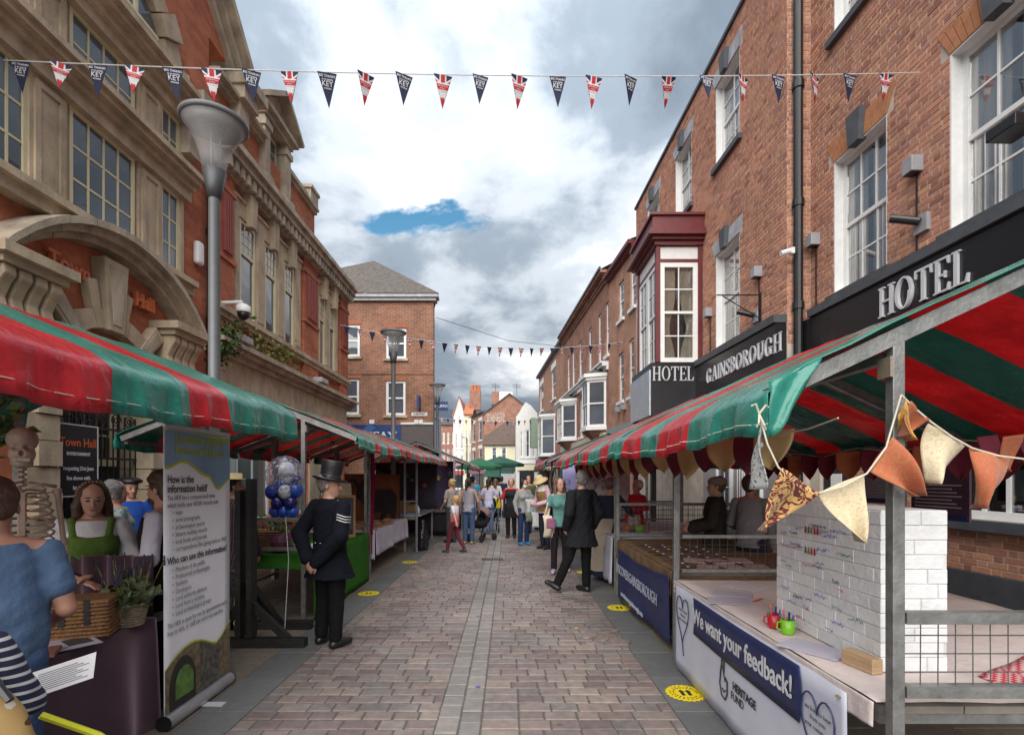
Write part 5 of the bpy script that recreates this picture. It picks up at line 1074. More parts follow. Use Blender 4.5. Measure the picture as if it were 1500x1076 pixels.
L1 = stall('striped stall nearest on the left, before the town hall entrance', -1, 0.5, 4.52, -1.9, 2.26, -3.1, 2.75, -4.3, [1.3, 2.42, 2.99, 3.40], (0.6, 4.02), -2.42, -3.9, 0.25, seed=4.0, first='g')
L2 = stall('striped stall on the left over the balloons and the green tablecloth', -1, 5.78, 8.42, -1.72, 2.17, -3.1, 2.7, -4.5, [6.5, 6.8, 7.2, 7.5, 7.95, 8.25], (5.84, 8.38), -2.37, -3.9, 0.16, seed=5.0)
L3 = stall('striped stall on the left over the white tablecloth and the brown hanging', -1, 8.45, 11.45, -1.72, 2.17, -3.1, 2.7, -4.5, [8.9, 9.3, 9.8, 10.2, 10.7, 11.1], (8.5, 11.4), -2.34, -3.9, 0.16, first='r', seed=6.0)
L3b = stall('short striped stall on the left over the baskets on a metal table', -1, 11.48, 13.9, -1.72, 2.17, -3.0, 2.7, -4.4, [11.9, 12.3, 12.8, 13.2, 13.6], (11.55, 13.85), -2.1, -3.9, 0.16, first='g', seed=6.6)
L4 = stall('farthest striped stall on the left, set out toward the road', -1, 14.3, 19.3, -1.1, 2.1, -2.6, 2.72, -4.1, [14.8, 15.3, 15.9, 16.4, 17, 17.5, 18, 18.6], (14.4, 16.8, 19.2), -1.55, -3.7, 0.16, first='g', seed=7.0)
mesh_panel(R1, (1.56, 2.0), (3.58, 2.0), 0.84, 1.13, 0.068, 0.045); mesh_panel(R1, (1.58, 4.6), (3.58, 4.6), 0.84, 1.15, 0.068)
mesh_panel(R2, (1.6, 7.3), (3.58, 7.3), 0.86, 1.3, 0.07); mesh_panel(R2, (3.58, 4.78), (3.58, 7.3), 0.82, 1.2, 0.07)
mesh_panel(R3, (1.6, 7.5), (3.58, 7.5), 0.86, 1.3, 0.08); mesh_panel(R3, (1.6, 10.4), (3.58, 10.4), 0.84, 1.2, 0.08)
mesh_panel(L2, (-2.40, 5.86), (-3.9, 5.86), 0.86, 1.2, 0.075, 0.04); mesh_panel(L3b, (-2.1, 11.6), (-3.9, 11.6), 0.86, 1.15, 0.08)
for t, y0, y1, x0, x1, z in ((R1, 2.06, 4.58, 1.52, 3.55, 0.75), (R2, 4.8, 7.26, 1.6, 3.55, 0.78), (R3, 7.52, 10.4, 1.6, 3.5, 0.78), (R4, 11.8, 16.2, 1.4, 3.1, 0.78), (L1, 0.7, 4.3, -3.6, -2.42, 0.72), (L2, 5.95, 8.3, -3.8, -2.3, 0.76), (L3, 8.6, 11.3, -3.8, -2.3, 0.76), (L3b, 11.6, 13.8, -3.8, -2.12, 0.8), (L4, 14.5, 19.1, -3.6, -1.6, 0.78)):
    n = 6
    for i in range(n):
        a = x0 + (x1 - x0) * i / n; MB().box(min(a, a + (x1 - x0) / n) + 0.003, max(a, a + (x1 - x0) / n) - 0.003, y0, y1, z - 0.03, z).build('table_board', mat('grey_board', (0.17, 0.15, 0.13), 0.8, var=0.3, scale=5), t)
    for y in (y0 + 0.03, y1 - 0.03): MB().box(min(x0, x1), max(x0, x1), y - 0.02, y + 0.02, z - 0.075, z - 0.031).build('table_bearer', M_galv, t)
    MB().box(x0 - 0.02, x0 + 0.02, y0, y1, 0.12, 0.16).build('low_rail', M_galv, t)
# loose end flap and tape at the near corner of the first right stall
mb = MB(); mb.grid(lambda u_, v_: (1.0 + 0.2 * u_ * (1 - 0.45 * v_) + 0.004 * math.sin(v_ * 9 + u_ * 7), 1.945 - 0.012 * math.sin(u_ * 7 + v_ * 4), 2.05 + 0.092 * u_ - (0.2 + 0.03 * math.sin(u_ * 5)) * v_), 10, 8); mb.build('end_flap', M_cg, R1, smooth=True, thick=0.003)

# ================================================================ small flag bunting
def clip(poly, tri):
    out = poly
    for i in range(len(tri)):
        a, b = tri[i], tri[(i + 1) % len(tri)]; inp = out; out = []
        side = lambda p: (b[0] - a[0]) * (p[1] - a[1]) - (b[1] - a[1]) * (p[0] - a[0])
        for k in range(len(inp)):
            p, q = inp[k], inp[(k + 1) % len(inp)]; sp, sq = side(p), side(q)
            if sp >= 0: out.append(p)
            if (sp >= 0) != (sq >= 0): t_ = sp / (sp - sq); out.append((p[0] + t_ * (q[0] - p[0]), p[1] + t_ * (q[1] - p[1])))
        if len(out) < 3: return None
    return out
M_navy = mat('flag_navy', (0.012, 0.016, 0.06), 0.7, trans=0.25); M_fred = mat('flag_red', (0.5, 0.02, 0.03), 0.7, trans=0.3); M_fwh = mat('flag_white', (0.72, 0.72, 0.74), 0.7, trans=0.3)
W_, H_ = 0.1, 0.335; TRI = [(-W_, 0), (0, -H_), (W_, 0)]
def strip(a, b, w):
    d = Vector((b[0] - a[0], b[1] - a[1])).normalized(); n = Vector((-d.y, d.x)) * w / 2
    return [(a[0] - n.x, a[1] - n.y), (b[0] - n.x, b[1] - n.y), (b[0] + n.x, b[1] + n.y), (a[0] + n.x, a[1] + n.y)]
def bend(x, z): return 0.02 * math.sin(x * 14) + 0.03 * (z / H_) ** 2
def pennant_mesh(union, detail=True):
    mb = MB(); mb.m = 0
    mb.prism(TRI, -0.0012, 0.0012, 'y')
    if union:
        c = (0, -0.125); lay_ = [(2, strip((-.2, .025), (.2, -.275), .05)), (2, strip((.2, .025), (-.2, -.275), .05)), (1, strip((-.2, .025), (.2, -.275), .016)), (1, strip((.2, .025), (-.2, -.275), .016)), (2, strip((0, .1), (0, -.4), .075)), (2, strip((-.2, -.125), (.2, -.125), .085)), (1, strip((0, .1), (0, -.4), .045)), (1, strip((-.2, -.125), (.2, -.125), .055))]
        for k, (m_, pl) in enumerate(lay_):
            q = clip(pl, TRI)
            if not q: continue
            mb.m = m_
            for sg in (-1, 1): y_ = sg * (0.002 + 0.0006 * k); mb.poly([(p[0], y_, p[1]) for p in q])
        if detail:
            mb.m = 2; text_mb(mb, 'GAINSBOROUGH', 0.02, Matrix.Translation((0, -0.0075, -0.115)) @ Matrix.Rotation(R(90), 4, 'X'), sx=0.72); text_mb(mb, 'MARKET', 0.018, Matrix.Translation((0, -0.0075, -0.14)) @ Matrix.Rotation(R(90), 4, 'X'), sx=0.8)
    elif detail:
        mb.m = 2
        for tx, sz, z, sx in (('BIG THANKS', 0.034, -0.035, 0.85), ('to our amazing', 0.022, -0.065, 0.82), ('KEY', 0.075, -0.108, 0.85), ('WORKERS', 0.02, -0.152, 0.8)): text_mb(mb, tx, sz, Matrix.Translation((0, -0.003, z)) @ Matrix.Rotation(R(90), 4, 'X'), bold=0.0006, sx=sx)
    for i, v in enumerate(mb.v): mb.v[i] = (v[0], v[1] + bend(v[0], v[2]), v[2])
    return mb.mesh('pennant', [M_navy, M_fred, M_fwh], recalc=False)
PN = [pennant_mesh(False), pennant_mesh(True)]; PF = [pennant_mesh(False, False), pennant_mesh(True, False)]
def bunting(label, a, b, sag, pos, meshes, r=0.006, scale=1.0, cordmat=None, start=0):
    a, b = Vector(a), Vector(b); t = thing('flag_bunting', a, label, 'bunting')
    f = lambda k: a + (b - a) * k + Vector((0, 0, -sag * 4 * k * (1 - k)))
    MB().tube([f(i / 60) for i in range(61)], r, 5).build('cord', cordmat or mat('cord_white', (0.6, 0.6, 0.58)), t)
    d = (b - a).normalized(); ang = math.atan2(d.y, d.x); rg = random.Random(9)
    for i, k in enumerate(pos):
        inst('pennant', meshes[(i + start) % 2], t, Matrix.Translation(f(k) - Vector((0, 0, 0.004))) @ Matrix.Rotation(ang + rg.gauss(0, 0.18), 4, 'Z') @ Matrix.Rotation(rg.gauss(0.0, 0.12), 4, 'X') @ Matrix.Rotation(rg.gauss(0, 0.04), 4, 'Y') @ Matrix.Scale(scale * rg.uniform(0.93, 1.05), 4))
    return t
A_, B_ = Vector((-5.36, 5.36, 6.11)), Vector((5.24, 6.42, 6.83))
ks = []
for px in (30, 90, 143, 198, 253, 310, 368, 424, 479, 536, 592, 649, 704, 761, 817, 870, 924, 980, 1035, 1088, 1140, 1193, 1245, 1298):
    k_ = (px - VPX) / FPX; ks.append((k_ * A_.y - A_.x) / ((B_.x - A_.x) - k_ * (B_.y - A_.y)))
bunting('near string of navy and union flag pennants across the street', A_, B_, 0.1, ks, PN)
A2, B2 = (-5.3, 15.9, 6.5), (4.35, 19.2, 6.85)
bunting('second string of small pennants across the street at the brick corner building', A2, B2, 0.45, [(i + 0.5) / 26 for i in range(26)], PF, 0.008, 0.95)
bunting('far string of tiny pennants before the gabled houses', (-6.5, 40, 6.6), (3.0, 42, 6.6), 0.3, [(i + 0.5) / 20 for i in range(20)], PF, 0.01, 1.2, start=1)
o = MB().tube([(-3.0, 21, 8.35), (0, 24, 8.2), (3.9, 27, 8.6)], 0.012, 4).build('overhead_wire', M_lead); tag(o, 'plain thin wire stretched across the street above the second bunting', 'wire')

# ================================================================ cloth bunting on the near right stall
def paisley(name, base, fig, scale=14, thr=0.5, dist=3.0):
    m, nt, b = newmat(name); L = nt.links.new; tcn = nt.nodes.new('ShaderNodeTexCoord')
    n = nt.nodes.new('ShaderNodeTexNoise'); n.inputs['Scale'].default_value = scale; n.inputs['Detail'].default_value = 2.5; n.inputs['Distortion'].default_value = dist; L(tcn.outputs['Object'], n.inputs['Vector'])
    v = nt.nodes.new('ShaderNodeTexVoronoi'); v.inputs['Scale'].default_value = scale * 1.6; L(tcn.outputs['Object'], v.inputs['Vector'])
    w = nt.nodes.new('ShaderNodeMath'); w.operation = 'MULTIPLY_ADD'; L(v.outputs['Distance'], w.inputs[0]); w.inputs[1].default_value = 0.35; L(n.outputs['Fac'], w.inputs[2])
    sn = nt.nodes.new('ShaderNodeMath'); sn.operation = 'SINE'; ml = nt.nodes.new('ShaderNodeMath'); ml.operation = 'MULTIPLY'; L(w.outputs[0], ml.inputs[0]); ml.inputs[1].default_value = 26; L(ml.outputs[0], sn.inputs[0])
    r = nt.nodes.new('ShaderNodeValToRGB'); r.color_ramp.elements[0].position = thr; r.color_ramp.elements[1].position = min(thr + 0.12, 1); r.color_ramp.elements[0].color = (*base, 1); r.color_ramp.elements[1].color = (*fig, 1)
    mr = nt.nodes.new('ShaderNodeMapRange'); mr.inputs['From Min'].default_value = -1; L(sn.outputs[0], mr.inputs[0]); L(mr.outputs[0], r.inputs[0]); L(r.outputs[0], b.inputs['Base Color']); b.inputs['Roughness'].default_value = 0.8; b.inputs['Sheen Weight'].default_value = 0.2
    return m
M_burg = paisley('cloth_burgundy_gold', (0.10, 0.008, 0.012), (0.50, 0.30, 0.10)); M_crm = paisley('cloth_cream', (0.52, 0.44, 0.30), (0.44, 0.35, 0.2), 30, 0.8, 0.5); M_rust = paisley('cloth_rust', (0.36, 0.085, 0.035), (0.33, 0.14, 0.045), 16, 0.75); M_gpais = paisley('cloth_grey', (0.28, 0.28, 0.27), (0.03, 0.03, 0.03), 14, 0.86); M_gold = paisley('cloth_gold', (0.5, 0.28, 0.05), (0.35, 0.15, 0.03), 18, 0.7)
M_cord = mat('cream_cord', (0.55, 0.5, 0.4), 0.9)
cb = thing('cloth_bunting', P(1305, 580, 1.95), 'string of large patterned cloth pennants tied to the near right stall', 'bunting')
def cloth_pennant(p0, p1, tip, m, seed, tongue=False, parent=cb, bulge=0.03):
    """p0, p1 top corners on the cord; tip the lowest point; a hanging, slightly folded pennant"""
    p0, p1, tip = Vector(p0), Vector(p1), Vector(tip); n = (p1 - p0).cross(Vector((0, 0, 1))).normalized()
    def fn(u_, v_):
        a = p0 + (p1 - p0) * u_; w = (1 - v_ ** 3.0) if tongue else (1 - v_ ** 1.5 * 0.97)
        mid = p0.lerp(p1, 0.5); base = a + (tip - mid) * v_
        c = mid + (tip - mid) * v_
        return c + (base - c) * w + n * (bulge * math.sin(u_ * 5 + seed) * (0.3 + v_) + 0.02 * math.sin(v_ * 4 + seed * 2))
    mb = MB(); mb.grid(fn, 10, 12); return mb.build('pennant', m, parent, smooth=True, thick=0.004)
Yb = 1.93
path = [P(1112, 606, Yb), P(1124, 650, Yb), P(1140, 684, Yb), P(1165, 708, Yb), P(1198, 722, Yb), P(1235, 712, Yb), P(1270, 693, Yb), P(1298, 655, Yb), P(1320, 578, Yb)]
MB().tube(path, 0.0035, 6).build('cord', M_cord, cb)
path2 = [P(1320, 578, Yb), P(1338, 596, Yb), P(1364, 618, Yb), P(1395, 640, Yb), P(1424, 656, Yb), P(1460, 667, Yb), P(1500, 672, Yb), P(1560, 668, Yb)]
MB().tube(path2, 0.0035, 6).build('cord', M_cord, cb)
mb = MB(); q = Vector(P(1112, 606, Yb))
for dx, dz in ((-0.03, 0.03), (0.035, 0.025), (-0.01, -0.05), (0.025, -0.06)): mb.tube([q, q + Vector((dx * 0.6, -0.01, dz * 0.9 + 0.01)), q + Vector((dx, 0, dz))], 0.004, 5)
mb.build('bow', M_cord, cb)
for a, b, tip, m, sd in ((P(1124, 650, Yb + .02), P(1116, 622, Yb), P(1104, 716, Yb + .03), M_gpais, 0.3), (P(1141, 685, Yb), P(1197, 722, Yb), P(1117, 778, Yb + .02), M_burg, 1.0), (P(1200, 722, Yb), P(1268, 694, Yb), P(1256, 792, Yb), M_crm, 2.0), (P(1275, 690, Yb), P(1306, 640, Yb), P(1349, 726, Yb - .02), M_rust, 3.0),
                         (P(1312, 612, Yb + .02), P(1319, 584, Yb + .02), P(1336, 645, Yb + .02), M_gold, 4.0), (P(1330, 588, Yb), P(1360, 614, Yb), P(1322, 640, Yb + .01), M_rust, 1.4), (P(1366, 619, Yb), P(1418, 653, Yb), P(1360, 708, Yb), M_crm, 5.0), (P(1424, 656, Yb), P(1486, 670, Yb), P(1434, 744, Yb), M_rust, 6.0), (P(1490, 672, Yb), P(1556, 668, Yb), P(1520, 750, Yb), M_crm, 7.0)):
    cloth_pennant(a, b, tip, m, sd)
tb = thing('tongue_bunting', (1.36, 5, 1.9), 'row of tan and maroon tongue shaped cloth flags under the right canopies', 'bunting')
M_tanc = mat('cloth_tan', (0.42, 0.27, 0.12), 0.9, bscale=200); M_mar = mat('cloth_maroon', (0.11, 0.008, 0.02), 0.9, bscale=200)
MB().tube([(1.37, 2.1 + 8.4 * i / 40, 1.93 - 0.03 * math.sin(i)) for i in range(41)], 0.004, 5).build('cord', M_cord, tb)
y = 2.55; k = 0; rg = random.Random(4)
while y < 10.2:
    w = rg.uniform(0.19, 0.24); l = rg.uniform(0.2, 0.27)
    cloth_pennant((1.31, y + w * .8, 1.93), (1.31 + w * .62, y, 1.93), (1.31 + w * .31, y + w * .4, 1.93 - l), M_tanc if k % 2 == 0 else M_mar, rg.uniform(0, 6), True, tb, 0.012); y += w + rg.uniform(0.04, 0.16); k += 1
tb2 = thing('tongue_bunting', (3.5, 5, 1.9), 'row of dark maroon tongue flags along the back of the right stalls', 'bunting')
MB().tube([(3.5, 2.1 + 5.2 * i / 30, 1.95 - 0.03 * math.sin(i)) for i in range(31)], 0.004, 5).build('cord', M_cord, tb2)
y = 2.2; k = 0
while y < 7.2:
    w = rg.uniform(0.2, 0.26); cloth_pennant((3.44, y + w * .8, 1.95), (3.44 + w * .6, y, 1.95), (3.44 + w * .3, y + w * .4, 1.66), M_mar if k % 3 else M_rust, rg.uniform(0, 6), True, tb2, 0.012); y += w + 0.1; k += 1
tb3 = thing('tongue_bunting', (2.6, 2.5, 2.0), 'dark flags hanging at the right picture edge inside the near stall', 'bunting')
for i in range(5): cloth_pennant(P(1430 + i * 34, 640, 2.9), P(1462 + i * 34, 636, 2.9), P(1446 + i * 34, 690, 2.9), M_mar if i % 2 == 0 else M_rust, i, True, tb3, 0.012)

# ================================================================ people: bodies and clothes as implicit surfaces
def surfnet(F, org, h):
    nx, ny, nz = F.shape; S = F < 0
    c = [(i, j, k) for i in (0, 1) for j in (0, 1) for k in (0, 1)]
    def sub(A, o): return A[o[0]:nx - 1 + o[0], o[1]:ny - 1 + o[1], o[2]:nz - 1 + o[2]]
    cnt = sum(sub(S, o).astype(np.int8) for o in c); act = (cnt > 0) & (cnt < 8)
    ids = np.argwhere(act); m = len(ids)
    idx = -np.ones(act.shape, np.int64); idx[act] = np.arange(m)
    vals = {o: F[ids[:, 0] + o[0], ids[:, 1] + o[1], ids[:, 2] + o[2]] for o in c}
    acc = np.zeros((m, 3)); n = np.zeros(m)
    for o in c:
        for ax in range(3):
            if o[ax]: continue
            q = list(o); q[ax] = 1; q = tuple(q); a, b = vals[o], vals[q]; cr = (a < 0) != (b < 0)
            t = np.where(cr, a / np.where(cr, a - b, 1), 0); p = np.tile(np.array(o, float), (m, 1)); p[:, ax] += t
            acc += p * cr[:, None]; n += cr
    V = (ids + acc / n[:, None]) * h + np.array(org)
    faces = []
    for ax in range(3):
        u, v = (ax + 1) % 3, (ax + 2) % 3
        a = [slice(1, None)] * 3; sl0 = [slice(1, s - 1) for s in F.shape]; sl0[ax] = slice(0, F.shape[ax] - 1); sl1 = list(sl0); sl1[ax] = slice(1, F.shape[ax])
        A, B = S[tuple(sl0)], S[tuple(sl1)]; e = np.argwhere(A != B)
        if not len(e): continue
        g = e.copy(); g[:, u] += 1; g[:, v] += 1; flip = A[tuple(e.T)]
        def cid(du, dv): q = g.copy(); q[:, u] -= du; q[:, v] -= dv; return idx[tuple(q.T)]
        quad = np.stack([cid(1, 1), cid(0, 1), cid(0, 0), cid(1, 0)], 1); quad[~flip] = quad[~flip][:, ::-1]; faces.append(quad)
    return V, np.concatenate(faces)
def smin(a, b, k):
    h = np.clip(0.5 + 0.5 * (b - a) / k, 0, 1); return b * (1 - h) + a * h - 0 * h if k <= 1e-6 else (b + (a - b) * h - k * h * (1 - h))
class Sdf:
    def __init__(s): s.p = []
    def cap(s, a, b, ra, rb=None, k=0.02):
        a, b = np.array(a, float), np.array(b, float); rb = ra if rb is None else rb; r = max(ra, rb)
        def f(X, Y, Z):
            d = b - a; L = max(d @ d, 1e-9); t = np.clip(((X - a[0]) * d[0] + (Y - a[1]) * d[1] + (Z - a[2]) * d[2]) / L, 0, 1)
            return np.sqrt((X - a[0] - t * d[0]) ** 2 + (Y - a[1] - t * d[1]) ** 2 + (Z - a[2] - t * d[2]) ** 2) - (ra + (rb - ra) * t)
        s.p.append((f, np.minimum(a, b) - r, np.maximum(a, b) + r, k)); return s
    def chain(s, pts, rs, k=0.02):
        for i in range(len(pts) - 1): s.cap(pts[i], pts[i + 1], rs[i], rs[i + 1], k)
        return s
    def ell(s, c, r, M=None, k=0.02, sub=False):
        c, r = np.array(c, float), np.array(r, float); Rm = np.array(M) if M is not None else np.eye(3); q = r.max()
        def f(X, Y, Z):
            x, y, z = X - c[0], Y - c[1], Z - c[2]
            u = (Rm[0, 0] * x + Rm[1, 0] * y + Rm[2, 0] * z) / r[0]; v = (Rm[0, 1] * x + Rm[1, 1] * y + Rm[2, 1] * z) / r[1]; w = (Rm[0, 2] * x + Rm[1, 2] * y + Rm[2, 2] * z) / r[2]
            k0 = np.sqrt(u * u + v * v + w * w) + 1e-9; k1 = np.sqrt((u / r[0]) ** 2 + (v / r[1]) ** 2 + (w / r[2]) ** 2) + 1e-9
            return k0 * (k0 - 1) / k1
        s.p.append((f, c - q, c + q, -k if sub else k)); return s
    def loft(s, keys, k=0.02, off=0.0, fold=0.0, nf=9, yaw=0.0):
        """keys: (z, cx, cy, rx, ry) stack of ellipses, cut flat at both ends"""
        K = np.array(sorted(keys), float); zs = K[:, 0]; rm = K[:, 3:].max() + off + fold
        cyw, syw = math.cos(yaw), math.sin(yaw)
        def f(X, Y, Z):
            cx_, cy_, rx, ry = [np.interp(Z, zs, K[:, i]) for i in (1, 2, 3, 4)]; rx = rx + off; ry = ry + off
            x = X - cx_; y = Y - cy_; x, y = x * cyw + y * syw, -x * syw + y * cyw
            if fold:
                w = fold * np.clip((zs[-1] - Z) / (zs[-1] - zs[0]), 0, 1); a = np.arctan2(y, x); q = w * np.sin(a * nf + 2 * np.sin(a * 2)); rx = rx + q; ry = ry + q
            d = (np.sqrt((x / rx) ** 2 + (y / ry) ** 2) - 1) * np.minimum(rx, ry)
            return np.maximum(d, np.maximum(zs[0] - Z, Z - zs[-1]))
        s.p.append((f, np.array([K[:, 1].min() - rm, K[:, 2].min() - rm, zs[0]]), np.array([K[:, 1].max() + rm, K[:, 2].max() + rm, zs[-1]]), k)); return s
    def mesh(s, name, m, h, wrinkle=0.0, scale=1.0, seed=0.0, wz=1.0):
        lo = np.min([p[1] for p in s.p if p[3] > 0], 0) - 4 * h; hi = np.max([p[2] for p in s.p if p[3] > 0], 0) + 4 * h
        n = np.ceil((hi - lo) / h).astype(int) + 1; F = np.full(n, 0.15); ax = [lo[i] + h * np.arange(n[i]) for i in range(3)]
        for f, a, b, k in s.p:
            mg = abs(k) + 3 * h + 0.01; i0 = np.maximum(np.floor((a - mg - lo) / h).astype(int), 0); i1 = np.minimum(np.ceil((b + mg - lo) / h).astype(int) + 1, n)
            if (i1 <= i0).any(): continue
            X, Y, Z = np.meshgrid(ax[0][i0[0]:i1[0]], ax[1][i0[1]:i1[1]], ax[2][i0[2]:i1[2]], indexing='ij'); sl = tuple(slice(i0[i], i1[i]) for i in range(3))
            d = f(X, Y, Z)
            F[sl] = -smin(-F[sl], d, -k) if k < 0 else smin(F[sl], d, max(k, 1e-5))
        if wrinkle:
            X, Y, Z = np.meshgrid(*ax, indexing='ij')
            F += wrinkle * (np.sin(X * 38 + Z * 17 * wz + seed) * np.sin(Y * 33 - Z * 12 * wz + seed) + 0.7 * np.sin(X * 61 - Y * 47 + Z * 43 * wz + seed * 2) * np.sin(Z * 29 * wz + Y * 20))
        V, Q = surfnet(F, lo, h); V = V * scale
        me = bpy.data.meshes.new(name); me.vertices.add(len(V)); me.vertices.foreach_set('co', V.ravel()); me.loops.add(Q.size); me.loops.foreach_set('vertex_index', Q.ravel().astype(np.int32))
        me.polygons.add(len(Q)); me.polygons.foreach_set('loop_start', np.arange(0, Q.size, 4, dtype=np.int32)); me.polygons.foreach_set('loop_total', np.full(len(Q), 4, np.int32)); me.polygons.foreach_set('use_smooth', [True] * len(Q))
        me.materials.append(m); me.update(calc_edges=True); me.validate(); return me
SKIN = {'fair': (0.46, 0.25, 0.18), 'tan': (0.34, 0.17, 0.115), 'brown': (0.2, 0.1, 0.065)}
def cloth(name, c, rough=0.9, var=0.14): return mat('cloth_' + name, c, rough, var=var, scale=5, bump=0.45, bscale=24, spec=0.15)
HAIRM = {}
def hairmat(n, c):
    return mat('hair_' + n, c, 0.55, var=0.35, scale=6, bump=0.6, bscale=40, streak=(30, 30, 4))
def rotm(yaw, pitch=0, roll=0): return np.array(Matrix.Rotation(R(yaw), 3, 'Z') @ Matrix.Rotation(R(roll), 3, 'Y') @ Matrix.Rotation(R(pitch), 3, 'X'))
def person(label, x, y, yaw, ht, skin='fair', h=0.012, arms=None, legs=None, lean=(0, 0), head=(0, 0, 0), female=False, top=None, sleeve=1.0, trousers=None, skirt=None, shoes=(0.02, 0.02, 0.022), hair=None, hairstyle='short', face=True, coat=None, z=0.0, extra=None, child=False, name='person', pants_r=1.0, seed=1.0, bulk=1.0, apron=None, vest=None, curl=0.5, bald=False, mask=False, group=None):
    sc = ht / 1.75; lx, ly = lean; f = 0.9 if female else 1.0
    M_skin = mat('skin_' + skin, SKIN[skin], 0.55, var=0.1, scale=10, bump=0.1, bscale=150)
    hp = np.array([lx * 1.15, ly * 1.15, 0.0]); sh = np.array([lx, ly, 0.0])
    sw = 0.185 * f * (0.95 + 0.05 * bulk)
    J = {}
    for sgn, nm in ((1, 'L'), (-1, 'R')):
        J['sh' + nm] = np.array([sgn * sw, 0.005, 1.405]) + sh
        ar = (arms or {}).get(nm) or ((sgn * 0.245, 0.035, 1.13), (sgn * 0.255, -0.05, 0.88)); J['el' + nm] = np.array(ar[0], float); J['wr' + nm] = np.array(ar[1], float)
        if not (arms or {}).get(nm): J['el' + nm] += sh * 0.9; J['wr' + nm] += sh * 0.7
        lg = (legs or {}).get(nm) or ((sgn * 0.095, -0.015, 0.5), (sgn * 0.095, 0.02, 0.085)); J['hp' + nm] = np.array([sgn * 0.09, 0.0, 0.92]); J['kn' + nm] = np.array(lg[0], float); J['an' + nm] = np.array(lg[1], float)
        J['fd' + nm] = np.array(lg[2] if len(lg) > 2 else (sgn * 0.15, -1.0, -0.30), float)
    waist = (0.115, 0.09) if female else (0.145 * bulk, 0.105 * bulk)
    def tor(off=0.0, z0=0.84, z1=1.46, hem=None):
        ks = [(0.80, 0, 0.0, 0.16, 0.115), (0.92, 0, 0.0, 0.165, 0.12), (1.05, lx * .25, ly * .25, waist[0] + 0.012, waist[1]), (1.15, lx * .5, ly * .5, waist[0] + 0.01, waist[1] + 0.004), (1.28, lx * .8, ly * .8 - 0.01 * (2 if female else 1), 0.158 * f * (0.6 + .4 * bulk), 0.118 * (0.7 + .3 * bulk)), (1.38, lx, ly, 0.165 * f, 0.105), (1.44, lx, ly, 0.135 * f, 0.085), (1.49, lx, ly + 0.005, 0.075, 0.066)]
        K = np.array(ks); out = []
        for zq in sorted({z0, z1, *[k_[0] for k_ in ks if z0 < k_[0] < z1]}): out.append((zq, *[np.interp(zq, K[:, 0], K[:, i]) for i in (1, 2, 3, 4)]))
        if hem: out = [(hem[0], out[0][1], out[0][2], hem[1], hem[2])] + out
        return out
    B = Sdf(); B.loft(tor(), 0.03)
    if female: [B.ell((sgn * 0.07 + lx * .85, ly * .85 - 0.085, 1.27), (0.062, 0.055, 0.06), k=0.03) for sgn in (1, -1)]
    for nm in 'LR':
        B.cap(J['sh' + nm], J['el' + nm], 0.05 * f, 0.04 * f, 0.03).cap(J['el' + nm], J['wr' + nm], 0.04 * f, 0.027 * f, 0.01)
        B.cap(J['hp' + nm], J['kn' + nm], 0.085, 0.056, 0.03).cap(J['kn' + nm], J['an' + nm] + (0, 0, 0.0), 0.054, 0.038, 0.01)
        d = J['wr' + nm] - J['el' + nm]; d /= np.linalg.norm(d); sgn = 1 if nm == 'L' else -1
        ref = np.array((arms or {}).get('n' + nm, (-sgn, 0.0, 0.0)), float); n_ = ref - d * (ref @ d); n_ /= np.linalg.norm(n_) + 1e-9; s_ = np.cross(d, n_) * sgn
        w = J['wr' + nm]; hs = 0.92 if female else 1.0
        Rm = np.stack([s_, d, n_], 1); B.ell(w + d * 0.045 * hs, (0.04 * hs, 0.05 * hs, 0.018), Rm, 0.012)
        for i, (o_, l_) in enumerate(((-0.03, 0.062), (-0.01, 0.075), (0.01, 0.07), (0.028, 0.055))):
            p0 = w + d * 0.075 * hs + s_ * o_ * hs; c1 = d * math.cos(curl * .6) + n_ * math.sin(curl * .6); c2 = d * math.cos(curl * 1.6) + n_ * math.sin(curl * 1.6)
            p1 = p0 + c1 * l_ * 0.5 * hs; B.cap(p0, p1, 0.0092, 0.0088, 0.004).cap(p1, p1 + c2 * l_ * 0.5 * hs, 0.0088, 0.0075, 0.002)
        q0 = w + d * 0.02 * hs - s_ * 0.03 * hs; q1 = q0 + d * 0.035 - s_ * 0.022 + n_ * 0.012; B.cap(q0, q1, 0.012, 0.0105, 0.006).cap(q1, q1 + d * 0.03 + n_ * 0.012, 0.0105, 0.009, 0.002)
        fd = J['fd' + nm] / np.linalg.norm(J['fd' + nm]); B.cap(J['an' + nm] - (0, 0, 0.03), J['an' + nm] + fd * 0.13 - (0, 0, 0.0), 0.035, 0.03, 0.02)
    nb = np.array([lx, ly + 0.01, 1.45]); Rh = rotm(*head); hc = nb + np.array([lx * .3, ly * .3 - 0.005, 0.068]) 
    HS = 1.2 if child else 1.07
    def hd(p): return hc + HS * (Rh @ (np.array(p) - np.array([0, 0, 1.535])))
    B.cap(nb - (0, 0, 0.03), hd((0, 0.012, 1.58)), 0.056 * f, 0.05 * f, 0.03)
    B.ell(hd((0, 0.012, 1.66)), np.array((0.074, 0.093, 0.092)) * HS, Rh, 0.02).ell(hd((0, -0.022, 1.60)), np.array((0.059, 0.068, 0.088)) * HS, Rh, 0.02).cap(nb + (0.035, 0.01, 0.0), J['shL'] + (-.03, 0, .02), .045, .035, .03).cap(nb + (-0.035, 0.01, 0.0), J['shR'] + (.03, 0, .02), .045, .035, .03).ell(hd((0, -0.06, 1.542)), (0.028, 0.026, 0.024), Rh, 0.025)
    B.cap(hd((0, -0.088, 1.636)), hd((0, -0.106, 1.602)), 0.009, 0.0125, 0.01)
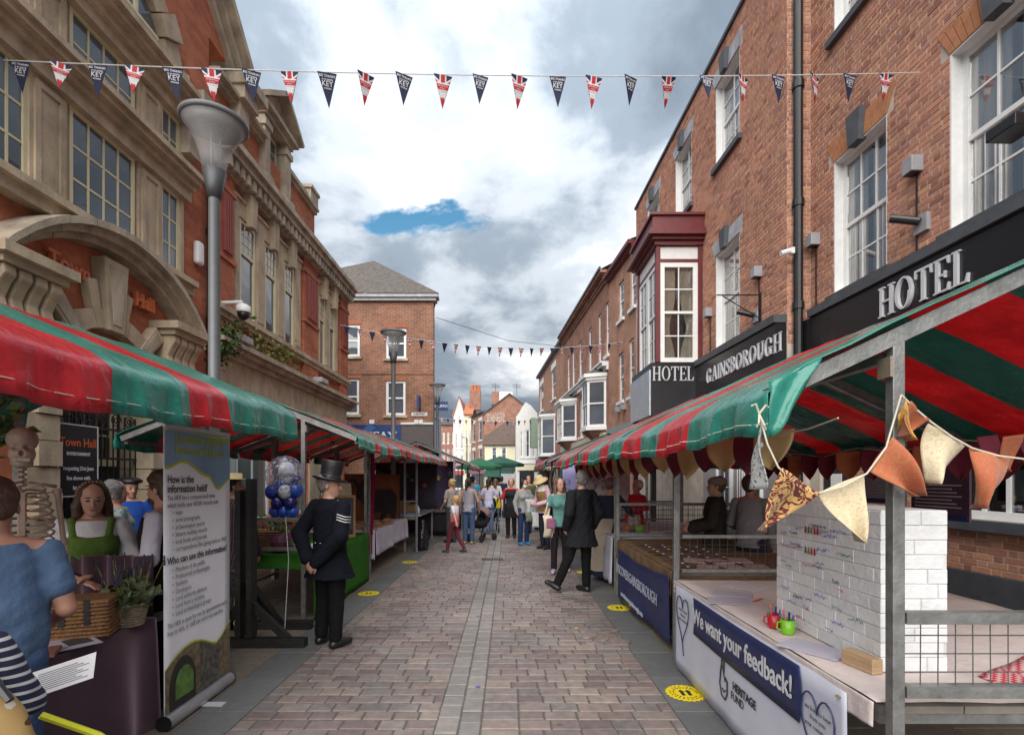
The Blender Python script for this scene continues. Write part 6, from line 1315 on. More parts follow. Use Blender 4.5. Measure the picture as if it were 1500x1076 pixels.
    for sgn in (1, -1): B.ell(hd((sgn * 0.076, 0.018, 1.618)), (0.009, 0.018, 0.03), Rh, 0.008).ell(hd((sgn * 0.029, -0.094, 1.638)), (0.019, 0.014, 0.012), Rh, 0.012, True)
    body = bpy.data.objects.new(name, B.mesh('body', M_skin, h, scale=sc)); COL.objects.link(body); body.location = (x, y, z); body.rotation_euler = (0, 0, R(yaw))
    tag(body, label, 'person', group)
    def part(nm, S, m, wr=0.0, hh=None, sd=0.0, wz=1.0):
        o = bpy.data.objects.new(nm, S.mesh(nm, m, hh or h, wr, sc, seed + sd, wz)); COL.objects.link(o); o.parent = body; return o
    if trousers:
        S = Sdf(); S.loft(tor(0.0, 0.82, 0.98), 0.03, 0.004)
        for nm in 'LR':
            a = J['an' + nm]; S.cap(J['hp' + nm], J['kn' + nm], 0.098 * pants_r, 0.073 * pants_r, 0.03).cap(J['kn' + nm], a + (J['kn' + nm] - a) * 0.06, 0.072 * pants_r, 0.06 * pants_r, 0.012)
        part('trousers', S, trousers, 0.003, wz=0.7)
    if skirt:
        S = Sdf(); m_, hem, rr, fo = skirt; S.loft([(hem, 0, 0.02, rr, rr * 0.92), (0.6, 0, 0.01, rr * 0.55 + 0.11, rr * 0.5 + 0.10), (0.92, 0, 0, 0.185, 0.14), (1.07, lx * .25, ly * .25, waist[0] + 0.025, waist[1] + 0.018)], 0.02, 0.0, fo, 11); part('skirt', S, m_, 0.002)
    def upper(nm, m_, sl, off, z0, hem, neck=1.455, wr=0.0025):
        S = Sdf(); S.loft(tor(0, z0, neck, hem), 0.03, off)
        if female: [S.ell((sgn * 0.07 + lx * .85, ly * .85 - 0.085, 1.27), (0.064 + off, 0.056 + off, 0.062 + off), k=0.03) for sgn in (1, -1)]
        for q in 'LR':
            a, b, c = J['sh' + q], J['el' + q], J['wr' + q]
            if sl <= 0: continue
            if sl < 1: S.cap(a, a + (b - a) * sl, 0.046 * f + off, 0.052 * f + off, 0.03)
            else: S.cap(a, b, 0.048 * f + off, 0.047 * f + off, 0.03).cap(b, b + (c - b) * min(1, sl - 1 + 0.0 if sl < 2 else 0.95), 0.047 * f + off, 0.036 * f + off, 0.012)
        return part(nm, S, m_, wr)
    if top: upper('shirt', top, sleeve, 0.012, 0.95, (0.86, 0.172, 0.13))
    if vest: upper('waistcoat', vest, 0, 0.022, 0.88, None, 1.42, 0.002)
    if coat: m_, hemz, hr = coat; upper('coat', m_, 2.0, 0.028, 0.92, (hemz, hr, hr * 0.78), 1.485, 0.0035)
    if apron:
        S = Sdf(); S.loft([(apron[1], 0, -0.05, 0.17, 0.16), (0.95, 0, -0.03, 0.155, 0.13), (1.06, 0, -0.02, 0.12, 0.115)], 0.01, 0.012); part('apron', S, apron[0], 0.003)
    if shoes:
        for nm in 'LR':
            S = Sdf(); a = J['an' + nm]; fd = J['fd' + nm] / np.linalg.norm(J['fd' + nm]); S.cap(a - (0, 0, 0.03), a + fd * 0.15, 0.047, 0.036, 0.02).cap(a + (0, 0.03, -0.045), a + fd * 0.05 - (0, 0, 0.03), 0.04, 0.04, 0.02)
            part('shoe', S, mat('shoe_%.2f_%.2f_%.2f' % shoes, shoes, 0.4))
    if hair:
        S = Sdf(); hm = hair
        if hairstyle != 'bald':
            S.ell(hd((0, 0.03, 1.668)), np.array((0.084, 0.097, 0.095)) * HS, Rh, 0.02)
            if hairstyle in ('short', 'crop'): S.ell(hd((0, 0.055, 1.61)), (0.072, 0.055, 0.06), Rh, 0.02)
            if hairstyle == 'messy':
                rg_ = random.Random(int(seed * 10))
                for i in range(26): a_ = rg_.uniform(0, 6.28); e_ = rg_.uniform(0.15, 1.4); p_ = (0.082 * math.cos(a_) * math.cos(e_), 0.03 + 0.095 * math.sin(a_) * math.cos(e_), 1.665 + 0.095 * math.sin(e_)); S.ell(hd(p_), (0.026, 0.026, 0.022), Rh, 0.015)
                S.ell(hd((0, 0.06, 1.60)), (0.075, 0.055, 0.07), Rh, 0.02)
            if hairstyle in ('long', 'pony'):
                S.ell(hd((0, 0.06, 1.62)), (0.08, 0.06, 0.08), Rh, 0.02)
                if hairstyle == 'long':
                    for sgn in (1, -1): S.chain([hd((sgn * 0.072, 0.015, 1.67)), hd((sgn * 0.085, 0.01, 1.58)), hd((sgn * 0.09, -0.005, 1.46)), hd((sgn * 0.085, -0.035, 1.36))], [0.026, 0.03, 0.032, 0.02], 0.02)
                    S.chain([hd((0, 0.08, 1.62)), hd((0, 0.095, 1.5)), hd((0, 0.1, 1.36))], [0.06, 0.07, 0.05], 0.03)
                else: S.chain([hd((0, 0.11, 1.69)), hd((0, 0.15, 1.66)), hd((0.01, 0.16, 1.55)), hd((0.02, 0.13, 1.44))], [0.03, 0.035, 0.035, 0.015], 0.015)
            if hairstyle == 'bun': S.ell(hd((0, 0.06, 1.62)), (0.075, 0.055, 0.06), Rh, 0.02).ell(hd((0, 0.115, 1.70)), (0.05, 0.045, 0.045), Rh, 0.01)
            if hairstyle == 'bob': S.loft([(hd((0, 0, 1.56))[2], hd((0, .03, 1.56))[0], hd((0, .03, 1.56))[1], 0.092, 0.085), (hd((0, 0, 1.68))[2], hd((0, .03, 1.68))[0], hd((0, .03, 1.68))[1], 0.088, 0.095)], 0.03, yaw=R(head[0]))
            if not child or True: S.ell(hd((0, -0.085, 1.585)), np.array((0.062, 0.05, 0.085)) * HS, Rh, 0.02, True)
            part('hair', S, hm, 0.004, min(h, 0.012))
    if face:
        def blob(nm, p, r, m_):
            mb = MB(); mb.lathe([(0.0001 + math.sin(math.pi * i / 6) , -math.cos(math.pi * i / 6)) for i in range(7)], (0, 0, 0), 8)
            mb.v = [tuple((hd(p) + Rh @ (np.array(v_) * np.array(r))) * sc) for v_ in mb.v]; o = mb.build(nm, m_, None, smooth=True); o.parent = body
        for sgn in (1, -1):
            blob('eye', (sgn * 0.029, -0.083, 1.637), (0.013, 0.0075, 0.0065), mat('eye_dark', (0.03, 0.02, 0.016), 0.25)); blob('eyebrow', (sgn * 0.031, -0.086, 1.661), (0.017, 0.008, 0.0035), hair or M_skin)
        blob('lips', (0, -0.09, 1.572), (0.022, 0.008, 0.0065), mat('lips', (0.36, 0.11, 0.1), 0.5))
    if mask:
        S = Sdf().ell(hd((0, -0.05, 1.585)), (0.062, 0.058, 0.05), Rh, 0.01); part('face_mask', S, mat('mask_pale', (0.6, 0.66, 0.7), 0.8))
    body['_hd'] = 0
    return body, (lambda p: Vector(hd(p) * sc)), Matrix(Rh.tolist()), sc, J
def attach(mb, nm, m, body, smooth=True, thick=0):
    o = mb.build(nm, m, None, smooth=smooth, thick=thick); o.parent = body; return o
def headM(hd, Rh, p): return Matrix.Translation(hd(p)) @ Rh.to_4x4()
def lathe_on(M, prof, n=28, sx=1, sy=1): mb = MB(M); mb.lathe(prof, (0, 0, 0), n, sx, sy); return mb
M_blackc = cloth('black', (0.007, 0.007, 0.008)); M_navyc = cloth('navy', (0.006, 0.007, 0.012))
M_hbr = hairmat('brown', (0.06, 0.03, 0.017)); M_hdk = hairmat('dark', (0.015, 0.011, 0.01)); M_hgr = hairmat('grey', (0.16, 0.15, 0.145)); M_hbl = hairmat('blond', (0.42, 0.28, 0.11)); M_hgi = hairmat('ginger', (0.25, 0.1, 0.035)); M_hmid = hairmat('mid', (0.1, 0.055, 0.03))
M_straw = mat('straw', (0.55, 0.42, 0.22), 0.85, var=0.2, scale=30, bump=0.5, bscale=120)

# constable in a top hat, hands clasped behind him
b, hd, Rh, sc, J = person('man in black police tailcoat and top hat, hands clasped behind his back', -1.80, 5.08, 152, 1.74, 'fair', 0.0075, arms={'L': ((0.285, 0.13, 1.13), (0.06, 0.215, 0.885)), 'R': ((-0.285, 0.13, 1.13), (-0.05, 0.225, 0.865)), 'nL': (0, -1, -0.2), 'nR': (0, -1, 0.2)}, head=(-48, 4, 0), coat=(M_navyc, 0.70, 0.245), trousers=M_blackc, pants_r=1.08, hair=M_hgr, hairstyle='crop', curl=0.8, shoes=(0.01, 0.01, 0.011), legs={'L': ((0.1, -0.02, 0.5), (0.12, 0.0, 0.085), (0.4, -1, -0.25)), 'R': ((-0.1, 0.0, 0.5), (-0.11, 0.03, 0.085), (-0.35, -1, -0.25))})
M_hat = mat('black_felt_hat', (0.012, 0.012, 0.013), 0.35, bump=0.2, bscale=200)
HM = headM(hd, Rh, (0, 0.005, 1.675)) @ Matrix.Rotation(R(6), 4, 'X')
attach(lathe_on(HM, [(0.085, 0.0), (0.12, -0.004), (0.148, 0.008), (0.152, 0.022), (0.146, 0.018), (0.12, 0.008), (0.092, 0.012), (0.09, 0.06), (0.093, 0.13), (0.101, 0.195), (0.098, 0.202), (0.0, 0.204)], 32, 1, 1.14), 'top_hat', M_hat, b)
attach(lathe_on(HM, [(0.0935, 0.014), (0.0945, 0.02), (0.0945, 0.05), (0.093, 0.055)], 32, 1, 1.14), 'hat_band', mat('hat_band', (0.02, 0.02, 0.022), 0.2), b)
a, c = Vector(J['shR'] * sc), Vector(J['elR'] * sc); ax = (c - a).normalized(); out = Vector((-0.9, 0.45, 0)).normalized(); out = (out - ax * out.dot(ax)).normalized(); sd = ax.cross(out)
for k in range(3):
    p = a + ax * (0.15 + 0.028 * k) * 1.0; rad = 0.09
    mb = MB(); mb.tube([p + out.lerp(sd, 0.55).normalized() * rad - ax * 0.028, p + out * rad, p + out.lerp(-sd, 0.55).normalized() * rad - ax * 0.028], 0.0055, 6); attach(mb, 'chevron', mat('silver_braid', (0.6, 0.6, 0.6), 0.5), b)
for sx in (-0.035, 0.035): mb = MB(); mb.lathe([(0.0, -0.004), (0.009, 0), (0.0, 0.006)], (sx, 0.148, 1.045), 10); attach(mb, 'button', mat('silver_button', (0.6, 0.6, 0.58), 0.3, 0.6), b)
mb = MB(); mb.box(-0.19, -0.165, -0.02, 0.03, 0.86, 0.93); attach(mb, 'belt_pouch', mat('pouch_silver', (0.5, 0.5, 0.5), 0.4, 0.5), b, False)

# man in a dark suit, mid stride
b, hd, Rh, sc, J = person('grey haired man in dark suit seen from behind, toe of one shoe raised', 1.08, 7.5, -150, 1.79, 'fair', 0.009, arms={'L': ((0.27, 0.07, 1.14), (0.23, -0.06, 0.93)), 'R': ((-0.27, 0.08, 1.14), (-0.24, -0.05, 0.92))}, head=(-20, 2, 0), coat=(cloth('charcoal', (0.014, 0.014, 0.017)), 0.66, 0.235), trousers=M_blackc, hair=M_hgr, hairstyle='crop', legs={'L': ((0.2, -0.04, 0.5), (0.36, -0.1, 0.12), (1, -0.5, 0.3)), 'R': ((-0.07, 0.02, 0.5), (-0.06, 0.04, 0.085), (0.3, -1, -0.3))}, shoes=(0.012, 0.012, 0.014), top=cloth('white', (0.6, 0.6, 0.62)), sleeve=0)
# smiling woman in teal top
M_teal = cloth('teal', (0.10, 0.23, 0.21)); M_blk2 = cloth('black2', (0.014, 0.013, 0.015))
b, hd, Rh, sc, J = person('smiling woman in teal top and black trousers carrying a cream tote bag', 0.92, 9.0, 8, 1.68, 'fair', 0.009, female=True, arms={'R': ((-0.25, 0.04, 1.14), (-0.2, -0.09, 0.9)), 'L': ((0.24, 0.05, 1.14), (0.16, -0.1, 0.95))}, top=M_teal, sleeve=0.55, trousers=M_blk2, pants_r=0.88, hair=M_hmid, hairstyle='long', shoes=(0.42, 0.3, 0.4), head=(6, 0, 0), legs={'R': ((-0.12, -0.03, 0.5), (-0.14, -0.08, 0.085), (-0.4, -1, -0.3)), 'L': ((0.1, 0.0, 0.5), (0.12, 0.1, 0.085), (0.2, -1, -0.3))})
bag = thing('tote_bag', (0.68, 8.95, 0.6), 'cream cloth tote bag on the shoulder of the woman in teal', 'bag')
mb = MB(); mb.grid(lambda u_, v_: (0.6 + 0.16 * u_ + 0.03 * math.sin(v_ * 3), 8.93 + 0.05 * math.sin(u_ * 3.14) * (1 if True else 0) - 0.05, 1.02 - 0.38 * v_ + 0.02 * math.sin(u_ * 4)), 8, 8); mb.grid(lambda u_, v_: (0.6 + 0.16 * u_ + 0.03 * math.sin(v_ * 3), 8.90 - 0.09 * math.sin(u_ * 3.14) * math.sin(v_ * 2.6), 1.02 - 0.38 * v_), 8, 8); mb.build('body', cloth('calico', (0.55, 0.48, 0.37)), bag, smooth=True, thick=0.004)
mb = MB(); mb.tube([(0.63, 8.9, 1.0), (0.70, 8.95, 1.25), (0.78, 8.98, 1.39), (0.74, 9.02, 1.2), (0.70, 8.93, 1.0)], 0.012, 6); mb.build('strap', cloth('calico', (0.55, 0.48, 0.37)), bag)
o = MB().box(0.66, 0.82, 8.80, 8.84, 0.80, 0.98).build('printed_pouch', paisley('pouch_print', (0.05, 0.05, 0.16), (0.5, 0.12, 0.16), 30, 0.5), None, bevel=0.02); tag(o, 'small patterned pouch held at the hip of the woman in teal', 'pouch')
# costumed woman in navy leaning on the stall
b, hd, Rh, sc, J = person('costumed woman in navy jacket and pale apron leaning onto the right stall', 1.62, 8.35, 150, 1.68, 'fair', 0.01, female=True, arms={'R': ((-0.36, -0.06, 1.22), (-0.5, -0.16, 1.0)), 'L': ((0.25, -0.03, 1.12), (0.2, -0.16, 0.95))}, top=cloth('navy2', (0.02, 0.024, 0.045)), sleeve=1.4, skirt=(cloth('navyskirt', (0.022, 0.026, 0.05)), 0.1, 0.3, 0.02), hair=M_hmid, lean=(-0.03, -0.08), head=(-20, 15, 0), face=False)
S_ = Sdf().ell(np.array(hd((0, 0.03, 1.675))), (0.1, 0.112, 0.085), np.array(Rh), 0.02).ell(np.array(hd((0, 0.03, 1.63))), (0.106, 0.118, 0.025), np.array(Rh), 0.01)
o = bpy.data.objects.new('mob_cap', S_.mesh('mob_cap', cloth('cap_brown', (0.22, 0.17, 0.15)), 0.01, 0.003)); COL.objects.link(o); o.parent = b
S_ = Sdf().loft([(0.18, 0.06, 0.06, 0.2, 0.24), (0.6, 0.03, 0.04, 0.19, 0.2), (1.02, 0, 0.0, 0.13, 0.12)], 0.01, 0.012, 0.012, 9); o = bpy.data.objects.new('apron', S_.mesh('apron', cloth('apron_sand', (0.38, 0.32, 0.26)), 0.012)); COL.objects.link(o); o.parent = b
# man in straw hat, pink shirt, brown waistcoat
b, hd, Rh, sc, J = person('man in straw hat, pink shirt and brown apron looking down at papers', 0.86, 12.0, -55, 1.74, 'fair', 0.012, arms={'L': ((0.27, -0.06, 1.15), (0.1, -0.3, 1.08)), 'R': ((-0.26, -0.04, 1.15), (-0.1, -0.32, 1.06))}, lean=(0, -0.07), head=(0, 28, 0), top=cloth('pink', (0.55, 0.36, 0.42)), sleeve=2, vest=cloth('tanvest', (0.24, 0.14, 0.06)), trousers=cloth('dknavy', (0.02, 0.022, 0.035)), hair=M_hbr, skirt=None)
attach(lathe_on(headM(hd, Rh, (0, 0.0, 1.685)), [(0.1, 0.0), (0.15, -0.012), (0.195, -0.05), (0.197, -0.044), (0.15, -0.004), (0.102, 0.02), (0.095, 0.07), (0.06, 0.1), (0, 0.105)], 24), 'straw_hat', M_straw, b)
S_ = Sdf().loft([(1.36, 0, -0.05, 0.17, 0.13), (1.44, 0, -0.06, 0.12, 0.105), (1.52, 0, -0.06, 0.085, 0.085)], 0.02, 0.03); o = bpy.data.objects.new('scarf', S_.mesh('scarf', cloth('scarf', (0.55, 0.53, 0.47)), 0.012, 0.006)); COL.objects.link(o); o.parent = b
# woman in grey top with mask
b, hd, Rh, sc, J = person('woman in pale grey top, jeans and blue shoes wearing a face mask', 0.38, 12.7, 25, 1.66, 'fair', 0.012, female=True, arms={'L': ((0.25, -0.06, 1.13), (0.12, -0.28, 1.08)), 'R': ((-0.25, 0.03, 1.13), (-0.24, -0.06, 0.9))}, head=(10, 12, 0), top=cloth('grey', (0.36, 0.37, 0.40)), sleeve=2, trousers=cloth('denim_dark', (0.02, 0.035, 0.09)), hair=M_hdk, hairstyle='bob', shoes=(0.02, 0.2, 0.45), mask=True)
mb = MB(); [mb.box(sx - 0.025, sx + 0.025, -0.1, -0.09, 1.645, 1.675) for sx in (-0.03, 0.03)]; attach(mb, 'sunglasses', M_blackp, b, False)
def paperbag(x, y, z, w, h_, label, m, rz=0.0, name='carrier_bag'):
    t = thing(name, (x, y, z), label, 'bag', rz=0); M = Matrix.Translation((x, y, z)) @ Matrix.Rotation(R(rz), 4, 'Z')
    mb = MB(M); mb.grid(lambda u_, v_: (-w / 2 + w * u_ + 0.02 * math.sin(v_ * 4), -0.05 - 0.03 * math.sin(u_ * 3.1) * math.sin(v_ * 2.8), h_ * v_), 8, 8); mb.grid(lambda u_, v_: (-w / 2 + w * u_ + 0.02 * math.sin(v_ * 4), 0.03 + 0.03 * math.sin(u_ * 3.1), h_ * v_), 8, 8); mb.build('body', m, t, smooth=True, thick=0.004)
    mb = MB(M); mb.tube([(-w * .25, -0.03, h_), (-w * 0.1, 0, h_ + 0.1), (w * .1, 0, h_ + 0.1), (w * .25, -0.03, h_)], 0.006, 5); mb.build('handle', m, t); return t
paperbag(0.58, 12.45, 0.82, 0.3, 0.34, 'white plastic carrier bag held out by the woman in grey', mat('plastic_white', (0.6, 0.62, 0.65), 0.4, trans=0.2), 20); paperbag(0.70, 12.2, 0.5, 0.26, 0.36, 'white paper bag with a blue picture hanging beside the straw hat man', mat('paper_white', (0.6, 0.6, 0.6), 0.7), -20); paperbag(0.52, 12.4, 0.62, 0.2, 0.2, 'small patterned shopping bag under the white carrier bag', paisley('bag_print', (0.05, 0.1, 0.14), (0.3, 0.3, 0.1), 26, 0.55), 10)
# others in the middle distance
b, hd, Rh, sc, J = person('woman in red top and black tunic with ginger hair', 0.07, 14.2, -10, 1.68, 'fair', 0.014, female=True, arms={'R': ((-0.27, 0.02, 1.12), (-0.24, -0.1, 0.9))}, top=cloth('red', (0.42, 0.02, 0.03)), sleeve=0.8, vest=cloth('blk3', (0.02, 0.02, 0.022)), trousers=M_blk2, skirt=(M_blk2, 0.62, 0.2, 0.01), hair=M_hgi, hairstyle='bob', shoes=(0.04, 0.03, 0.03))
b, hd, Rh, sc, J = person('man in navy shirt standing before the white board far down the road', -0.3, 21.5, 172, 1.76, 'tan', 0.02, face=False, top=cloth('navyshirt', (0.02, 0.028, 0.06)), sleeve=2, trousers=cloth('dknavy', (0.02, 0.022, 0.035)), hair=M_hdk, legs={'L': ((0.1, -0.08, 0.5), (0.1, -0.14, 0.085)), 'R': ((-0.1, 0.05, 0.5), (-0.1, 0.16, 0.085))})
b, hd, Rh, sc, J = person('woman in lilac top and blue jeans pushing a black pram', -0.60, 15.1, 175, 1.66, 'fair', 0.013, female=True, face=False, arms={'L': ((0.27, -0.1, 1.15), (0.22, -0.36, 1.02)), 'R': ((-0.3, -0.1, 1.15), (-0.24, -0.36, 1.02))}, top=cloth('lilac', (0.42, 0.40, 0.52)), sleeve=0.6, trousers=cloth('denim', (0.08, 0.14, 0.26)), pants_r=1.02, hair=M_hdk, hairstyle='pony', shoes=(0.2, 0.12, 0.08), lean=(0, -0.06), bulk=1.1)
b, hd, Rh, sc, J = person('fair haired boy in white and red T-shirt and maroon trousers striding', -1.22, 11.45, -105, 1.27, 'fair', 0.011, child=True, face=True, arms={'L': ((0.26, 0.09, 1.16), (0.34, 0.18, 0.96)), 'R': ((-0.25, -0.05, 1.15), (-0.24, -0.14, 0.93))}, top=None, trousers=cloth('maroon', (0.10, 0.012, 0.03)), pants_r=0.9, hair=M_hbl, hairstyle='short', shoes=(0.03, 0.05, 0.04), legs={'L': ((0.08, -0.14, 0.52), (0.09, -0.22, 0.085)), 'R': ((-0.08, 0.06, 0.52), (-0.08, 0.3, 0.11), (0, -1, -0.5))})
m, nt, bb = newmat('ombre_shirt'); g_ = nt.nodes.new('ShaderNodeTexCoord'); s_ = nt.nodes.new('ShaderNodeSeparateXYZ'); r_ = nt.nodes.new('ShaderNodeValToRGB'); mr = nt.nodes.new('ShaderNodeMapRange'); mr.inputs['From Min'].default_value = 0.6; mr.inputs['From Max'].default_value = 1.0
nt.links.new(g_.outputs['Object'], s_.inputs[0]); nt.links.new(s_.outputs[2], mr.inputs[0]); nt.links.new(mr.outputs[0], r_.inputs[0]); nt.links.new(r_.outputs[0], bb.inputs['Base Color']); bb.inputs['Roughness'].default_value = 0.9
e_ = r_.color_ramp.elements; e_[0].color = (0.12, 0.14, 0.3, 1); e_[1].color = (0.6, 0.62, 0.68, 1); q = e_.new(0.22); q.color = (0.5, 0.05, 0.08, 1); q = e_.new(0.5); q.color = (0.55, 0.2, 0.22, 1)
S_ = Sdf().loft([(0.86, 0, 0, .165, .12), (1.1, 0, 0, .155, .115), (1.28, 0, 0, .16, .12), (1.38, 0, 0, .165, .105), (1.45, 0, 0, .13, .085)], 0.03, 0.012)
for q in 'LR': S_.cap(J['sh' + q], J['sh' + q] + (J['el' + q] - J['sh' + q]) * .6, 0.066, 0.06, 0.03)
o = bpy.data.objects.new('shirt', S_.mesh('shirt', m, 0.012, 0.004, sc)); COL.objects.link(o); o.parent = b
b, hd, Rh, sc, J = person('dark haired woman in sleeveless patterned top and denim, beside a pushchair', -1.02, 12.95, 165, 1.68, 'tan', 0.013, female=True, face=False, arms={'R': ((-0.27, 0.02, 1.13), (-0.26, -0.1, 0.9))}, top=paisley('top_print', (0.16, 0.15, 0.19), (0.34, 0.32, 0.36), 24, 0.5), sleeve=0, trousers=cloth('denim2', (0.05, 0.08, 0.16)), hair=M_hdk, hairstyle='pony', shoes=(0.3, 0.2, 0.12))
b, hd, Rh, sc, J = person('blond woman with hair tied up, behind the boy at the left stall', -1.50, 13.2, -130, 1.66, 'fair', 0.013, female=True, face=False, top=cloth('taupe', (0.3, 0.26, 0.25)), sleeve=0.6, trousers=cloth('dkgrey', (0.05, 0.05, 0.055)), hair=M_hbl, hairstyle='bun', arms={'L': ((0.25, 0.02, 1.13), (0.22, -0.16, 0.95))})
b, hd, Rh, sc, J = person('person in bright blue top far off beside the flower stall', -1.75, 26.5, 10, 1.6, 'fair', 0.025, face=False, top=cloth('sky', (0.04, 0.3, 0.5)), sleeve=0.6, trousers=cloth('denim2', (0.05, 0.08, 0.16)), hair=M_hdk)
b, hd, Rh, sc, J = person('person in dark clothes far off under the green parasol', -1.1, 30, 160, 1.7, 'fair', 0.025, face=False, top=cloth('blk3', (0.02, 0.02, 0.022)), sleeve=2, trousers=cloth('dkgrey', (0.05, 0.05, 0.055)), hair=M_hbr)
b, hd, Rh, sc, J = person('person in mauve top beneath the small right stall canopy', 1.15, 14.8, 60, 1.66, 'fair', 0.018, female=True, face=False, top=cloth('mauve', (0.25, 0.1, 0.2)), sleeve=2, trousers=M_blk2, hair=M_hbr, hairstyle='long')
# behind the left stall
b, hd, Rh, sc, J = person('young woman in white blouse and green bodice with a braided headband', -2.98, 3.62, 34, 1.66, 'fair', 0.0075, female=True, arms={'L': ((0.27, -0.02, 1.13), (0.02, -0.21, 1.07)), 'R': ((-0.28, -0.02, 1.12), (-0.02, -0.24, 1.03)), 'nL': (0, 0, -1), 'nR': (0, 0, -1)}, head=(6, 14, 0), top=cloth('blouse', (0.62, 0.62, 0.64)), sleeve=1.0, skirt=(cloth('greenskirt', (0.07, 0.13, 0.03)), 0.1, 0.3, 0.02), hair=M_hbr, hairstyle='long', curl=0.3)
S_ = Sdf().loft([(0.95, 0, 0, .14, .115), (1.05, 0, 0, .127, .1), (1.15, 0, 0, .13, .108), (1.28, 0, -0.02, .152, .125), (1.335, 0, -0.02, .15, .118)], 0.02, 0.024)
for sgn in (1, -1): S_.ell((sgn * 0.07, -0.085, 1.27), (0.086, 0.076, 0.075), k=0.03).chain([(sgn * 0.1, -0.1, 1.33), (sgn * 0.115, -0.05, 1.455), (sgn * 0.11, 0.06, 1.44), (sgn * 0.09, 0.11, 1.3)], [0.026, 0.024, 0.024, 0.024], 0.015)
o = bpy.data.objects.new('bodice', S_.mesh('bodice', cloth('bodice_green', (0.10, 0.17, 0.035)), 0.009, 0.002, sc)); COL.objects.link(o); o.parent = b
mb = MB()
for i in range(15):
    a_ = math.pi * (i / 14) ; p_ = hd((0.088 * math.cos(a_), 0.0 + 0.0 * i, 1.66 + 0.092 * math.sin(a_))); mb.lathe([(0.0, -0.011), (0.012, 0), (0.0, 0.011)], tuple(p_), 6)
attach(mb, 'braided_headband', mat('braid', (0.4, 0.25, 0.16), 0.7), b)
for q in 'LR':
    S_ = Sdf().cap(J['sh' + q], J['el' + q], 0.07, 0.085, 0.03); o = bpy.data.objects.new('puff_sleeve', S_.mesh('puff_sleeve', cloth('blouse', (0.62, 0.62, 0.64)), 0.01, 0.008, sc)); COL.objects.link(o); o.parent = b
b, hd, Rh, sc, J = person('brown haired bearded man in white shirt and black waistcoat, looking left', -2.60, 3.78, -70, 1.72, 'fair', 0.0085, arms={'R': ((-0.28, -0.06, 1.14), (-0.1, -0.32, 1.1)), 'L': ((0.27, 0.0, 1.13), (0.12, -0.26, 1.03))}, head=(-28, 2, 0), top=cloth('shirtwhite', (0.5, 0.48, 0.55)), sleeve=2, vest=cloth('blk4', (0.018, 0.016, 0.018)), trousers=M_blackc, hair=M_hbr, hairstyle='messy', seed=2.2)
S_ = Sdf().ell(np.array(hd((0, -0.035, 1.56))) / sc, (0.058, 0.062, 0.05), np.array(Rh), 0.01); o = bpy.data.objects.new('beard', S_.mesh('beard', M_hbr, 0.009, 0.003, sc)); COL.objects.link(o); o.parent = b
b, hd, Rh, sc, J = person('person in black beret and royal blue top beside the stone door jamb', -4.72, 6.3, 25, 1.68, 'fair', 0.01, top=cloth('royal', (0.02, 0.07, 0.33)), sleeve=2, trousers=M_blackc, hair=M_hgr, hairstyle='short', head=(30, 8, 0), bulk=1.15)
attach(lathe_on(headM(hd, Rh, (0, 0.02, 1.71)), [(0.085, -0.02), (0.125, 0.0), (0.13, 0.02), (0.08, 0.05), (0, 0.055)], 24, 1, 1.1), 'beret', M_hat, b)
b, hd, Rh, sc, J = person('grey haired person in colourful printed top before the iron gates', -4.15, 5.35, 140, 1.66, 'fair', 0.011, female=True, face=False, top=paisley('print_top', (0.05, 0.3, 0.36), (0.6, 0.42, 0.3), 12, 0.55), sleeve=0.9, trousers=M_blackc, hair=M_hgr, hairstyle='bob')
b, hd, Rh, sc, J = person('man in maroon striped blazer and straw boater behind the banner', -3.02, 5.55, 165, 1.72, 'tan', 0.011, face=False, coat=(mat('x', (0, 0, 0)), 0.72, 0.23), trousers=cloth('stone', (0.4, 0.37, 0.32)), hair=M_hdk, head=(-30, 0, 0))
m, nt, bb = newmat('striped_blazer'); g_ = nt.nodes.new('ShaderNodeTexCoord'); s_ = nt.nodes.new('ShaderNodeSeparateXYZ'); nt.links.new(g_.outputs['Object'], s_.inputs[0]); w_ = nt.nodes.new('ShaderNodeMath'); w_.operation = 'SINE'; q_ = nt.nodes.new('ShaderNodeMath'); q_.operation = 'MULTIPLY'; q_.inputs[1].default_value = 230; nt.links.new(s_.outputs[0], q_.inputs[0]); nt.links.new(q_.outputs[0], w_.inputs[0]); r_ = nt.nodes.new('ShaderNodeValToRGB'); r_.color_ramp.elements[0].position = 0.78; r_.color_ramp.elements[1].position = 0.9; r_.color_ramp.elements[0].color = (0.025, 0.012, 0.016, 1); r_.color_ramp.elements[1].color = (0.16, 0.1, 0.11, 1); nt.links.new(w_.outputs[0], r_.inputs[0]); nt.links.new(r_.outputs[0], bb.inputs['Base Color']); bb.inputs['Roughness'].default_value = 0.9
for ch_ in b.children:
    if ch_.name.startswith('coat'): ch_.data.materials[0] = m
attach(lathe_on(headM(hd, Rh, (0, 0.01, 1.70)), [(0.09, 0.0), (0.15, 0.0), (0.15, 0.008), (0.092, 0.008), (0.09, 0.07), (0, 0.072)], 24, 1, 1.1), 'boater', M_straw, b)
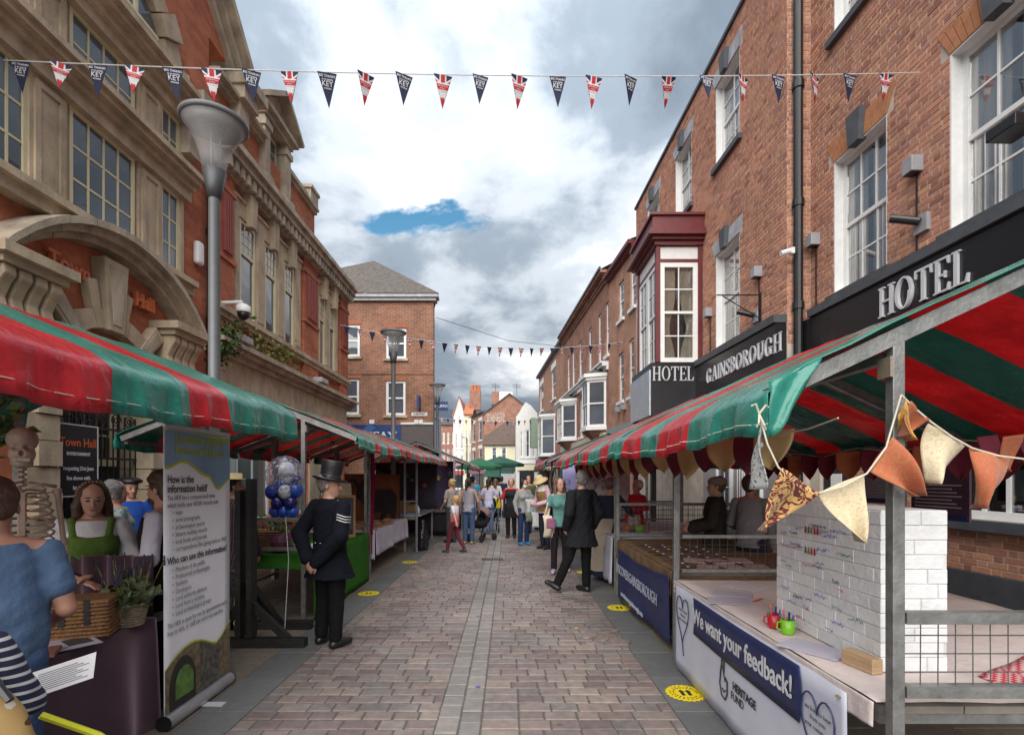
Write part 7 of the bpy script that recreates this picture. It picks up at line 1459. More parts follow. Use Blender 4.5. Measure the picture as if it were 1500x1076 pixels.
# foreground left: man in blue T-shirt, shorter person in stripes
b, hd, Rh, sc, J = person('man in faded blue T-shirt seen from behind at the left picture edge', -2.2, 2.15, -140, 1.68, 'tan', 0.008, face=False, arms={'L': ((0.27, 0.07, 1.16), (0.33, -0.06, 0.92)), 'R': ((-0.25, -0.02, 1.13), (-0.2, -0.25, 1.04))}, lean=(0.0, -0.05), head=(8, 22, 0), top=cloth('fadedblue', (0.07, 0.115, 0.2)), sleeve=0.6, trousers=cloth('denim2', (0.05, 0.08, 0.16)), hair=M_hbr, hairstyle='crop', bulk=1.18)
m, nt, bb = newmat('breton_stripe'); g_ = nt.nodes.new('ShaderNodeTexCoord'); s_ = nt.nodes.new('ShaderNodeSeparateXYZ'); nt.links.new(g_.outputs['Object'], s_.inputs[0]); w_ = nt.nodes.new('ShaderNodeMath'); w_.operation = 'SINE'; q_ = nt.nodes.new('ShaderNodeMath'); q_.operation = 'MULTIPLY'; q_.inputs[1].default_value = 190; nt.links.new(s_.outputs[2], q_.inputs[0]); nt.links.new(q_.outputs[0], w_.inputs[0]); r_ = nt.nodes.new('ShaderNodeValToRGB'); r_.color_ramp.elements[0].position = 0.45; r_.color_ramp.elements[1].position = 0.55; r_.color_ramp.elements[0].color = (0.015, 0.018, 0.05, 1); r_.color_ramp.elements[1].color = (0.5, 0.5, 0.52, 1); nt.links.new(w_.outputs[0], r_.inputs[0]); nt.links.new(r_.outputs[0], bb.inputs['Base Color']); bb.inputs['Roughness'].default_value = 0.9
b, hd, Rh, sc, J = person('short person in navy striped top at the lower left picture corner', -1.83, 1.6, -120, 1.38, 'fair', 0.01, face=False, arms={'R': ((-0.3, 0.0, 1.12), (-0.24, -0.2, 1.0))}, top=m, sleeve=2, trousers=cloth('dknavy', (0.02, 0.022, 0.035)), hair=M_hbr, hairstyle='short')
# behind the right stalls
b, hd, Rh, sc, J = person('costumed person in dark brown coat and cap behind the second right stall', 2.68, 6.55, -110, 1.7, 'fair', 0.011, face=True, coat=(cloth('dkbrown', (0.03, 0.025, 0.02)), 0.5, 0.25), trousers=M_blackc, hair=M_hmid, arms={'R': ((-0.27, -0.05, 1.13), (-0.15, -0.3, 1.08)), 'L': ((0.27, -0.05, 1.13), (0.15, -0.3, 1.06))})
o = bpy.data.objects.new('cap', Sdf().ell(np.array(hd((0, 0.02, 1.69))), (0.1, 0.12, 0.07), np.array(Rh), 0.02).mesh('cap', cloth('cap_brown', (0.22, 0.17, 0.15)), 0.01, 0.003)); COL.objects.link(o); o.parent = b
b, hd, Rh, sc, J = person('person in grey smock seen from behind at the second right stall', 2.95, 6.15, 130, 1.72, 'tan', 0.011, face=False, top=cloth('smock', (0.2, 0.185, 0.2)), sleeve=2, trousers=cloth('dknavy', (0.02, 0.022, 0.035)), hair=M_hbr, bulk=1.1, arms={'L': ((0.28, -0.06, 1.14), (0.3, -0.28, 1.06))})
b, hd, Rh, sc, J = person('costumed woman in red dress and white cap behind the third right stall', 2.46, 9.7, -60, 1.64, 'fair', 0.012, female=True, top=cloth('red', (0.42, 0.02, 0.03)), sleeve=2, skirt=(cloth('red', (0.42, 0.02, 0.03)), 0.1, 0.28, 0.02), hair=M_hbr, apron=(cloth('apronw', (0.5, 0.5, 0.5)), 0.3), arms={'L': ((0.3, -0.02, 1.2), (0.2, -0.25, 1.15))})
o = bpy.data.objects.new('cap', Sdf().ell(np.array(hd((0, 0.04, 1.67))), (0.098, 0.1, 0.1), np.array(Rh), 0.02).mesh('cap', cloth('capw', (0.6, 0.6, 0.62)), 0.01, 0.003)); COL.objects.link(o); o.parent = b
for lb, x, y, yw, ht, sk_, tp_, tr_, hr, hst, fem in (('man in olive jacket among the crowd behind the straw hat man', 0.62, 15.6, -30, 1.76, 'fair', (0.1, 0.1, 0.05), (0.04, 0.045, 0.06), M_hbr, 'short', False), ('woman in white blouse beyond the pram, walking away', -0.5, 19.6, 170, 1.66, 'fair', (0.55, 0.53, 0.52), (0.05, 0.07, 0.14), M_hmid, 'long', True), ('man in pale blue shirt at the far left stall', -1.28, 17.2, -80, 1.74, 'tan', (0.22, 0.32, 0.45), (0.06, 0.05, 0.045), M_hdk, 'short', False), ('woman in rust coloured cardigan at the small right stall', 1.0, 16.6, 100, 1.64, 'fair', (0.3, 0.1, 0.04), (0.03, 0.03, 0.035), M_hgr, 'bob', True), ('woman in dark green coat left of the far navy shirted man', -0.85, 22.5, 20, 1.65, 'fair', (0.02, 0.07, 0.05), (0.02, 0.02, 0.025), M_hgi, 'bob', True)):
    person(lb, x, y, yw, ht, sk_, 0.019, female=fem, face=False, top=cloth('%.2f%.2f%.2f' % tp_, tp_), sleeve=2, trousers=cloth('p%.2f%.2f%.2f' % tr_, tr_), hair=hr, hairstyle=hst, legs={'L': ((0.1, -0.07, 0.5), (0.1, -0.12, 0.085)), 'R': ((-0.1, 0.03, 0.5), (-0.1, 0.13, 0.085))})

# ================================================================ goods and dressing of the stalls
def drape(x0, x1, y0, y1, ztop, sides, zlow, name, label, m, cat='tablecloth', fold=0.02, nf=22, seed=0.0):
    """cloth over a table: top sheet and hanging sides ('x0','x1','y0','y1')"""
    t = thing(name, ((x0 + x1) / 2, (y0 + y1) / 2, ztop), label, cat)
    mb = MB(); mb.grid(lambda u_, v_: (x0 + (x1 - x0) * u_, y0 + (y1 - y0) * v_, ztop + 0.006 + 0.004 * hnoise(u_ * 5, v_ * 7, seed)), 16, 30); mb.build('top', m, t, smooth=True, thick=0.003)
    for s_ in sides:
        a, b, n = {'x0': ((x0, y0), (x0, y1), (-1, 0)), 'x1': ((x1, y0), (x1, y1), (1, 0)), 'y0': ((x0, y0), (x1, y0), (0, -1)), 'y1': ((x0, y1), (x1, y1), (0, 1))}[s_]
        L_ = math.dist(a, b); zl = zlow[s_] if isinstance(zlow, dict) else zlow
        def fn(u_, v_):
            w = fold * v_ ** 0.7 * (math.sin(u_ * L_ * nf + seed + 1.3 * math.sin(u_ * L_ * 5 + seed)) + 0.6) + 0.012
            zz_ = ztop + 0.006 - (ztop - zl + 0.02 * math.sin(u_ * 7 + seed)) * v_
            return (a[0] + (b[0] - a[0]) * u_ + n[0] * w, a[1] + (b[1] - a[1]) * u_ + n[1] * w, max(zz_, 0.004))
        mb = MB(); mb.grid(fn, int(L_ * 40) + 4, 10); mb.build('hanging_side', m, t, smooth=True, thick=0.003)
    return t
def flat(x, y, z, w, l, rz, m, name, label, cat, th=0.003):
    o = MB(Matrix.Translation((x, y, z)) @ Matrix.Rotation(R(rz), 4, 'Z')).box(-w / 2, w / 2, -l / 2, l / 2, 0, th).build(name, m); tag(o, label, cat); return o
M_paper = mat('paper', (0.55, 0.54, 0.56), 0.7, var=0.05); M_paper2 = mat('paper_lilac', (0.42, 0.40, 0.48), 0.7, var=0.05)
M_navyb = mat('banner_navy', (0.014, 0.022, 0.085), 0.45, var=0.1); M_banw = mat('banner_white', (0.50, 0.51, 0.60), 0.45, var=0.04, bump=0.1, bscale=6)
# ---- right stall 1: feedback table
drape(1.5, 3.5, 2.06, 4.56, 0.762, ('x0',), {'x0': 0.66}, 'tablecloth', 'pinkish white cloth over the feedback table of the near right stall', mat('cloth_pinkish', (0.55, 0.47, 0.45), 0.85, var=0.08, bump=0.3, bscale=30), fold=0.004, nf=30)
fb = thing('feedback_banner', (1.47, 3.3, 0.06), 'white banner with navy panel asking for feedback, on the near right table', 'banner')
FB = Frame((1.472, 4.46), (1.472, 2.2)); BL = FB.L
MB(FB).grid(lambda u_, v_: (BL * u_, 0.004 * math.sin(u_ * 9) - 0.012 * math.sin(u_ * 40) * (v_ - .5) ** 2, 0.03 + 0.715 * v_), 60, 8).build('sheet', M_banw, fb, smooth=True, thick=0.003)
MB(FB).grid(lambda u_, v_: (0.46 + 1.46 * u_ + 0.02 * math.sin(v_ * 3.1), 0.004 * math.sin((0.46 + 1.46 * u_) / BL * 9) - 0.014, 0.45 + 0.287 * v_), 40, 4).build('navy_panel', M_navyb, fb, smooth=True, thick=0.002)
mb = MB(); text_mb(mb, 'We want your feedback!', 0.165, fplane(FB, 1.18, -0.021, 0.60), extrude=0.001, bold=0.003, sx=0.84); mb.build('lettering', M_fwh, fb)
mb = MB(); text_mb(mb, 'HERITAGE', 0.075, fplane(FB, 1.32, -0.012, 0.33), extrude=0.001, bold=0.0015, sx=0.9); text_mb(mb, 'FUND', 0.075, fplane(FB, 1.23, -0.012, 0.26), extrude=0.001, sx=0.9); mb.build('fund_lettering', M_blk, fb)
mb = MB(); hx, hz = 1.03, 0.29        # crossed-finger hand emblem in outline
mb.tube([FB.M @ Vector(p) for p in ((hx - .05, -.014, hz + .04), (hx - .06, -.014, hz - .02), (hx - .03, -.014, hz - .09), (hx + .03, -.014, hz - .1), (hx + .06, -.014, hz - .05), (hx + .06, -.014, hz + .03), (hx + .03, -.014, hz + .05))], 0.005, 5); mb.tube([FB.M @ Vector(p) for p in ((hx - .05, -.014, hz + .04), (hx - .02, -.014, hz + .16), (hx + .01, -.014, hz + .17), (hx + .005, -.014, hz + .06))], 0.005, 5); mb.tube([FB.M @ Vector(p) for p in ((hx - .03, -.016, hz + .15), (hx + .03, -.016, hz + .02))], 0.004, 5); mb.tube([FB.M @ Vector(p) for p in ((hx - .02, -.014, hz - .04), (hx + .01, -.014, hz - .055), (hx + .035, -.014, hz - .035))], 0.004, 5)
mb.build('hand_emblem', M_blk, fb)
def heart(fr, uc, zc, s_, d, m, par):
    pts = []
    for i in range(34):
        t_ = math.pi + 2 * math.pi * i / 34; pts.append(fr.M @ Vector((uc + s_ * 0.062 * 16 * math.sin(t_) ** 3 / 16, d, zc + s_ * 0.075 * (13 * math.cos(t_) - 5 * math.cos(2 * t_) - 2 * math.cos(3 * t_) - math.cos(4 * t_)) / 13)))
    pts.append(fr.M @ Vector((uc + s_ * 0.01, d, zc - s_ * 0.14))); MB().tube(pts, 0.0045, 5).build('heart_outline', m, par)
heart(FB, 0.22, 0.52, 2.3, -0.014, M_navyb, fb); heart(FB, 2.07, 0.5, 2.1, -0.014, M_navyb, fb)
for u_ in (0.22, 2.07): mb = MB(); [text_mb(mb, t_, 0.032, fplane(FB, u_, -0.012, z_), extrude=0.0008) for t_, z_ in (('we love to hear', 0.57), ('from you', 0.53), ('your comments', 0.49))]; mb.build('heart_writing', M_lead, fb)
for u_ in (0.03, BL - 0.04):
    o = MB(FB).lathe([(0.006, -0.004), (0.013, 0), (0.006, 0.004)], (u_, -0.012, 0.715), 10).build('eyelet', mat('brass', (0.5, 0.35, 0.12), 0.35, 0.8), fb)
# the white brick board: each painted brick a piece
bb_ = thing('comment_board', (1.9, 2.8, 0.78), 'white brick pattern comment board covered in handwriting on the near table', 'board')
BX0, BX1, BY0, BY1, BZ0, BZ1 = 1.74, 2.05, 2.36, 3.28, 0.775, 1.53
MB().box(BX0 + 0.004, BX1, BY0 + 0.004, BY1, BZ0, BZ1).build('box', mat('board_joint', (0.56, 0.55, 0.55), 0.8, var=0.2), bb_)
M_wbr = tintmat('white_brick', [(0.66, 0.66, 0.67), (0.72, 0.72, 0.72), (0.62, 0.62, 0.64)], 0.7, 0.5, 40, 'obj', 0.12)
cache = {}
def wbrick(fr, L_):
    z = BZ0; k = 0
    while z < BZ1 - 0.02:
        hh = min(0.066, BZ1 - z); u = -0.11 * (k % 2) - 0.03 * (k % 3)
        while u < L_:
            a, b = max(u, 0.001), min(u + 0.215, L_ - 0.001)
            if b - a > 0.02:
                w = round(b - a, 2)
                if w not in cache: cache[w] = MB().cham(-w / 2, w / 2, -0.002, 0.004, -0.032, 0.032, 0.002, 'y').mesh('brick', M_wbr)
                inst('brick', cache[w], bb_, fr.M @ Matrix.Translation(((a + b) / 2, 0.002 * random.random(), z + hh / 2)))
            u += 0.22
        z += 0.0685; k += 1
FW = Frame((BX0, BY1), (BX0, BY0)); wbrick(FW, FW.L); FW2 = Frame((BX0, BY0), (BX1, BY0)); wbrick(FW2, FW2.L)
rg = random.Random(21)
for col, cn in (((0.10, 0.06, 0.35), 'purple'), ((0.4, 0.04, 0.06), 'red'), ((0.03, 0.03, 0.04), 'black'), ((0.05, 0.2, 0.1), 'green')):
    mb = MB()
    for i in range(16 if cn == 'purple' else 7):
        u0, z0 = rg.uniform(0.04, FW.L - 0.16), rg.uniform(BZ0 + 0.06, BZ1 - 0.05); n_ = rg.randint(10, 22); sz = rg.uniform(0.008, 0.014); pts = []
        for k in range(n_): pts.append(FW.M @ Vector((u0 + k * 0.006, -0.0045, z0 + sz * rg.uniform(-1, 1))))
        mb.tube(pts, 0.0013, 3, False)
    o = mb.build('handwriting', mat('ink_' + cn, col, 0.6), bb_); o['kind'] = 'stuff'
rg = random.Random(5)
for i in range(9):
    mb = MB(); u_, z_ = 0.32 + 0.024 * (i % 5) * 1.2, 1.36 - 0.12 * (i // 5); mb.prism([(u_, z_), (u_ + 0.016, z_ + 0.004), (u_ + 0.014, z_ + 0.035), (u_ + 0.008, z_ + 0.045), (u_ + 0.001, z_ + 0.03)], -0.006, -0.0036, 'y'); mb.M = FW.M; mb.v = [tuple(FW.M @ Vector(v)) for v in mb.v]; mb.build('drawing', mat('crayon_%d' % (i % 4), [(0.35, 0.02, 0.03), (0.03, 0.18, 0.07), (0.35, 0.2, 0.02), (0.3, 0.05, 0.1)][i % 4]), bb_)
def mug(x, y, z, c, label):
    t = thing('mug', (x, y, z), label, 'mug'); m = mat('mug_%.2f' % c[1], c, 0.3, var=0.04, bump=0)
    MB().lathe([(0.0, 0.004), (0.032, 0.0), (0.036, 0.01), (0.04, 0.085), (0.037, 0.085), (0.033, 0.01), (0, 0.012)], (x, y, z), 20).build('cup', m, t, smooth=True)
    MB().tube([(x - 0.036, y, z + 0.07), (x - 0.06, y, z + 0.07), (x - 0.064, y, z + 0.035), (x - 0.036, y, z + 0.02)], 0.005, 6).build('handle', m, t)
    for i in range(7):
        a = i * 0.9; cc = [(0.3, 0.02, 0.3), (0.02, 0.1, 0.4), (0.5, 0.1, 0.02), (0.02, 0.3, 0.1), (0.5, 0.05, 0.2), (0.02, 0.02, 0.02), (0.1, 0.1, 0.5)][i]
        o = MB().tube([(x + 0.015 * math.cos(a), y + 0.015 * math.sin(a), z + 0.015), (x + 0.034 * math.cos(a), y + 0.034 * math.sin(a), z + 0.11 + 0.012 * (i % 3))], 0.0045, 6).build('pen', mat('pen_%d' % i, cc, 0.4), t)
mug(1.615, 3.07, 0.772, (0.38, 0.015, 0.025), 'red mug of felt pens on the feedback table'); mug(1.63, 2.95, 0.772, (0.16, 0.42, 0.02), 'lime green mug of felt pens on the feedback table')
o = MB(Matrix.Translation((1.69, 2.42, 0.772)) @ Matrix.Rotation(R(12), 4, 'Z')).box(-0.03, 0.03, -0.085, 0.085, 0, 0.07).build('wood_block', mat('pine', (0.42, 0.28, 0.16), 0.7, var=0.2, scale=8, streak=(1, 0.15, 6)), None, bevel=0.003); tag(o, 'small pine block holding the foot of the comment board', 'wood block')
for x, y, w, l, rz, m_, lb in ((1.75, 3.95, 0.2, 0.28, 60, M_paper2, 'lilac form on a clipboard at the far end of the feedback table'), (1.62, 3.72, 0.2, 0.29, 75, M_paper2, 'loose lilac sheet near the front of the feedback table'), (1.62, 2.68, 0.21, 0.3, 35, M_paper2, 'grey printed sheet lying before the comment board'), (1.95, 4.2, 0.2, 0.28, 40, M_paper, 'white sheet at the back of the feedback table by the mesh'), (1.85, 3.75, 0.02, 0.15, -50, M_ora, 'orange pencil on the feedback table')):
    flat(x, y, 0.775, w, l, rz, m_, 'paper_sheet' if w > .1 else 'pencil', lb, 'paper' if w > .1 else 'pencil')
gm, nt, b_ = newmat('red_gingham'); g_ = nt.nodes.new('ShaderNodeNewGeometry'); ck = nt.nodes.new('ShaderNodeTexChecker'); ck.inputs['Scale'].default_value = 45; ck.inputs[1].default_value = (0.5, 0.02, 0.04, 1); ck.inputs[2].default_value = (0.6, 0.4, 0.4, 1); nt.links.new(g_.outputs['Position'], ck.inputs[0]); nt.links.new(ck.outputs[0], b_.inputs['Base Color']); b_.inputs['Roughness'].default_value = 0.9
o = MB().grid(lambda u_, v_: (2.15 + 0.9 * u_, 2.05 + 0.75 * v_ * (0.35 + 0.65 * u_), 0.776 + 0.004 * math.sin(u_ * 14)), 12, 8).build('gingham_cloth', gm, None, smooth=True, thick=0.003); tag(o, 'red and white checked cloth behind the wire mesh of the near right stall', 'cloth')
# posters in the hotel's ground floor window
for k, (pa, pb, ya, yb, m_, lb) in enumerate(((1335, 1420, 690, 765, mat('poster_plum', (0.10, 0.06, 0.10), 0.6), 'plum coloured information poster behind the near right stall'), (1265, 1325, 660, 740, mat('poster_blue', (0.40, 0.46, 0.55), 0.6), 'pale blue and white poster behind the stall post'))):
    X_ = 4.2; fr = Frame((X_, 8), (X_, 1)); u0, u1 = fr.u(pa), fr.u(pb); t = thing('poster', fr.M @ Vector((u0, 0, 0)), lb, 'poster'); z0, z1 = fr.z(pb, yb), fr.z(pa, ya)
    MB(fr).box(u0, u1, 0, 0.02, z0, z1 + 0.2).build('board', m_, t); MB(fr).box(u0 + 0.02, u1 - 0.02, -0.004, -0.001, z0 + 0.01, z0 + 0.06).build('stripe', M_blue, t)
    mb = MB(fr)
    for i in range(7): mb.box(u0 + 0.05, u1 - 0.08 - 0.05 * (i % 3), -0.004, -0.001, z0 + 0.12 + i * 0.035, z0 + 0.132 + i * 0.035)
    mb.build('print_line', M_wprint, t)['kind'] = 'stuff'
ORD = ['first', 'second', 'third', 'fourth', 'fifth', 'sixth', 'seventh', 'eighth', 'ninth', 'tenth']
# ---- right stall 2: navy banner, hessian, souvenirs
M_hess = mat('hessian', (0.17, 0.10, 0.05), 0.95, var=0.3, scale=12, bump=0.5, bscale=120)
drape(1.57, 3.5, 4.82, 7.24, 0.79, ('x0', 'y0', 'y1'), 0.55, 'tablecloth', 'brown hessian cloth over the souvenir table of the second right stall', M_hess, fold=0.015, nf=16)
nb_ = thing('navy_banner', (1.52, 5.7, 0.1), 'navy banner with white lettering hung on the second right stall', 'banner')
FN = Frame((1.525, 6.95), (1.525, 4.78)); NL = FN.L
nd = lambda u_, v_: -0.02 - 0.03 * math.sin(u_ * 6) * (1 - v_) - 0.01 * math.sin(u_ * 17)
MB(FN).grid(lambda u_, v_: (NL * u_, nd(u_, v_), 0.07 + 0.03 * u_ + (0.66 - 0.05 * math.sin(u_ * 3.1)) * v_), 50, 10).build('sheet', M_navyb, nb_, smooth=True, thick=0.003)
M_pr = mat('print_silver', (0.42, 0.45, 0.55), 0.6); text_mb(MB(), 'DISCOVER/GAINSBOROUGH', 0.17, fplane(FN, 1.02, -0.062, 0.47), extrude=0.001, sx=0.86).build('lettering', M_pr, nb_); mb = MB(); text_mb(mb, 'www.discovergainsborough.com', 0.09, fplane(FN, 0.95, -0.075, 0.2), extrude=0.001, bold=0.001, sx=0.9); mb.build('web_address', M_pr, nb_)
rg = random.Random(31); MI = [mat('leather_%d' % i, c, 0.55) for i, c in enumerate(((0.06, 0.025, 0.015), (0.03, 0.02, 0.02), (0.12, 0.05, 0.03), (0.05, 0.05, 0.07)))]
for i in range(9):
    for j in range(4):
        x, y = 1.72 + j * 0.2 + rg.uniform(-.02, .02), 4.98 + i * 0.2 + rg.uniform(-.02, .02); t = thing('leather_keyring', (x, y, 0.8), 'small leather keyring on hessian, %s from the near end, %s row from the road' % (ORD[i], ORD[j]), 'keyring', 'leather keyrings in rows on the souvenir table')
        M = Matrix.Translation((x, y, 0.8)) @ Matrix.Rotation(rg.uniform(-.4, .4), 4, 'Z'); MB(M).prism([(-.05, -.03), (.04, -.03), (.06, 0), (.04, .03), (-.05, .03)], 0, 0.008, 'z').build('fob', MI[(i + j) % 4], t)
        MB(M).tube([(0.06 + 0.015 * math.cos(a_ * .8), 0.015 * math.sin(a_ * .8), 0.012) for a_ in range(9)], 0.003, 5).build('ring', M_silver, t)
for i in range(6): flat(1.95 + 0.24 * (i % 3), 4.95 + 0.32 * (i // 3) + 0.05 * (i % 2), 0.811, 0.2, 0.27, rg.uniform(-25, 25), mat('pink_print', (0.5, 0.38, 0.36), 0.7), 'leaflet', 'pale pink leaflet on the hessian table, %s of six from the road side' % ORD[i], 'leaflet', 0.002 + 0.002 * i)['group'] = 'pale pink leaflets on the hessian table'
# ---- right stall 3: white cloth, papers, boards behind
drape(1.57, 3.45, 7.55, 10.35, 0.79, ('x0', 'y0', 'y1'), 0.1, 'tablecloth', 'white cloth over the table of the third right stall', mat('cloth_white2', (0.45, 0.44, 0.52), 0.85), fold=0.03, nf=14)
for i in range(8): flat(1.8 + 0.3 * (i % 4), 7.8 + 0.45 * (i // 4) + .06 * (i % 3), 0.80, 0.2, 0.28, rg.uniform(-40, 40), [M_paper, M_paper2, M_blue][i % 3], 'leaflet', 'leaflet on the white cloth of the third right stall, %s from its near corner' % ORD[i], 'leaflet', 0.003 + 0.003 * i)['group'] = 'papers on the third right stall'
o = MB().lathe([(0.0, 0.0), (0.06, 0.0), (0.08, 0.12), (0.075, 0.12), (0.055, 0.01)], (2.1, 8.1, 0.8), 14).build('plant_pot', mat('pot_lime', (0.15, 0.35, 0.03), 0.5), None, smooth=True); tag(o, 'lime green pot on the white cloth of the third right stall', 'pot')
o = MB().lathe([(0.0, 0.0), (0.06, 0.0), (0.07, 0.1), (0.065, 0.1), (0.055, 0.01)], (1.95, 8.3, 0.8), 14).build('orange_tub', mat('pot_orange', (0.45, 0.15, 0.02), 0.5), None, smooth=True); tag(o, 'orange tub beside the lime green pot', 'tub')
db = thing('display_board', (2.2, 10.55, 0), 'white display board with orange stripes behind the third right stall', 'display board')
MB().box(1.65, 2.55, 10.62, 10.66, 0.8, 2.2).build('panel', mat('board_white', (0.5, 0.5, 0.52), 0.7), db)
for z in (1.78, 1.98): MB().box(1.66, 2.54, 10.612, 10.618, z, z + 0.03).build('stripe', mat('stripe_orange', (0.6, 0.1, 0.03), 0.6), db)
mb = MB(); rg = random.Random(8)
for i in range(30): u0, z0 = rg.uniform(1.75, 2.4), rg.uniform(1.0, 1.7); mb.tube([(u0 + 0.03 * math.sin(k * 1.9 + i), 10.614, z0 + 0.03 * math.cos(k * 1.3 + i)) for k in range(6)], 0.004, 3, False)
mb.build('line_drawing', M_blk, db)['kind'] = 'stuff'
pb_ = thing('lilac_banner', (1.25, 11.2, 0.6), 'lilac banner with dark drawings hung at the back of the third right stall', 'banner'); MB().grid(lambda u_, v_: (1.2 + 0.55 * u_, 11.2 + 0.02 * math.sin(u_ * 9), 0.9 + 1.1 * v_), 14, 4).build('sheet', mat('lilac_sheet', (0.28, 0.26, 0.48), 0.7), pb_, smooth=True, thick=0.003)
mb = MB(); [mb.tube([(1.3 + 0.3 * (i % 2) + 0.06 * math.cos(k), 11.17, 1.2 + 0.2 * (i // 2) + 0.06 * math.sin(k)) for k in range(8)], 0.006, 4) for i in range(6)]; mb.build('drawing', M_navyb, pb_)['kind'] = 'stuff'
drape(1.4, 3.1, 11.85, 16.1, 0.79, ('x0', 'y0'), 0.15, 'tablecloth', 'dull maroon cloth on the small far right stall', mat('cloth_dullred', (0.12, 0.04, 0.04), 0.9), fold=0.03, nf=12)
for i in range(7):
    o = MB().grid(lambda u_, v_: (1.1 + 0.03 * math.sin(v_ * 5 + i), 11.9 + i * 0.55 + 0.3 * u_, 1.95 - (0.45 + 0.1 * (i % 3)) * v_), 4, 6).build('hanging_garment', mat('garment_%d' % (i % 4), [(0.25, 0.16, 0.08), (0.12, 0.02, 0.03), (0.5, 0.48, 0.45), (0.06, 0.05, 0.08)][i % 4], 0.9), None, smooth=True, thick=0.01); tag(o, 'cloth goods under the small far right canopy, %s from the near end' % ORD[i], 'garment', 'cloth goods hung under the far right canopy')
# ---- left stall 1: velvet, hamper, lavender, leaflets
mv, nt, b_ = newmat('purple_velvet'); b_.inputs['Base Color'].default_value = (0.028, 0.010, 0.017, 1); b_.inputs['Roughness'].default_value = 0.9; b_.inputs['Sheen Weight'].default_value = 1.0; b_.inputs['Sheen Tint'].default_value = (0.6, 0.4, 0.5, 1)
g_ = nt.nodes.new('ShaderNodeNewGeometry'); n_ = nt.nodes.new('ShaderNodeTexNoise'); n_.inputs['Scale'].default_value = 5; n_.inputs['Detail'].default_value = 6; nt.links.new(g_.outputs['Position'], n_.inputs['Vector']); r_ = nt.nodes.new('ShaderNodeValToRGB'); r_.color_ramp.elements[0].color = (0.02, 0.008, 0.013, 1); r_.color_ramp.elements[1].color = (0.06, 0.028, 0.038, 1); nt.links.new(n_.outputs['Fac'], r_.inputs[0]); nt.links.new(r_.outputs[0], b_.inputs['Base Color'])
drape(-3.6, -2.40, 0.72, 3.42, 0.735, ('x1', 'y1'), 0.004, 'tablecloth', 'dark purple velvet cloth over the near left table', mv, fold=0.045, nf=9)
o = MB().grid(lambda u_, v_: (-3.0 + 0.55 * u_, 3.46 + 0.03 * math.sin(u_ * 20), 0.72 + 0.43 * v_), 30, 6).build('velvet_screen', mv, None, smooth=True, thick=0.01); tag(o, 'low screen draped in purple velvet behind the lavender', 'cloth')
M_wick = mat('wicker_brown', (0.20, 0.095, 0.035), 0.7, var=0.35, scale=40, bump=0.6, bscale=90); M_wickg = mat('wicker_grey', (0.24, 0.19, 0.13), 0.8, var=0.3, scale=40, bump=0.6, bscale=90); M_wickt = mat('wicker_tan', (0.42, 0.25, 0.09), 0.75, var=0.3, scale=40, bump=0.6, bscale=90)
def basket(x, y, z, w, l, h_, label, m, lid=False, name='wicker_basket', rz=0):
    t = thing(name, (x, y, z), label, 'basket'); M = Matrix.Translation((x, y, z)) @ Matrix.Rotation(R(rz), 4, 'Z')
    MB(M).box(-w / 2 + .008, w / 2 - .008, -l / 2 + .008, l / 2 - .008, 0.004, h_ * 0.95 if lid else h_ * 0.55).build('lining', mat('basket_inside', (0.06, 0.035, 0.02), 0.9), t)
    n = max(4, int(h_ / 0.022)); mb = MB(M)
    for k in range(n):
        zz_ = 0.012 + k * h_ / n; fl = 1 + 0.0 * k; pts = []
        for (ax_, ay), (bx, by) in zip(((-1, -1), (1, -1), (1, 1), (-1, 1)), ((1, -1), (1, 1), (-1, 1), (-1, -1))):
            for i in range(8): u_ = i / 8; pts.append(((ax_ + (bx - ax_) * u_) * w / 2 + 0.003 * math.sin(i * 3.1 + k * 3.1), (ay + (by - ay) * u_) * l / 2 + 0.003 * math.cos(i * 3.1 + k * 3.1), zz_))
        pts.append(pts[0]); mb.tube(pts, h_ / n * 0.52, 5, False)
    o = mb.build('weave', m, t, smooth=True); o['kind'] = 'stuff'
    if lid: MB(M).box(-w / 2 - .01, w / 2 + .01, -l / 2 - .01, l / 2 + .01, h_ + .002, h_ + 0.025).build('lid', m, t, bevel=0.006); MB(M).box(w / 2 + 0.004, w / 2 + 0.012, -0.06, -0.03, h_ * .4, h_ + .03).build('strap', M_blackp, t); MB(M).box(w / 2 + 0.004, w / 2 + 0.012, 0.06, 0.09, h_ * .4, h_ + .03).build('strap', M_blackp, t)
    return t
basket(-2.56, 3.02, 0.745, 0.22, 0.34, 0.2, 'brown wicker hamper with dark straps on the velvet table', M_wick, True, 'wicker_hamper', rz=-70)
lp = thing('lavender_pot', (-2.42, 3.22, 0.745), 'potted lavender in a grey wicker pot on the velvet table', 'plant')
mb = MB()
for k in range(9): mb.tube([((0.075 + 0.003 * k + 0.003 * (j % 2)) * math.cos(j * 2 * math.pi / 24) - 2.42, (0.075 + 0.003 * k + 0.003 * (j % 2)) * math.sin(j * 2 * math.pi / 24) + 3.22, 0.753 + k * 0.016) for j in range(25)], 0.0085, 5, False)
mb.lathe([(0.0, 0.0), (0.07, 0.0), (0.09, 0.14), (0, 0.14)], (-2.42, 3.22, 0.745), 16); mb.build('pot', M_wickg, lp, smooth=True)
leafclump('leaves', [(-2.42 + 0.09 * math.cos(a) * r_, 3.22 + 0.09 * math.sin(a) * r_, 0.90 + 0.06 * (1 - r_)) for a in range(7) for r_ in (0.3, 0.8)], 0.085, 420, tintmat('lavender_leaf', [(0.05, 0.075, 0.035), (0.10, 0.13, 0.06), (0.16, 0.18, 0.09)], 0.8, 0.1), lp, 0.035, random.Random(2))
rg = random.Random(6); mb = MB(); mf = MB()
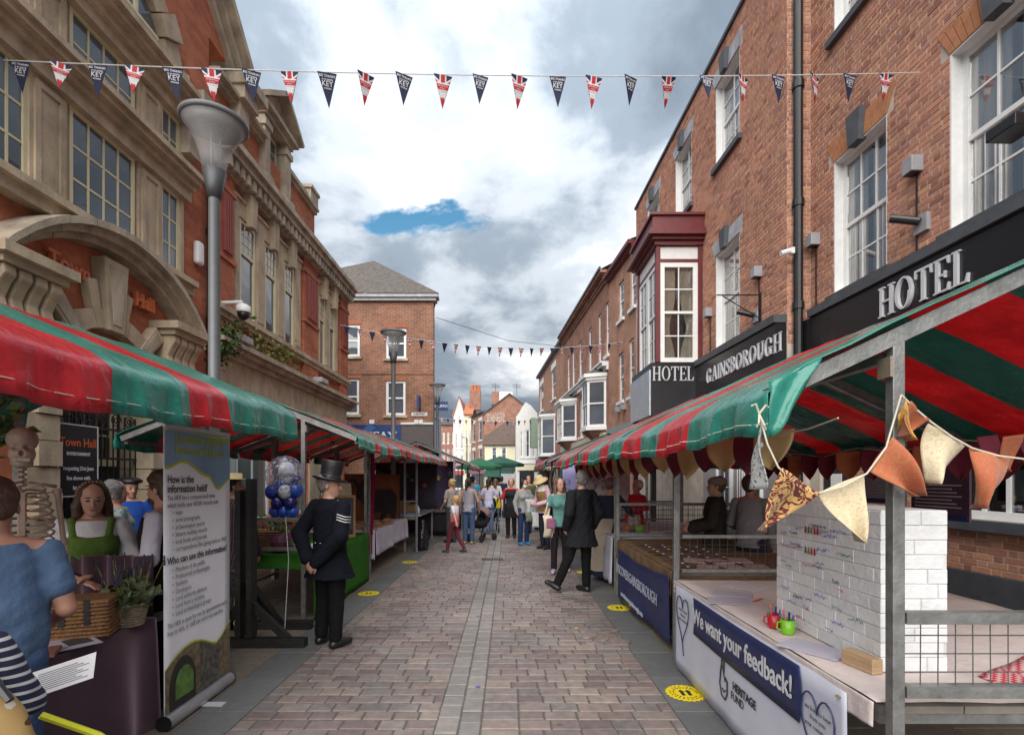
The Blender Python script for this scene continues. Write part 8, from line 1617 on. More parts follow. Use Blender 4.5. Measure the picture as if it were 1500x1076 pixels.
for i in range(34):
    a, r_ = rg.uniform(0, 6.28), rg.uniform(0, 0.1); x, y = -2.42 + r_ * math.cos(a), 3.22 + r_ * math.sin(a); top_ = Vector((x + (x + 2.42) * 0.75 + rg.gauss(0, .015), y + (y - 3.22) * 0.75 + rg.gauss(0, .015), 1.10 + rg.uniform(-0.05, 0.07)))
    mb.tube([(x, y, 0.88), (Vector((x, y, 0.88)) + top_) / 2 + Vector((0, 0, 0.02)), top_], 0.0022, 4, False)
    for k in range(5): c = top_ + Vector((0, 0, -0.03 + k * 0.013)); mf.lathe([(0.0, -0.009), (0.010 - 0.0008 * k, 0), (0.0, 0.009)], tuple(c), 5)
mb.build('stems', M_weed, lp)['kind'] = 'stuff'; mf.build('flowers', mat('lavender_dark', (0.035, 0.028, 0.055), 0.9), lp)['kind'] = 'stuff'
flat(-2.47, 2.86, 0.752, 0.2, 0.29, 55, M_paper2, 'paper_sheet', 'printed sheet with a dark picture lying on the velvet before the lavender', 'paper'); flat(-2.45, 2.87, 0.7555, 0.11, 0.15, 55, mat('photo_dark', (0.06, 0.055, 0.06), 0.5), 'photo_print', 'small dark photograph on the sheet before the lavender', 'photo', 0.001); flat(-2.45, 2.66, 0.752, 0.12, 0.16, 30, mat('sherd_red', (0.22, 0.09, 0.06), 0.7), 'pottery_sherd', 'reddish pottery piece on the near left velvet table', 'pottery', 0.02)
# ---- roll-up banner
ru = thing('rollup_banner', (-2.28, 3.75, 0), 'tall pale roll-up banner about historic records before the left stall', 'banner')
FU = Frame((-2.285, 3.35), (-2.285, 4.13)); UW = FU.L
MB(FU).tube([(0, 0, 0.05), (UW, 0, 0.05)], 0.05, 16).build('base', mat('aluminium', (0.5, 0.5, 0.52), 0.35, 0.7), ru, smooth=False); MB(FU).box(0.36, 0.42, -0.18, 0.16, 0.004, 0.014).build('foot', M_silver, ru)
mb = MB(FU); mb.tube([(-0.006, 0, 0.05), (0.0, 0, 0.05)], 0.053, 16); mb.tube([(UW, 0, 0.05), (UW + 0.006, 0, 0.05)], 0.053, 16); mb.build('end_cap', M_blackp, ru)
MB(FU).tube([(UW / 2, 0.03, 0.05), (UW / 2, 0.03, 2.0)], 0.01, 6).build('pole', M_silver, ru); MB(FU).box(0, UW, -0.008, 0.008, 2.02, 2.045).build('top_rail', M_silver, ru)
M_rub_ = mat('banner_pale', (0.8, 0.8, 0.84), 0.4, var=0.03, bump=0); MB(FU).grid(lambda u_, v_: (UW * u_, 0.004 * math.sin(u_ * 3 + v_ * 2), 0.08 + 1.94 * v_), 10, 20).build('sheet', M_rub_, ru, smooth=True, thick=0.002)
def wave(u_): # lower edge of the blue field
    x = u_ / UW; K = ((0, 1.75), (0.24, 1.80), (0.62, 1.70), (0.78, 1.6), (1.0001, 1.68))
    for (x0, z0), (x1, z1) in zip(K, K[1:]):
        if x <= x1: t_ = (x - x0) / (x1 - x0); return z0 + (z1 - z0) * (t_ * t_ * (3 - 2 * t_))
    return 1.68
M_sky_ = mat('banner_sky', (0.2, 0.36, 0.52), 0.4, var=0.25, scale=2.5, bump=0); M_lime = mat('banner_lime', (0.42, 0.50, 0.02), 0.45, bump=0)
N_ = 30
mb = MB(FU)
for i in range(N_): a, b = UW * (0.0 + i / N_), UW * (i + 1) / N_; mb.add([(a, -0.006, wave(a)), (b, -0.006, wave(b)), (b, -0.006, 2.0), (a, -0.006, 2.0)], [(0, 1, 2, 3)])
mb.build('sky_print', M_sky_, ru); mb = MB(FU)
for i in range(N_):
    a, b = UW * i / N_, UW * (i + 1) / N_; mb.add([(a, -0.0075, wave(a) - 0.012), (b, -0.0075, wave(b) - 0.012), (b, -0.0075, wave(b) + 0.008), (a, -0.0075, wave(a) + 0.008)], [(0, 1, 2, 3)])
mb.add([(UW * 0.35, -0.0075, 2.0), (UW, -0.0075, 1.965), (UW, -0.0075, 2.0)], [(0, 1, 2)]); mb.build('lime_print', M_lime, ru)
FUM = lambda u_, z: fplane(FU, u_, -0.009, z)
mb = MB(); text_mb(mb, 'Lincolnshire Historic', 0.085, FUM(0.1, 1.955), 'LEFT', 0.0005, 0.0012, 0.82); text_mb(mb, 'Environment Record', 0.085, FUM(0.1, 1.875), 'LEFT', 0.0005, 0.0012, 0.82); mb.build('title', M_lime, ru)
M_txt = mat('print_dark', (0.03, 0.03, 0.035), 0.6); M_txt2 = mat('print_grey', (0.2, 0.2, 0.21), 0.6)
for t_, s_, z_ in (('How is the', 0.076, 1.67), ('information held?', 0.076, 1.605), ('Who can use this information?', 0.068, 1.12)): text_mb(MB(), t_, s_, FUM(0.02, z_), 'LEFT', 0.0005, 0.001, 0.84).build('heading', M_txt, ru)
mb = MB(); z_ = 1.545
for t_ in ('The HER has a computerised index', 'which holds over 40,000 records with'): text_mb(mb, t_, 0.048, FUM(0.02, z_), 'LEFT', 0.0005, 0, 0.8); z_ -= 0.05
for t_ in ('maps', 'aerial photographs', 'archaeological reports', 'historic building records', 'local books and journals', 'correspondence files (going back to 1960)'):
    text_mb(mb, '\u2022  ' + t_, 0.046, FUM(0.07, z_), 'LEFT', 0.0005, 0, 0.8); z_ -= 0.05
z_ = 1.055
for t_ in ('Members of the public', 'Professional archaeologists', 'Students', 'Developers', 'Local authority planners', 'Local history societies', 'Local archaeological groups'): text_mb(mb, '\u2022  ' + t_, 0.046, FUM(0.07, z_), 'LEFT', 0.0005, 0, 0.8); z_ -= 0.05
for t_ in ('The HER is open for use by appointment and is', 'free to visit, or staff can carry out searches'): text_mb(mb, t_, 0.048, FUM(0.02, z_ - 0.02), 'LEFT', 0.0005, 0, 0.78); z_ -= 0.05
mb.build('small_print', M_txt2, ru)['kind'] = 'stuff'
ph = lambda u_: 0.43 + 0.10 * math.sin(math.pi * min(1, u_ / (UW * 0.72))) - 0.03 + 0.12 * max(0, (u_ - UW * .78) / (UW * .22))
def field(name, u0, u1, zf0, zf1, m, d): 
    mb = MB(FU)
    for i in range(12): a, b = u0 + (u1 - u0) * i / 12, u0 + (u1 - u0) * (i + 1) / 12; mb.add([(a, d, zf0(a)), (b, d, zf0(b)), (b, d, zf1(b)), (a, d, zf1(a))], [(0, 1, 2, 3)])
    mb.build(name, m, ru)
c0 = lambda u_: 0.105
field('photo_print', 0, UW, c0, ph, mat('photo_brown', (0.16, 0.12, 0.07), 0.45, var=0.6, scale=22, bump=0), -0.007); field('photo_arch', 0.04, 0.33, c0, lambda u_: 0.22 + 0.22 * math.sqrt(max(0, 1 - ((u_ - 0.185) / 0.15) ** 2)), mat('photo_shadow', (0.02, 0.018, 0.015), 0.45, var=0.4, scale=20, bump=0), -0.0085); field('photo_meadow', 0.1, 0.3, lambda u_: 0.16, lambda u_: 0.22 + 0.15 * math.sqrt(max(0, 1 - ((u_ - 0.2) / 0.11) ** 2)), mat('photo_green', (0.10, 0.2, 0.04), 0.45, var=0.5, scale=14, bump=0), -0.010); field('photo_wall', 0.38, 0.62, c0, lambda u_: ph(u_) - 0.012, mat('photo_stone', (0.09, 0.085, 0.075), 0.45, var=0.8, scale=26, bump=0), -0.0085); field('lime_edge', 0, UW, lambda u_: ph(u_) - 0.004, lambda u_: ph(u_) + 0.008, M_lime, -0.009)
# ---- skeleton hung at the stall
sk = thing('skeleton', (-2.84, 2.95, 0.9), 'brown plastic skeleton hanging at the left picture edge', 'skeleton')
M_bone = mat('bone', (0.34, 0.25, 0.19), 0.5, var=0.2, scale=20); SX, SY = -2.84, 2.96; SZ = -0.06
S_ = Sdf().ell((SX, SY + 0.01, 1.955), (0.072, 0.09, 0.075), k=0.02).ell((SX, SY - 0.04, 1.87), (0.06, 0.055, 0.062), k=0.02).ell((SX, SY - 0.045, 1.815), (0.05, 0.048, 0.03), k=0.012)
for sgn in (1, -1): S_.ell((SX + sgn * 0.03, SY - 0.085, 1.91), (0.021, 0.03, 0.019), k=0.005, sub=True)
S_.ell((SX, SY - 0.09, 1.872), (0.011, 0.02, 0.017), k=0.004, sub=True)
o = bpy.data.objects.new('skull', S_.mesh('skull', M_bone, 0.006)); COL.objects.link(o); rel(o, sk)
mb = MB(); [mb.box(SX - 0.034 + i * 0.0098, SX - 0.0255 + i * 0.0098, SY - 0.102, SY - 0.09, 1.826, 1.845) for i in range(7)]; mb.build('teeth', mat('teeth', (0.5, 0.45, 0.36), 0.5), sk)
mb = MB(); [mb.lathe([(0.012, 0), (0.02, 0.006), (0.02, 0.018), (0.012, 0.024)], (SX, SY + 0.02 + 0.03 * math.sin(k * .22), 1.02 + k * 0.03), 8) for k in range(26)]; o = mb.build('spine', M_bone, sk); o['kind'] = 'stuff'
for k in range(10):
    z = 1.66 - k * 0.042; w = 0.085 + 0.055 * math.sin(min(1, (k + 1) / 6) * math.pi / 2) - 0.004 * max(0, k - 6)
    for sgn in (1, -1):
        pts = [(SX + sgn * w * math.sin(a), SY - 0.02 - 0.085 * math.cos(a) * (1 if a < 1.57 else 0.8), z - 0.03 * math.cos(a) + (0.015 if a > 2 else 0)) for a in [0.25 + i * 0.35 for i in range(9)]]
        MB().tube(pts, 0.0075, 6).build('rib', M_bone, sk, smooth=True)
MB().box(SX - 0.018, SX + 0.018, SY - 0.115, SY - 0.1, 1.40, 1.65).build('breastbone', M_bone, sk, bevel=0.005)
for sgn in (1, -1):
    MB().tube([(SX, SY - 0.09, 1.67), (SX + sgn * 0.09, SY - 0.07, 1.695), (SX + sgn * 0.145, SY - 0.02, 1.68)], [0.01, 0.008, 0.012], 6).build('collarbone', M_bone, sk, smooth=True)
    MB().tube([(SX + sgn * 0.15, SY, 1.665), (SX + sgn * 0.157, SY, 1.62), (SX + sgn * 0.18, SY, 1.36), (SX + sgn * 0.185, SY, 1.33)], [0.026, 0.015, 0.013, 0.024], 8).build('upper_arm_bone', M_bone, sk, smooth=True)
    for dx in (0, 0.024): MB().tube([(SX + sgn * (0.172 + dx), SY, 1.32), (SX + sgn * (0.165 + dx), SY - 0.03, 1.08)], [0.011, 0.009], 6).build('forearm_bone', M_bone, sk, smooth=True)
    for i in range(4): MB().tube([(SX + sgn * (0.155 + 0.012 * i), SY - 0.03, 1.07), (SX + sgn * (0.15 + 0.015 * i), SY - 0.04, 0.98), (SX + sgn * (0.15 + 0.015 * i), SY - 0.05, 0.92)], 0.006, 5).build('finger_bone', M_bone, sk)
mb = MB(); mb.box(SX - 0.12, SX + 0.12, SY - 0.05, SY + 0.05, 0.93, 1.03); mb.build('pelvis', M_bone, sk, bevel=0.04)
sk.location.z -= 0.05; sk.rotation_euler.z = R(42)
o = leafclump('hanging_greenery', [(-3.05, 2.95, 1.9 + 0.05 * i) for i in range(5)], 0.08, 160, M_leaf, None, 0.07, random.Random(9)); tag(o, 'green leaves hanging beside the skeleton', 'plant', kind='stuff')
# ---- things held at the left edge: leaflet, dog print bag, yellow strap
lf = thing('leaflet', (-1.85, 1.98, 0.92), 'white printed leaflet held out at the lower left', 'leaflet')
Ml = plane_M((-1.78, 2.0, 0.895), (0.75, 0.3, 0.22), (-0.12, 0.25, 0.6)); Ml = Ml
MB(Ml).box(-0.12, 0.12, -0.05, 0.05, 0, 0.002).build('sheet', M_paper, lf)
mb = MB(Ml)
for i in range(9): mb.box(-0.07, 0.10 - 0.02 * (i % 3), -0.035 + i * 0.008, -0.032 + i * 0.008, 0.0022, 0.0026)
mb.build('print_line', M_lead, lf)['kind'] = 'stuff'; MB(Ml).lathe([(0.0, 0.003), (0.008, 0.0026), (0.0, 0.0022)], (-0.10, 0.035, 0), 10).build('logo', M_blk, lf)
db_ = thing('dog_print_bag', (-1.45, 1.52, 0.5), 'tan shoulder bag printed with dogs at the lower left corner', 'bag')
vm, nt, b_ = newmat('dog_print'); g_ = nt.nodes.new('ShaderNodeTexCoord'); v_ = nt.nodes.new('ShaderNodeTexVoronoi'); v_.inputs['Scale'].default_value = 15; v_.inputs['Randomness'].default_value = 0.8; n_ = nt.nodes.new('ShaderNodeTexNoise'); n_.inputs['Scale'].default_value = 12; mxv = nt.nodes.new('ShaderNodeVectorMath'); mxv.operation = 'MULTIPLY_ADD'; mxv.inputs[1].default_value = (0.09, 0.09, 0.09); nt.links.new(g_.outputs['Object'], n_.inputs['Vector']); nt.links.new(n_.outputs['Color'], mxv.inputs[0]); nt.links.new(g_.outputs['Object'], mxv.inputs[2]); nt.links.new(mxv.outputs[0], v_.inputs['Vector'])
r_ = nt.nodes.new('ShaderNodeValToRGB'); nt.links.new(v_.outputs['Distance'], r_.inputs[0]); e_ = r_.color_ramp.elements; e_[0].position = 0.34; e_[1].position = 0.38; e_[1].color = (0.38, 0.24, 0.09, 1); r2 = nt.nodes.new('ShaderNodeValToRGB'); r2.color_ramp.interpolation = 'CONSTANT'; s_ = nt.nodes.new('ShaderNodeSeparateXYZ'); nt.links.new(v_.outputs['Color'], s_.inputs[0]); nt.links.new(s_.outputs[0], r2.inputs[0]); e2 = r2.color_ramp.elements; e2[0].color = (0.08, 0.035, 0.015, 1); e2[1].position = 0.6; e2[1].color = (0.5, 0.45, 0.38, 1); q = e2.new(0.35); q.color = (0.15, 0.06, 0.02, 1)
mixn = nt.nodes.new('ShaderNodeMix'); mixn.data_type = 'RGBA'; th_ = nt.nodes.new('ShaderNodeMath'); th_.operation = 'GREATER_THAN'; th_.inputs[1].default_value = 0.36; nt.links.new(v_.outputs['Distance'], th_.inputs[0]); nt.links.new(th_.outputs[0], mixn.inputs['Factor']); nt.links.new(r2.outputs[0], mixn.inputs['A']); mixn.inputs['B'].default_value = (0.38, 0.24, 0.09, 1); nt.links.new(mixn.outputs['Result'], b_.inputs['Base Color']); b_.inputs['Roughness'].default_value = 0.6
S_ = Sdf().loft([(0.58, -1.58, 1.55, 0.15, 0.07), (0.7, -1.59, 1.55, 0.15, 0.08), (0.95, -1.61, 1.55, 0.09, 0.06), (1.07, -1.63, 1.55, 0.05, 0.04)], 0.02, 0, yaw=0.5); o = bpy.data.objects.new('body', S_.mesh('body', vm, 0.01, 0.004)); COL.objects.link(o); rel(o, db_)
MB().tube([(-1.48, 1.5, 1.02), (-1.6, 1.52, 1.14), (-1.72, 1.58, 1.22)], 0.012, 6).build('strap', M_blackp, db_)
o = MB().tube([(-1.62, 1.75, 0.86), (-1.5, 1.85, 0.74), (-1.36, 1.9, 0.6)], 0.012, 6).build('yellow_lead', mat('hi_vis', (0.55, 0.55, 0.02), 0.5)); tag(o, 'bright yellow lead strap at the lower left', 'strap')
# ---- left stall 2: stocks, green cloth, picture, balloons
M_bwood = mat('black_wood', (0.012, 0.011, 0.010), 0.6, var=0.4, scale=10, bump=0.5, bscale=30, streak=(8, 8, 0.6))
st = thing('wooden_stocks', (-2.62, 5.05, 0), 'black wooden pillory frame with braced feet before the left stall', 'stocks')
for dx in (-0.055, 0.055): MB().box(-2.62 + dx - 0.028, -2.62 + dx + 0.028, 4.98, 5.1, 0.1, 1.62 + dx).build('post', M_bwood, st, bevel=0.004)
MB().box(-2.60, -2.57, 5.0, 5.08, 0.8, 1.6).build('slot_board', M_bwood, st); MB().box(-2.95, -2.02, 4.99, 5.09, 0.0, 0.09).build('foot_beam', M_bwood, st, bevel=0.004); MB().box(-3.1, -2.2, 5.6, 5.7, 0.0, 0.09).build('foot_beam', M_bwood, st)
for a, b in (((-2.56, 5.04, 0.42), (-2.2, 5.04, 0.08)), ((-2.68, 5.04, 0.42), (-2.92, 5.04, 0.08)), ((-2.6, 5.1, 0.6), (-2.55, 5.6, 0.09))): MB().beam(a, b, 0.06, 0.07).build('brace', M_bwood, st)
MB().box(-3.0, -2.68, 5.0, 5.05, 0.5, 0.75).build('board', M_bwood, st)
drape(-3.8, -2.30, 5.92, 8.28, 0.775, ('x1', 'y0'), {'x1': 0.01, 'y0': 0.6}, 'tablecloth', 'bright green felt cloth over the table behind the constable', cloth('felt_green', (0.035, 0.14, 0.018), 0.95), fold=0.012, nf=8)
pc = thing('framed_picture', (-2.5, 7.6, 0.79), 'framed blackboard with an orange painted face on the green table', 'picture')
FPc = Frame((-2.83, 7.55), (-2.36, 7.78)); PL = FPc.L
MB(FPc).box(0.03, PL - 0.03, 0.0, 0.02, 0.82, 1.38).build('board', mat('slate_board', (0.035, 0.037, 0.045), 0.7), pc)
for q in ((0, PL, 1.38, 1.42), (0, PL, 0.78, 0.82), (0, 0.03, 0.82, 1.38), (PL - 0.03, PL, 0.82, 1.38)): MB(FPc).box(q[0], q[1], -0.015, 0.03, q[2], q[3]).build('frame', mat('oak', (0.25, 0.13, 0.05), 0.6, var=0.2), pc)
for nm, pts, c in (('painted_hair', [(0.14, 1.12), (0.2, 1.22), (0.36, 1.22), (0.42, 1.1), (0.36, 1.04), (0.18, 1.04)], (0.4, 0.06, 0.015)), ('painted_face', [(0.19, 0.92), (0.24, 1.0), (0.33, 1.0), (0.37, 0.93), (0.33, 0.86), (0.24, 0.86)], (0.45, 0.28, 0.18)), ('painted_coat', [(0.08, 0.83), (0.15, 0.95), (0.2, 0.9), (0.24, 0.86), (0.33, 0.86), (0.45, 0.9), (0.48, 0.83)], (0.015, 0.012, 0.012)), ('painted_scarf', [(0.08, 0.83), (0.06, 0.88), (0.12, 0.92), (0.14, 0.84)], (0.35, 0.02, 0.03))):
    MB(FPc).prism([(a * PL / 0.52, b) for a, b in pts], -0.004 - 0.001 * len(nm), -0.001, 'y').build(nm, mat(nm, c, 0.7), pc)
for du in (0.24, 0.32): MB(FPc).lathe([(0, -.012), (0.014, 0), (0, .012)], (du * PL / .52, -0.022, 1.13), 8).build('painted_eye', M_yel, pc)
cs_ = thing('card_stand', (-2.75, 8.0, 0.79), 'tan folded card sign behind the framed picture', 'sign'); FC = Frame((-2.82, 8.0), (-2.5, 8.05)); MB(FC).add([(0.03, 0, 0.8), (0.36, 0, 0.8), (0.30, 0.08, 1.6), (0.09, 0.08, 1.6)], [(0, 1, 2, 3)]).build('card', mat('card_tan', (0.36, 0.28, 0.19), 0.8), cs_, thick=0.006); MB(FC).add([(0.15, 0.0, 0.98), (0.28, 0.0, 0.98), (0.26, 0.04, 1.3), (0.15, 0.04, 1.3)], [(0, 1, 2, 3)]).build('print', mat('card_print', (0.1, 0.06, 0.04), 0.8), cs_)
o = MB().lathe([(0, 0), (0.028, 0), (0.03, 0.1), (0.014, 0.12), (0.012, 0.15), (0, 0.15)], (-2.38, 7.35, 0.785), 12).build('sanitiser_bottle', mat('bottle_blue', (0.25, 0.4, 0.5), 0.25), None, smooth=True); tag(o, 'small pale blue sanitiser bottle at the corner of the green cloth', 'bottle')
bl = thing('balloon_cluster', (-2.35, 5.3, 0), 'cluster of blue and white balloons under a clear printed balloon', 'balloons')
def ball(name, c, r, m, z_=1.06): MB().lathe([(0.0001 + r * math.sin(math.pi * i / 14), -r * z_ * math.cos(math.pi * i / 14)) for i in range(15)], c, 22).build(name, m, bl, smooth=True)
def bm(n, c): return mat('balloon_' + n, c, 0.18, var=0.03, bump=0)
BXc, BYc = -2.36, 5.42
for px, py, r, n, c in ((400, 720, .068, 'blue', (0.012, 0.03, 0.24)), (416, 711, .068, 'blue', (0.012, 0.03, 0.24)), (419, 720, .066, 'white', (0.5, 0.52, 0.56)), (434, 718, .07, 'royal', (0.015, 0.06, 0.34)), (408, 736, .064, 'navy', (0.014, 0.012, 0.10)), (427, 736, .064, 'navy', (0.014, 0.012, 0.10)), (404, 748, .055, 'royal', (0.015, 0.06, 0.34)), (417, 748, .062, 'royal', (0.015, 0.06, 0.34)), (430, 749, .055, 'royal', (0.015, 0.06, 0.34)), (423, 700, .06, 'white', (0.5, 0.52, 0.56)), (436, 704, .05, 'navy', (0.014, 0.012, 0.10))):
    q = P(px - 1, py, BYc + 0.03 * math.sin(px)); ball('balloon', q, r * 1.12, bm(n, c))
ball('inner_balloon', P(420, 688, BYc), 0.085, bm('white', (0.5, 0.52, 0.56)))
mc, nt, b_ = newmat('clear_balloon'); t_ = nt.nodes.new('ShaderNodeBsdfTransparent'); ms = nt.nodes.new('ShaderNodeMixShader'); n_ = nt.nodes.new('ShaderNodeTexNoise'); n_.inputs['Scale'].default_value = 9; n_.inputs['Distortion'].default_value = 2.5; g_ = nt.nodes.new('ShaderNodeTexCoord'); nt.links.new(g_.outputs['Object'], n_.inputs['Vector']); r_ = nt.nodes.new('ShaderNodeValToRGB'); r_.color_ramp.elements[0].position = 0.53; r_.color_ramp.elements[1].position = 0.56; r_.color_ramp.elements[0].color = (0.15, 0.15, 0.15, 1); r_.color_ramp.elements[1].color = (0.8, 0.8, 0.8, 1); nt.links.new(n_.outputs['Fac'], r_.inputs[0]); nt.links.new(r_.outputs[0], ms.inputs[0]); nt.links.new(t_.outputs[0], ms.inputs[1]); b_.inputs['Base Color'].default_value = (0.35, 0.34, 0.42, 1); b_.inputs['Roughness'].default_value = 0.15; nt.links.new(b_.outputs[0], ms.inputs[2]); nt.links.new(ms.outputs[0], nt.nodes['Material Output'].inputs[0])
ball('clear_balloon', P(418, 697, BYc), 0.2, mc, 1.1); MB().tube([P(418, 750, BYc), (BXc, BYc, 0.8), (BXc, BYc - 0.1, 0.04)], 0.004, 5).build('ribbon', M_fwh, bl); MB().lathe([(0, 0), (0.045, 0.0), (0.05, 0.04), (0.02, 0.06), (0, 0.1)], (BXc, BYc - 0.1, 0.0), 10).build('weight', M_blackp, bl)
basket(-3.0, 6.25, 0.785, 0.4, 0.3, 0.25, 'brown wicker basket behind the wire mesh of the left stall', M_wick); o = MB().lathe([(0, 0), (0.1, 0), (0.13, 0.22), (0.125, 0.22), (0.09, 0.01)], (-2.75, 6.1, 0.785), 16).build('plum_pot', mat('pot_plum', (0.13, 0.02, 0.06), 0.5), None, smooth=True); tag(o, 'plum coloured pot behind the wire mesh of the left stall', 'pot')
o = leafclump('potted_leaves', [(-2.75, 6.1, 1.05), (-2.8, 6.0, 1.15), (-3.1, 6.0, 1.2), (-3.4, 5.9, 1.22)], 0.08, 170, M_leaf, None, 0.07, random.Random(12)); tag(o, 'trailing ivy along the wire mesh of the left stall', 'plant')
for i in range(3): flat(-3.2 + 0.3 * i, 6.3 + .1 * i, 0.788, 0.26, 0.34, 15 * i, [M_paper2, M_navyb, M_paper][i], 'book', 'book lying on the green cloth behind the wire mesh, %s from the left' % ORD[i], 'book', 0.03)['group'] = 'books on the green cloth'
# ---- left stall 3: tapestry, white cloth, bread
drape(-3.8, -2.28, 8.62, 11.3, 0.775, ('x1', 'y0'), {'x1': 0.36, 'y0': 0.3}, 'tablecloth', 'white cloth over the food table on the left', cloth('linen', (0.5, 0.47, 0.56)), fold=0.02, nf=7)
tp = thing('wall_hanging', (-3.0, 9.8, 0.7), 'brown cloth hanging with a black painted goat behind the white table', 'wall hanging')
FTp = Frame((-3.35, 10.3), (-2.45, 11.35)); TL = FTp.L
MB(FTp).grid(lambda u_, v_: (TL * u_, 0.012 * math.sin(u_ * 11), 0.55 + 1.22 * v_), 20, 6).build('cloth', mat('cloth_rustbrown', (0.14, 0.052, 0.02), 0.9, var=0.3, scale=4), tp, smooth=True, thick=0.004)
gt = [(0.28, 1.3), (0.3, 1.45), (0.2, 1.62), (0.06, 1.62), (0.2, 1.68), (0.36, 1.52), (0.42, 1.66), (0.55, 1.7), (0.62, 1.56), (0.52, 1.62), (0.48, 1.5), (0.6, 1.42), (1.15, 1.44), (1.3, 1.3), (1.3, 1.05), (1.26, 0.8), (1.28, 0.62), (1.2, 0.62), (1.16, 0.85), (1.1, 0.95), (0.95, 0.8), (0.9, 0.62), (0.82, 0.62), (0.9, 0.95), (0.6, 0.95), (0.52, 0.65), (0.44, 0.65), (0.5, 1.0), (0.42, 1.15)]
MB(FTp).prism([(a * TL / 1.4, b) for a, b in gt], -0.035, -0.02, 'y').build('painted_goat', mat('goat_black', (0.014, 0.011, 0.009), 0.85), tp)
o = MB().grid(lambda u_, v_: (-2.33 + 0.05 * u_ * (1 - 0.3 * v_) + 0.02 * math.sin(v_ * 5), 8.52 + 0.05 * math.sin(u_ * 9), 2.15 - 1.75 * v_), 12, 14).build('magenta_curtain', cloth('magenta', (0.20, 0.005, 0.05)), None, smooth=True, thick=0.01); tag(o, 'narrow magenta cloth strip hanging between the green and white tables', 'curtain')
rg = random.Random(44)
for i in range(10):
    x, y = -2.45 - 0.3 * (i % 3) + rg.uniform(-.04, .04), 8.9 + 0.42 * (i // 3) + rg.uniform(-.05, .05); t = thing('wooden_board', (x, y, 0.785), ('wooden board with a loaf' if i % 2 else 'bare wooden board') + ' on the white food table, %s from the near end' % ORD[i], 'board', 'boards and loaves on the white food table')
    MB(Matrix.Translation((x, y, 0.785)) @ Matrix.Rotation(rg.uniform(-.5, .5), 4, 'Z')).box(-0.13, 0.13, -0.18, 0.18, 0, 0.025).build('board', mat('board_%d' % (i % 3), [(0.28, 0.17, 0.09), (0.4, 0.3, 0.2), (0.14, 0.08, 0.05)][i % 3], 0.7), t, bevel=0.008)
    if i % 2: MB().lathe([(0.0, 0.0), (0.09, 0.0), (0.1, 0.03), (0.05, 0.06), (0, 0.065)], (x, y, 0.811), 14, 1, 0.8).build('loaf', mat('crust', (0.3, 0.16, 0.07), 0.8, var=0.3, scale=20), t, smooth=True)
for k, (px_, c, lb) in enumerate(((-2.4, (0.4, 0.16, 0.03), 'orange lidded jar'), (-2.42, (0.45, 0.4, 0.35), 'pale lidded jar'))):
    o = MB().lathe([(0, 0), (0.035, 0), (0.037, 0.08), (0.03, 0.085), (0.032, 0.11), (0, 0.11)], (px_, 8.75 + 0.13 * k, 0.785), 12).build('jar', mat('jar_%d' % k, c, 0.35), None, smooth=True); tag(o, lb + ' at the near end of the white food table', 'jar')
# ---- left stall 4: metal table, baskets
o = MB().box(-3.7, -2.02, 11.62, 13.75, 0.805, 0.84).build('metal_tray_top', mat('tin', (0.4, 0.4, 0.42), 0.35, 0.6)); tag(o, 'pale metal table top of the basket stall on the left', 'table top')
basket(-2.55, 12.0, 0.845, 0.75, 0.45, 0.2, 'long tan wicker basket on the metal table', M_wickt, rz=8); basket(-2.9, 12.9, 0.845, 0.6, 0.5, 0.22, 'tan wicker basket farther back on the metal table', M_wickt, rz=-10)
o = MB().box(-2.5, -2.15, 11.66, 11.78, 0.845, 0.89).build('blue_tray', mat('tray_blue', (0.02, 0.14, 0.42), 0.4), None, bevel=0.01); tag(o, 'bright blue tray at the front of the metal table', 'tray')
o = MB().lathe([(0, 0), (0.035, 0), (0.035, 0.12), (0.012, 0.16), (0.012, 0.19), (0, 0.19)], (-2.1, 11.75, 0.845), 10).build('spray_bottle', mat('bottle_clear', (0.5, 0.55, 0.6), 0.2), None, smooth=True); tag(o, 'clear spray bottle on the metal table', 'bottle')
bs = Sdf().loft([(0.03, -2.02, 11.75, 0.13, 0.13), (0.3, -2.0, 11.75, 0.15, 0.14), (0.6, -2.0, 11.75, 0.07, 0.06), (0.72, -2.0, 11.75, 0.05, 0.04)], 0.02, 0, 0.02, 7); o = bpy.data.objects.new('rubbish_bag', bs.mesh('rubbish_bag', mat('bin_bag', (0.012, 0.012, 0.013), 0.25, bump=0.4, bscale=25), 0.015, 0.008)); COL.objects.link(o); tag(o, 'black rubbish bag hanging at the metal table', 'bag')
def backdrop(x0, y0, x1, y1, z0, z1, label, m, seed, cols):
    t = thing('star_backdrop', ((x0 + x1) / 2, (y0 + y1) / 2, z0), label, 'backdrop'); fr = Frame((x0, y0), (x1, y1)); MB(fr).grid(lambda u_, v_: (fr.L * u_, 0.02 * math.sin(u_ * 16), z0 + (z1 - z0) * v_), 20, 4).build('cloth', m, t, smooth=True, thick=0.004); rg = random.Random(seed)
    for i in range(9):
        u_, z_ = rg.uniform(0.1, fr.L - 0.1), rg.uniform(z0 + 0.15, z1 - 0.1); s_ = rg.uniform(0.06, 0.11); pts = [(u_ + s_ * (1 if k % 2 == 0 else .45) * math.cos(k * math.pi / 5 + 1.57), z_ + s_ * (1 if k % 2 == 0 else .45) * math.sin(k * math.pi / 5 + 1.57)) for k in range(10)]
        MB(fr).prism(pts, -0.04, -0.03, 'y').build('star', mat('star_%d' % (i % len(cols)), cols[i % len(cols)], 0.7), t)
ST = [(0.35, 0.14, 0.03), (0.3, 0.12, 0.14), (0.02, 0.15, 0.08), (0.4, 0.3, 0.05)]
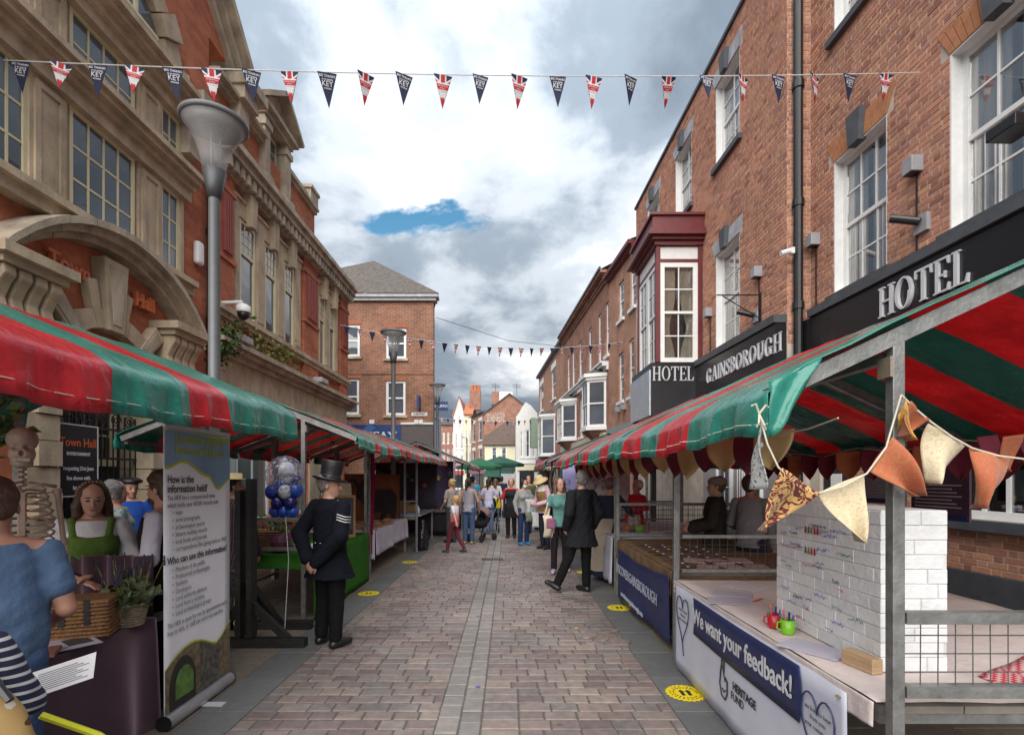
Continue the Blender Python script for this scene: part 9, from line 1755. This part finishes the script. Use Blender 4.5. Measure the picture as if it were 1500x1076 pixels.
backdrop(-3.6, 13.7, -1.95, 13.8, 0.85, 2.1, 'dark grey cloth with coloured stars behind the baskets', cloth('slatecloth', (0.05, 0.045, 0.06)), 3, ST); backdrop(-2.9, 14.6, -1.65, 15.6, 0.4, 2.2, 'mauve cloth with orange stars on the far left stall', cloth('mauvecloth', (0.06, 0.05, 0.10)), 4, ST)
drape(-3.6, -1.6, 14.6, 19.0, 0.79, ('x1', 'y0'), 0.1, 'tablecloth', 'dark cloth over the farthest left stall table', cloth('darkcloth', (0.03, 0.028, 0.035)), fold=0.03, nf=8)
# ---- pushchair and pram
M_tyre = mat('tyre', (0.015, 0.015, 0.016), 0.7); M_fr = mat('frame_grey', (0.18, 0.18, 0.19), 0.4, 0.5); M_hood = cloth('pram_black', (0.014, 0.013, 0.016))
def pram(x, y, rz, label, hood, big):
    t = thing('pram', (x, y, 0), label, 'pram'); M = Matrix.Translation((x, y, 0)) @ Matrix.Rotation(R(rz), 4, 'Z'); s_ = 1.0 if big else 0.85
    for wx, wy in ((-.25, -.32), (.25, -.32), (-.22, .36), (.22, .36)):
        r = 0.12 * s_; mb = MB(M @ Matrix.Translation((wx * s_, wy * s_, r)) @ Matrix.Rotation(R(90), 4, 'Y')); mb.lathe([(r - .03, -.018), (r, -.012), (r, .012), (r - .03, .018)], (0, 0, 0), 18); w_ = mb.build('wheel', M_tyre, t); mb = MB(M @ Matrix.Translation((wx * s_, wy * s_, r)) @ Matrix.Rotation(R(90), 4, 'Y')); mb.lathe([(0.0, -.01), (r - .03, -.008), (r - .03, .008), (0, .01)], (0, 0, 0), 12); mb.build('rim', M_fr, w_)
    for sx in (-.24, .24):
        mb = MB(M); mb.tube([(sx * s_, -.36 * s_, .14), (sx * s_, .05, .55 * s_), (sx * s_, .42 * s_, 1.0 * s_)], 0.014, 6); mb.tube([(sx * s_, .36 * s_, .14), (sx * s_, .0, .55 * s_)], 0.014, 6); mb.build('frame_tube', M_fr, t)
    MB(M).tube([(-.24 * s_, .42 * s_, 1.0 * s_), (.24 * s_, .42 * s_, 1.0 * s_)], 0.018, 8).build('handle', M_blackp, t)
    S_ = Sdf().ell((0, -0.12 * s_, 0.55 * s_), (0.24 * s_, 0.32 * s_, 0.15 * s_), k=0.03).ell((0, 0.1 * s_, 0.66 * s_), (0.24 * s_, 0.2 * s_, 0.22 * s_), k=0.05).ell((0, -0.15 * s_, 0.72 * s_), (0.2 * s_, 0.26 * s_, 0.12 * s_), k=0.02, sub=True); o = bpy.data.objects.new('seat', S_.mesh('seat', M_hood, 0.014)); COL.objects.link(o); o.parent = t; o.matrix_local = Matrix.Identity(4); t.rotation_euler = (0, 0, R(rz))
    for c_ in t.children:
        if c_ is not o: c_.matrix_local = Matrix.LocRotScale(t.location, t.rotation_euler, None).inverted()
    S_ = Sdf().ell((0, 0.08 * s_, 0.86 * s_), (0.25 * s_, 0.24 * s_, 0.22 * s_), k=0.02).ell((0, -0.1 * s_, 0.75 * s_), (0.22 * s_, 0.28 * s_, 0.22 * s_), k=0.02, sub=True); q = bpy.data.objects.new('hood', S_.mesh('hood', hood, 0.014, 0.003)); COL.objects.link(q); q.parent = t
    return t
pram(-0.58, 15.95, 5, 'black pram pushed by the woman in the lilac top', M_hood, True); pram(-0.72, 13.55, -35, 'small pushchair with a mauve hood beside the dark haired woman', cloth('mauvehood', (0.2, 0.13, 0.14)), False)
paperbag(-0.33, 15.5, 0.75, 0.14, 0.3, 'yellow bag hanging from the black pram', mat('bag_yellow', (0.6, 0.5, 0.02), 0.5), 0)
# ---- far down the street: parasols, flower stall, boards
def parasol(x, y, z, r, c, label):
    t = thing('parasol', (x, y, 0), label, 'parasol'); MB().tube([(x, y, 0), (x, y, z + 0.3)], 0.03, 6).build('pole', M_lead, t); mb = MB(); n = 8
    mb.add([(x, y, z + 0.55)] + [(x + r * math.cos(2 * math.pi * i / n), y + r * math.sin(2 * math.pi * i / n), z) for i in range(n)] + [(x + r * math.cos(2 * math.pi * i / n), y + r * math.sin(2 * math.pi * i / n), z - 0.2) for i in range(n)], [(0, 1 + i, 1 + (i + 1) % n) for i in range(n)] + [(1 + i, 9 + i, 9 + (i + 1) % n, 1 + (i + 1) % n) for i in range(n)]); mb.build('canopy', mat('parasol_%.2f' % c[1], c, 0.7), t, thick=0.02)
parasol(-1.9, 33, 2.45, 1.5, (0.015, 0.13, 0.06), 'bright green parasol over the far flower stall'); parasol(-0.6, 36, 2.7, 1.7, (0.012, 0.08, 0.05), 'darker green parasol beside the far awning'); parasol(-3.4, 34, 2.5, 0.9, (0.5, 0.2, 0.3), 'pink parasol beside the green one far off')
fs = thing('flower_stall', (-1.8, 31, 0), 'far stall of plants and fruit under the green parasol', 'stall')
MB().box(-2.9, -0.3, 31.5, 32.6, 0.0, 0.75).build('counter', mat('counter_grey', (0.3, 0.3, 0.3), 0.7), fs); leafclump('plants', [(-2.8 + 0.2 * i, 31.6, 0.95) for i in range(13)], 0.14, 360, M_leaf, fs, 0.12, random.Random(14))
for i in range(5): MB().box(-1.7 + 0.3 * i, -1.45 + 0.3 * i, 31.3, 31.6, 0.75, 0.87).build('fruit_tray', mat('fruit_%d' % (i % 3), [(0.5, 0.18, 0.02), (0.4, 0.03, 0.03), (0.15, 0.3, 0.04)][i % 3], 0.6), fs)
sb = thing('sandwich_board', (-1.3, 29, 0), 'tan pavement board standing before the flower stall', 'board'); MB().add([(-1.5, 28.9, 0), (-0.95, 28.9, 0), (-0.98, 29.15, 1.0), (-1.47, 29.15, 1.0)], [(0, 1, 2, 3)]).build('board', mat('board_tan', (0.35, 0.24, 0.14), 0.8), sb, thick=0.03); MB().add([(-1.47, 29.16, 1.0), (-0.98, 29.16, 1.0), (-0.95, 29.4, 0), (-1.5, 29.4, 0)], [(0, 1, 2, 3)]).build('back_board', mat('board_tan', (0.35, 0.24, 0.14), 0.8), sb, thick=0.03)
o = MB().box(-0.45, 0.35, 30.0, 30.05, 0.1, 1.95).build('notice_panel', mat('panel_pale', (0.5, 0.52, 0.54), 0.6)); tag(o, 'pale tall notice panel behind the man in the navy shirt', 'notice board')
o = MB().box(0.1, 0.3, 29.9, 29.98, 0.02, 1.0).build('bin', M_lead, None, bevel=0.02); tag(o, 'dark grey bin beside the pale notice panel', 'bin')
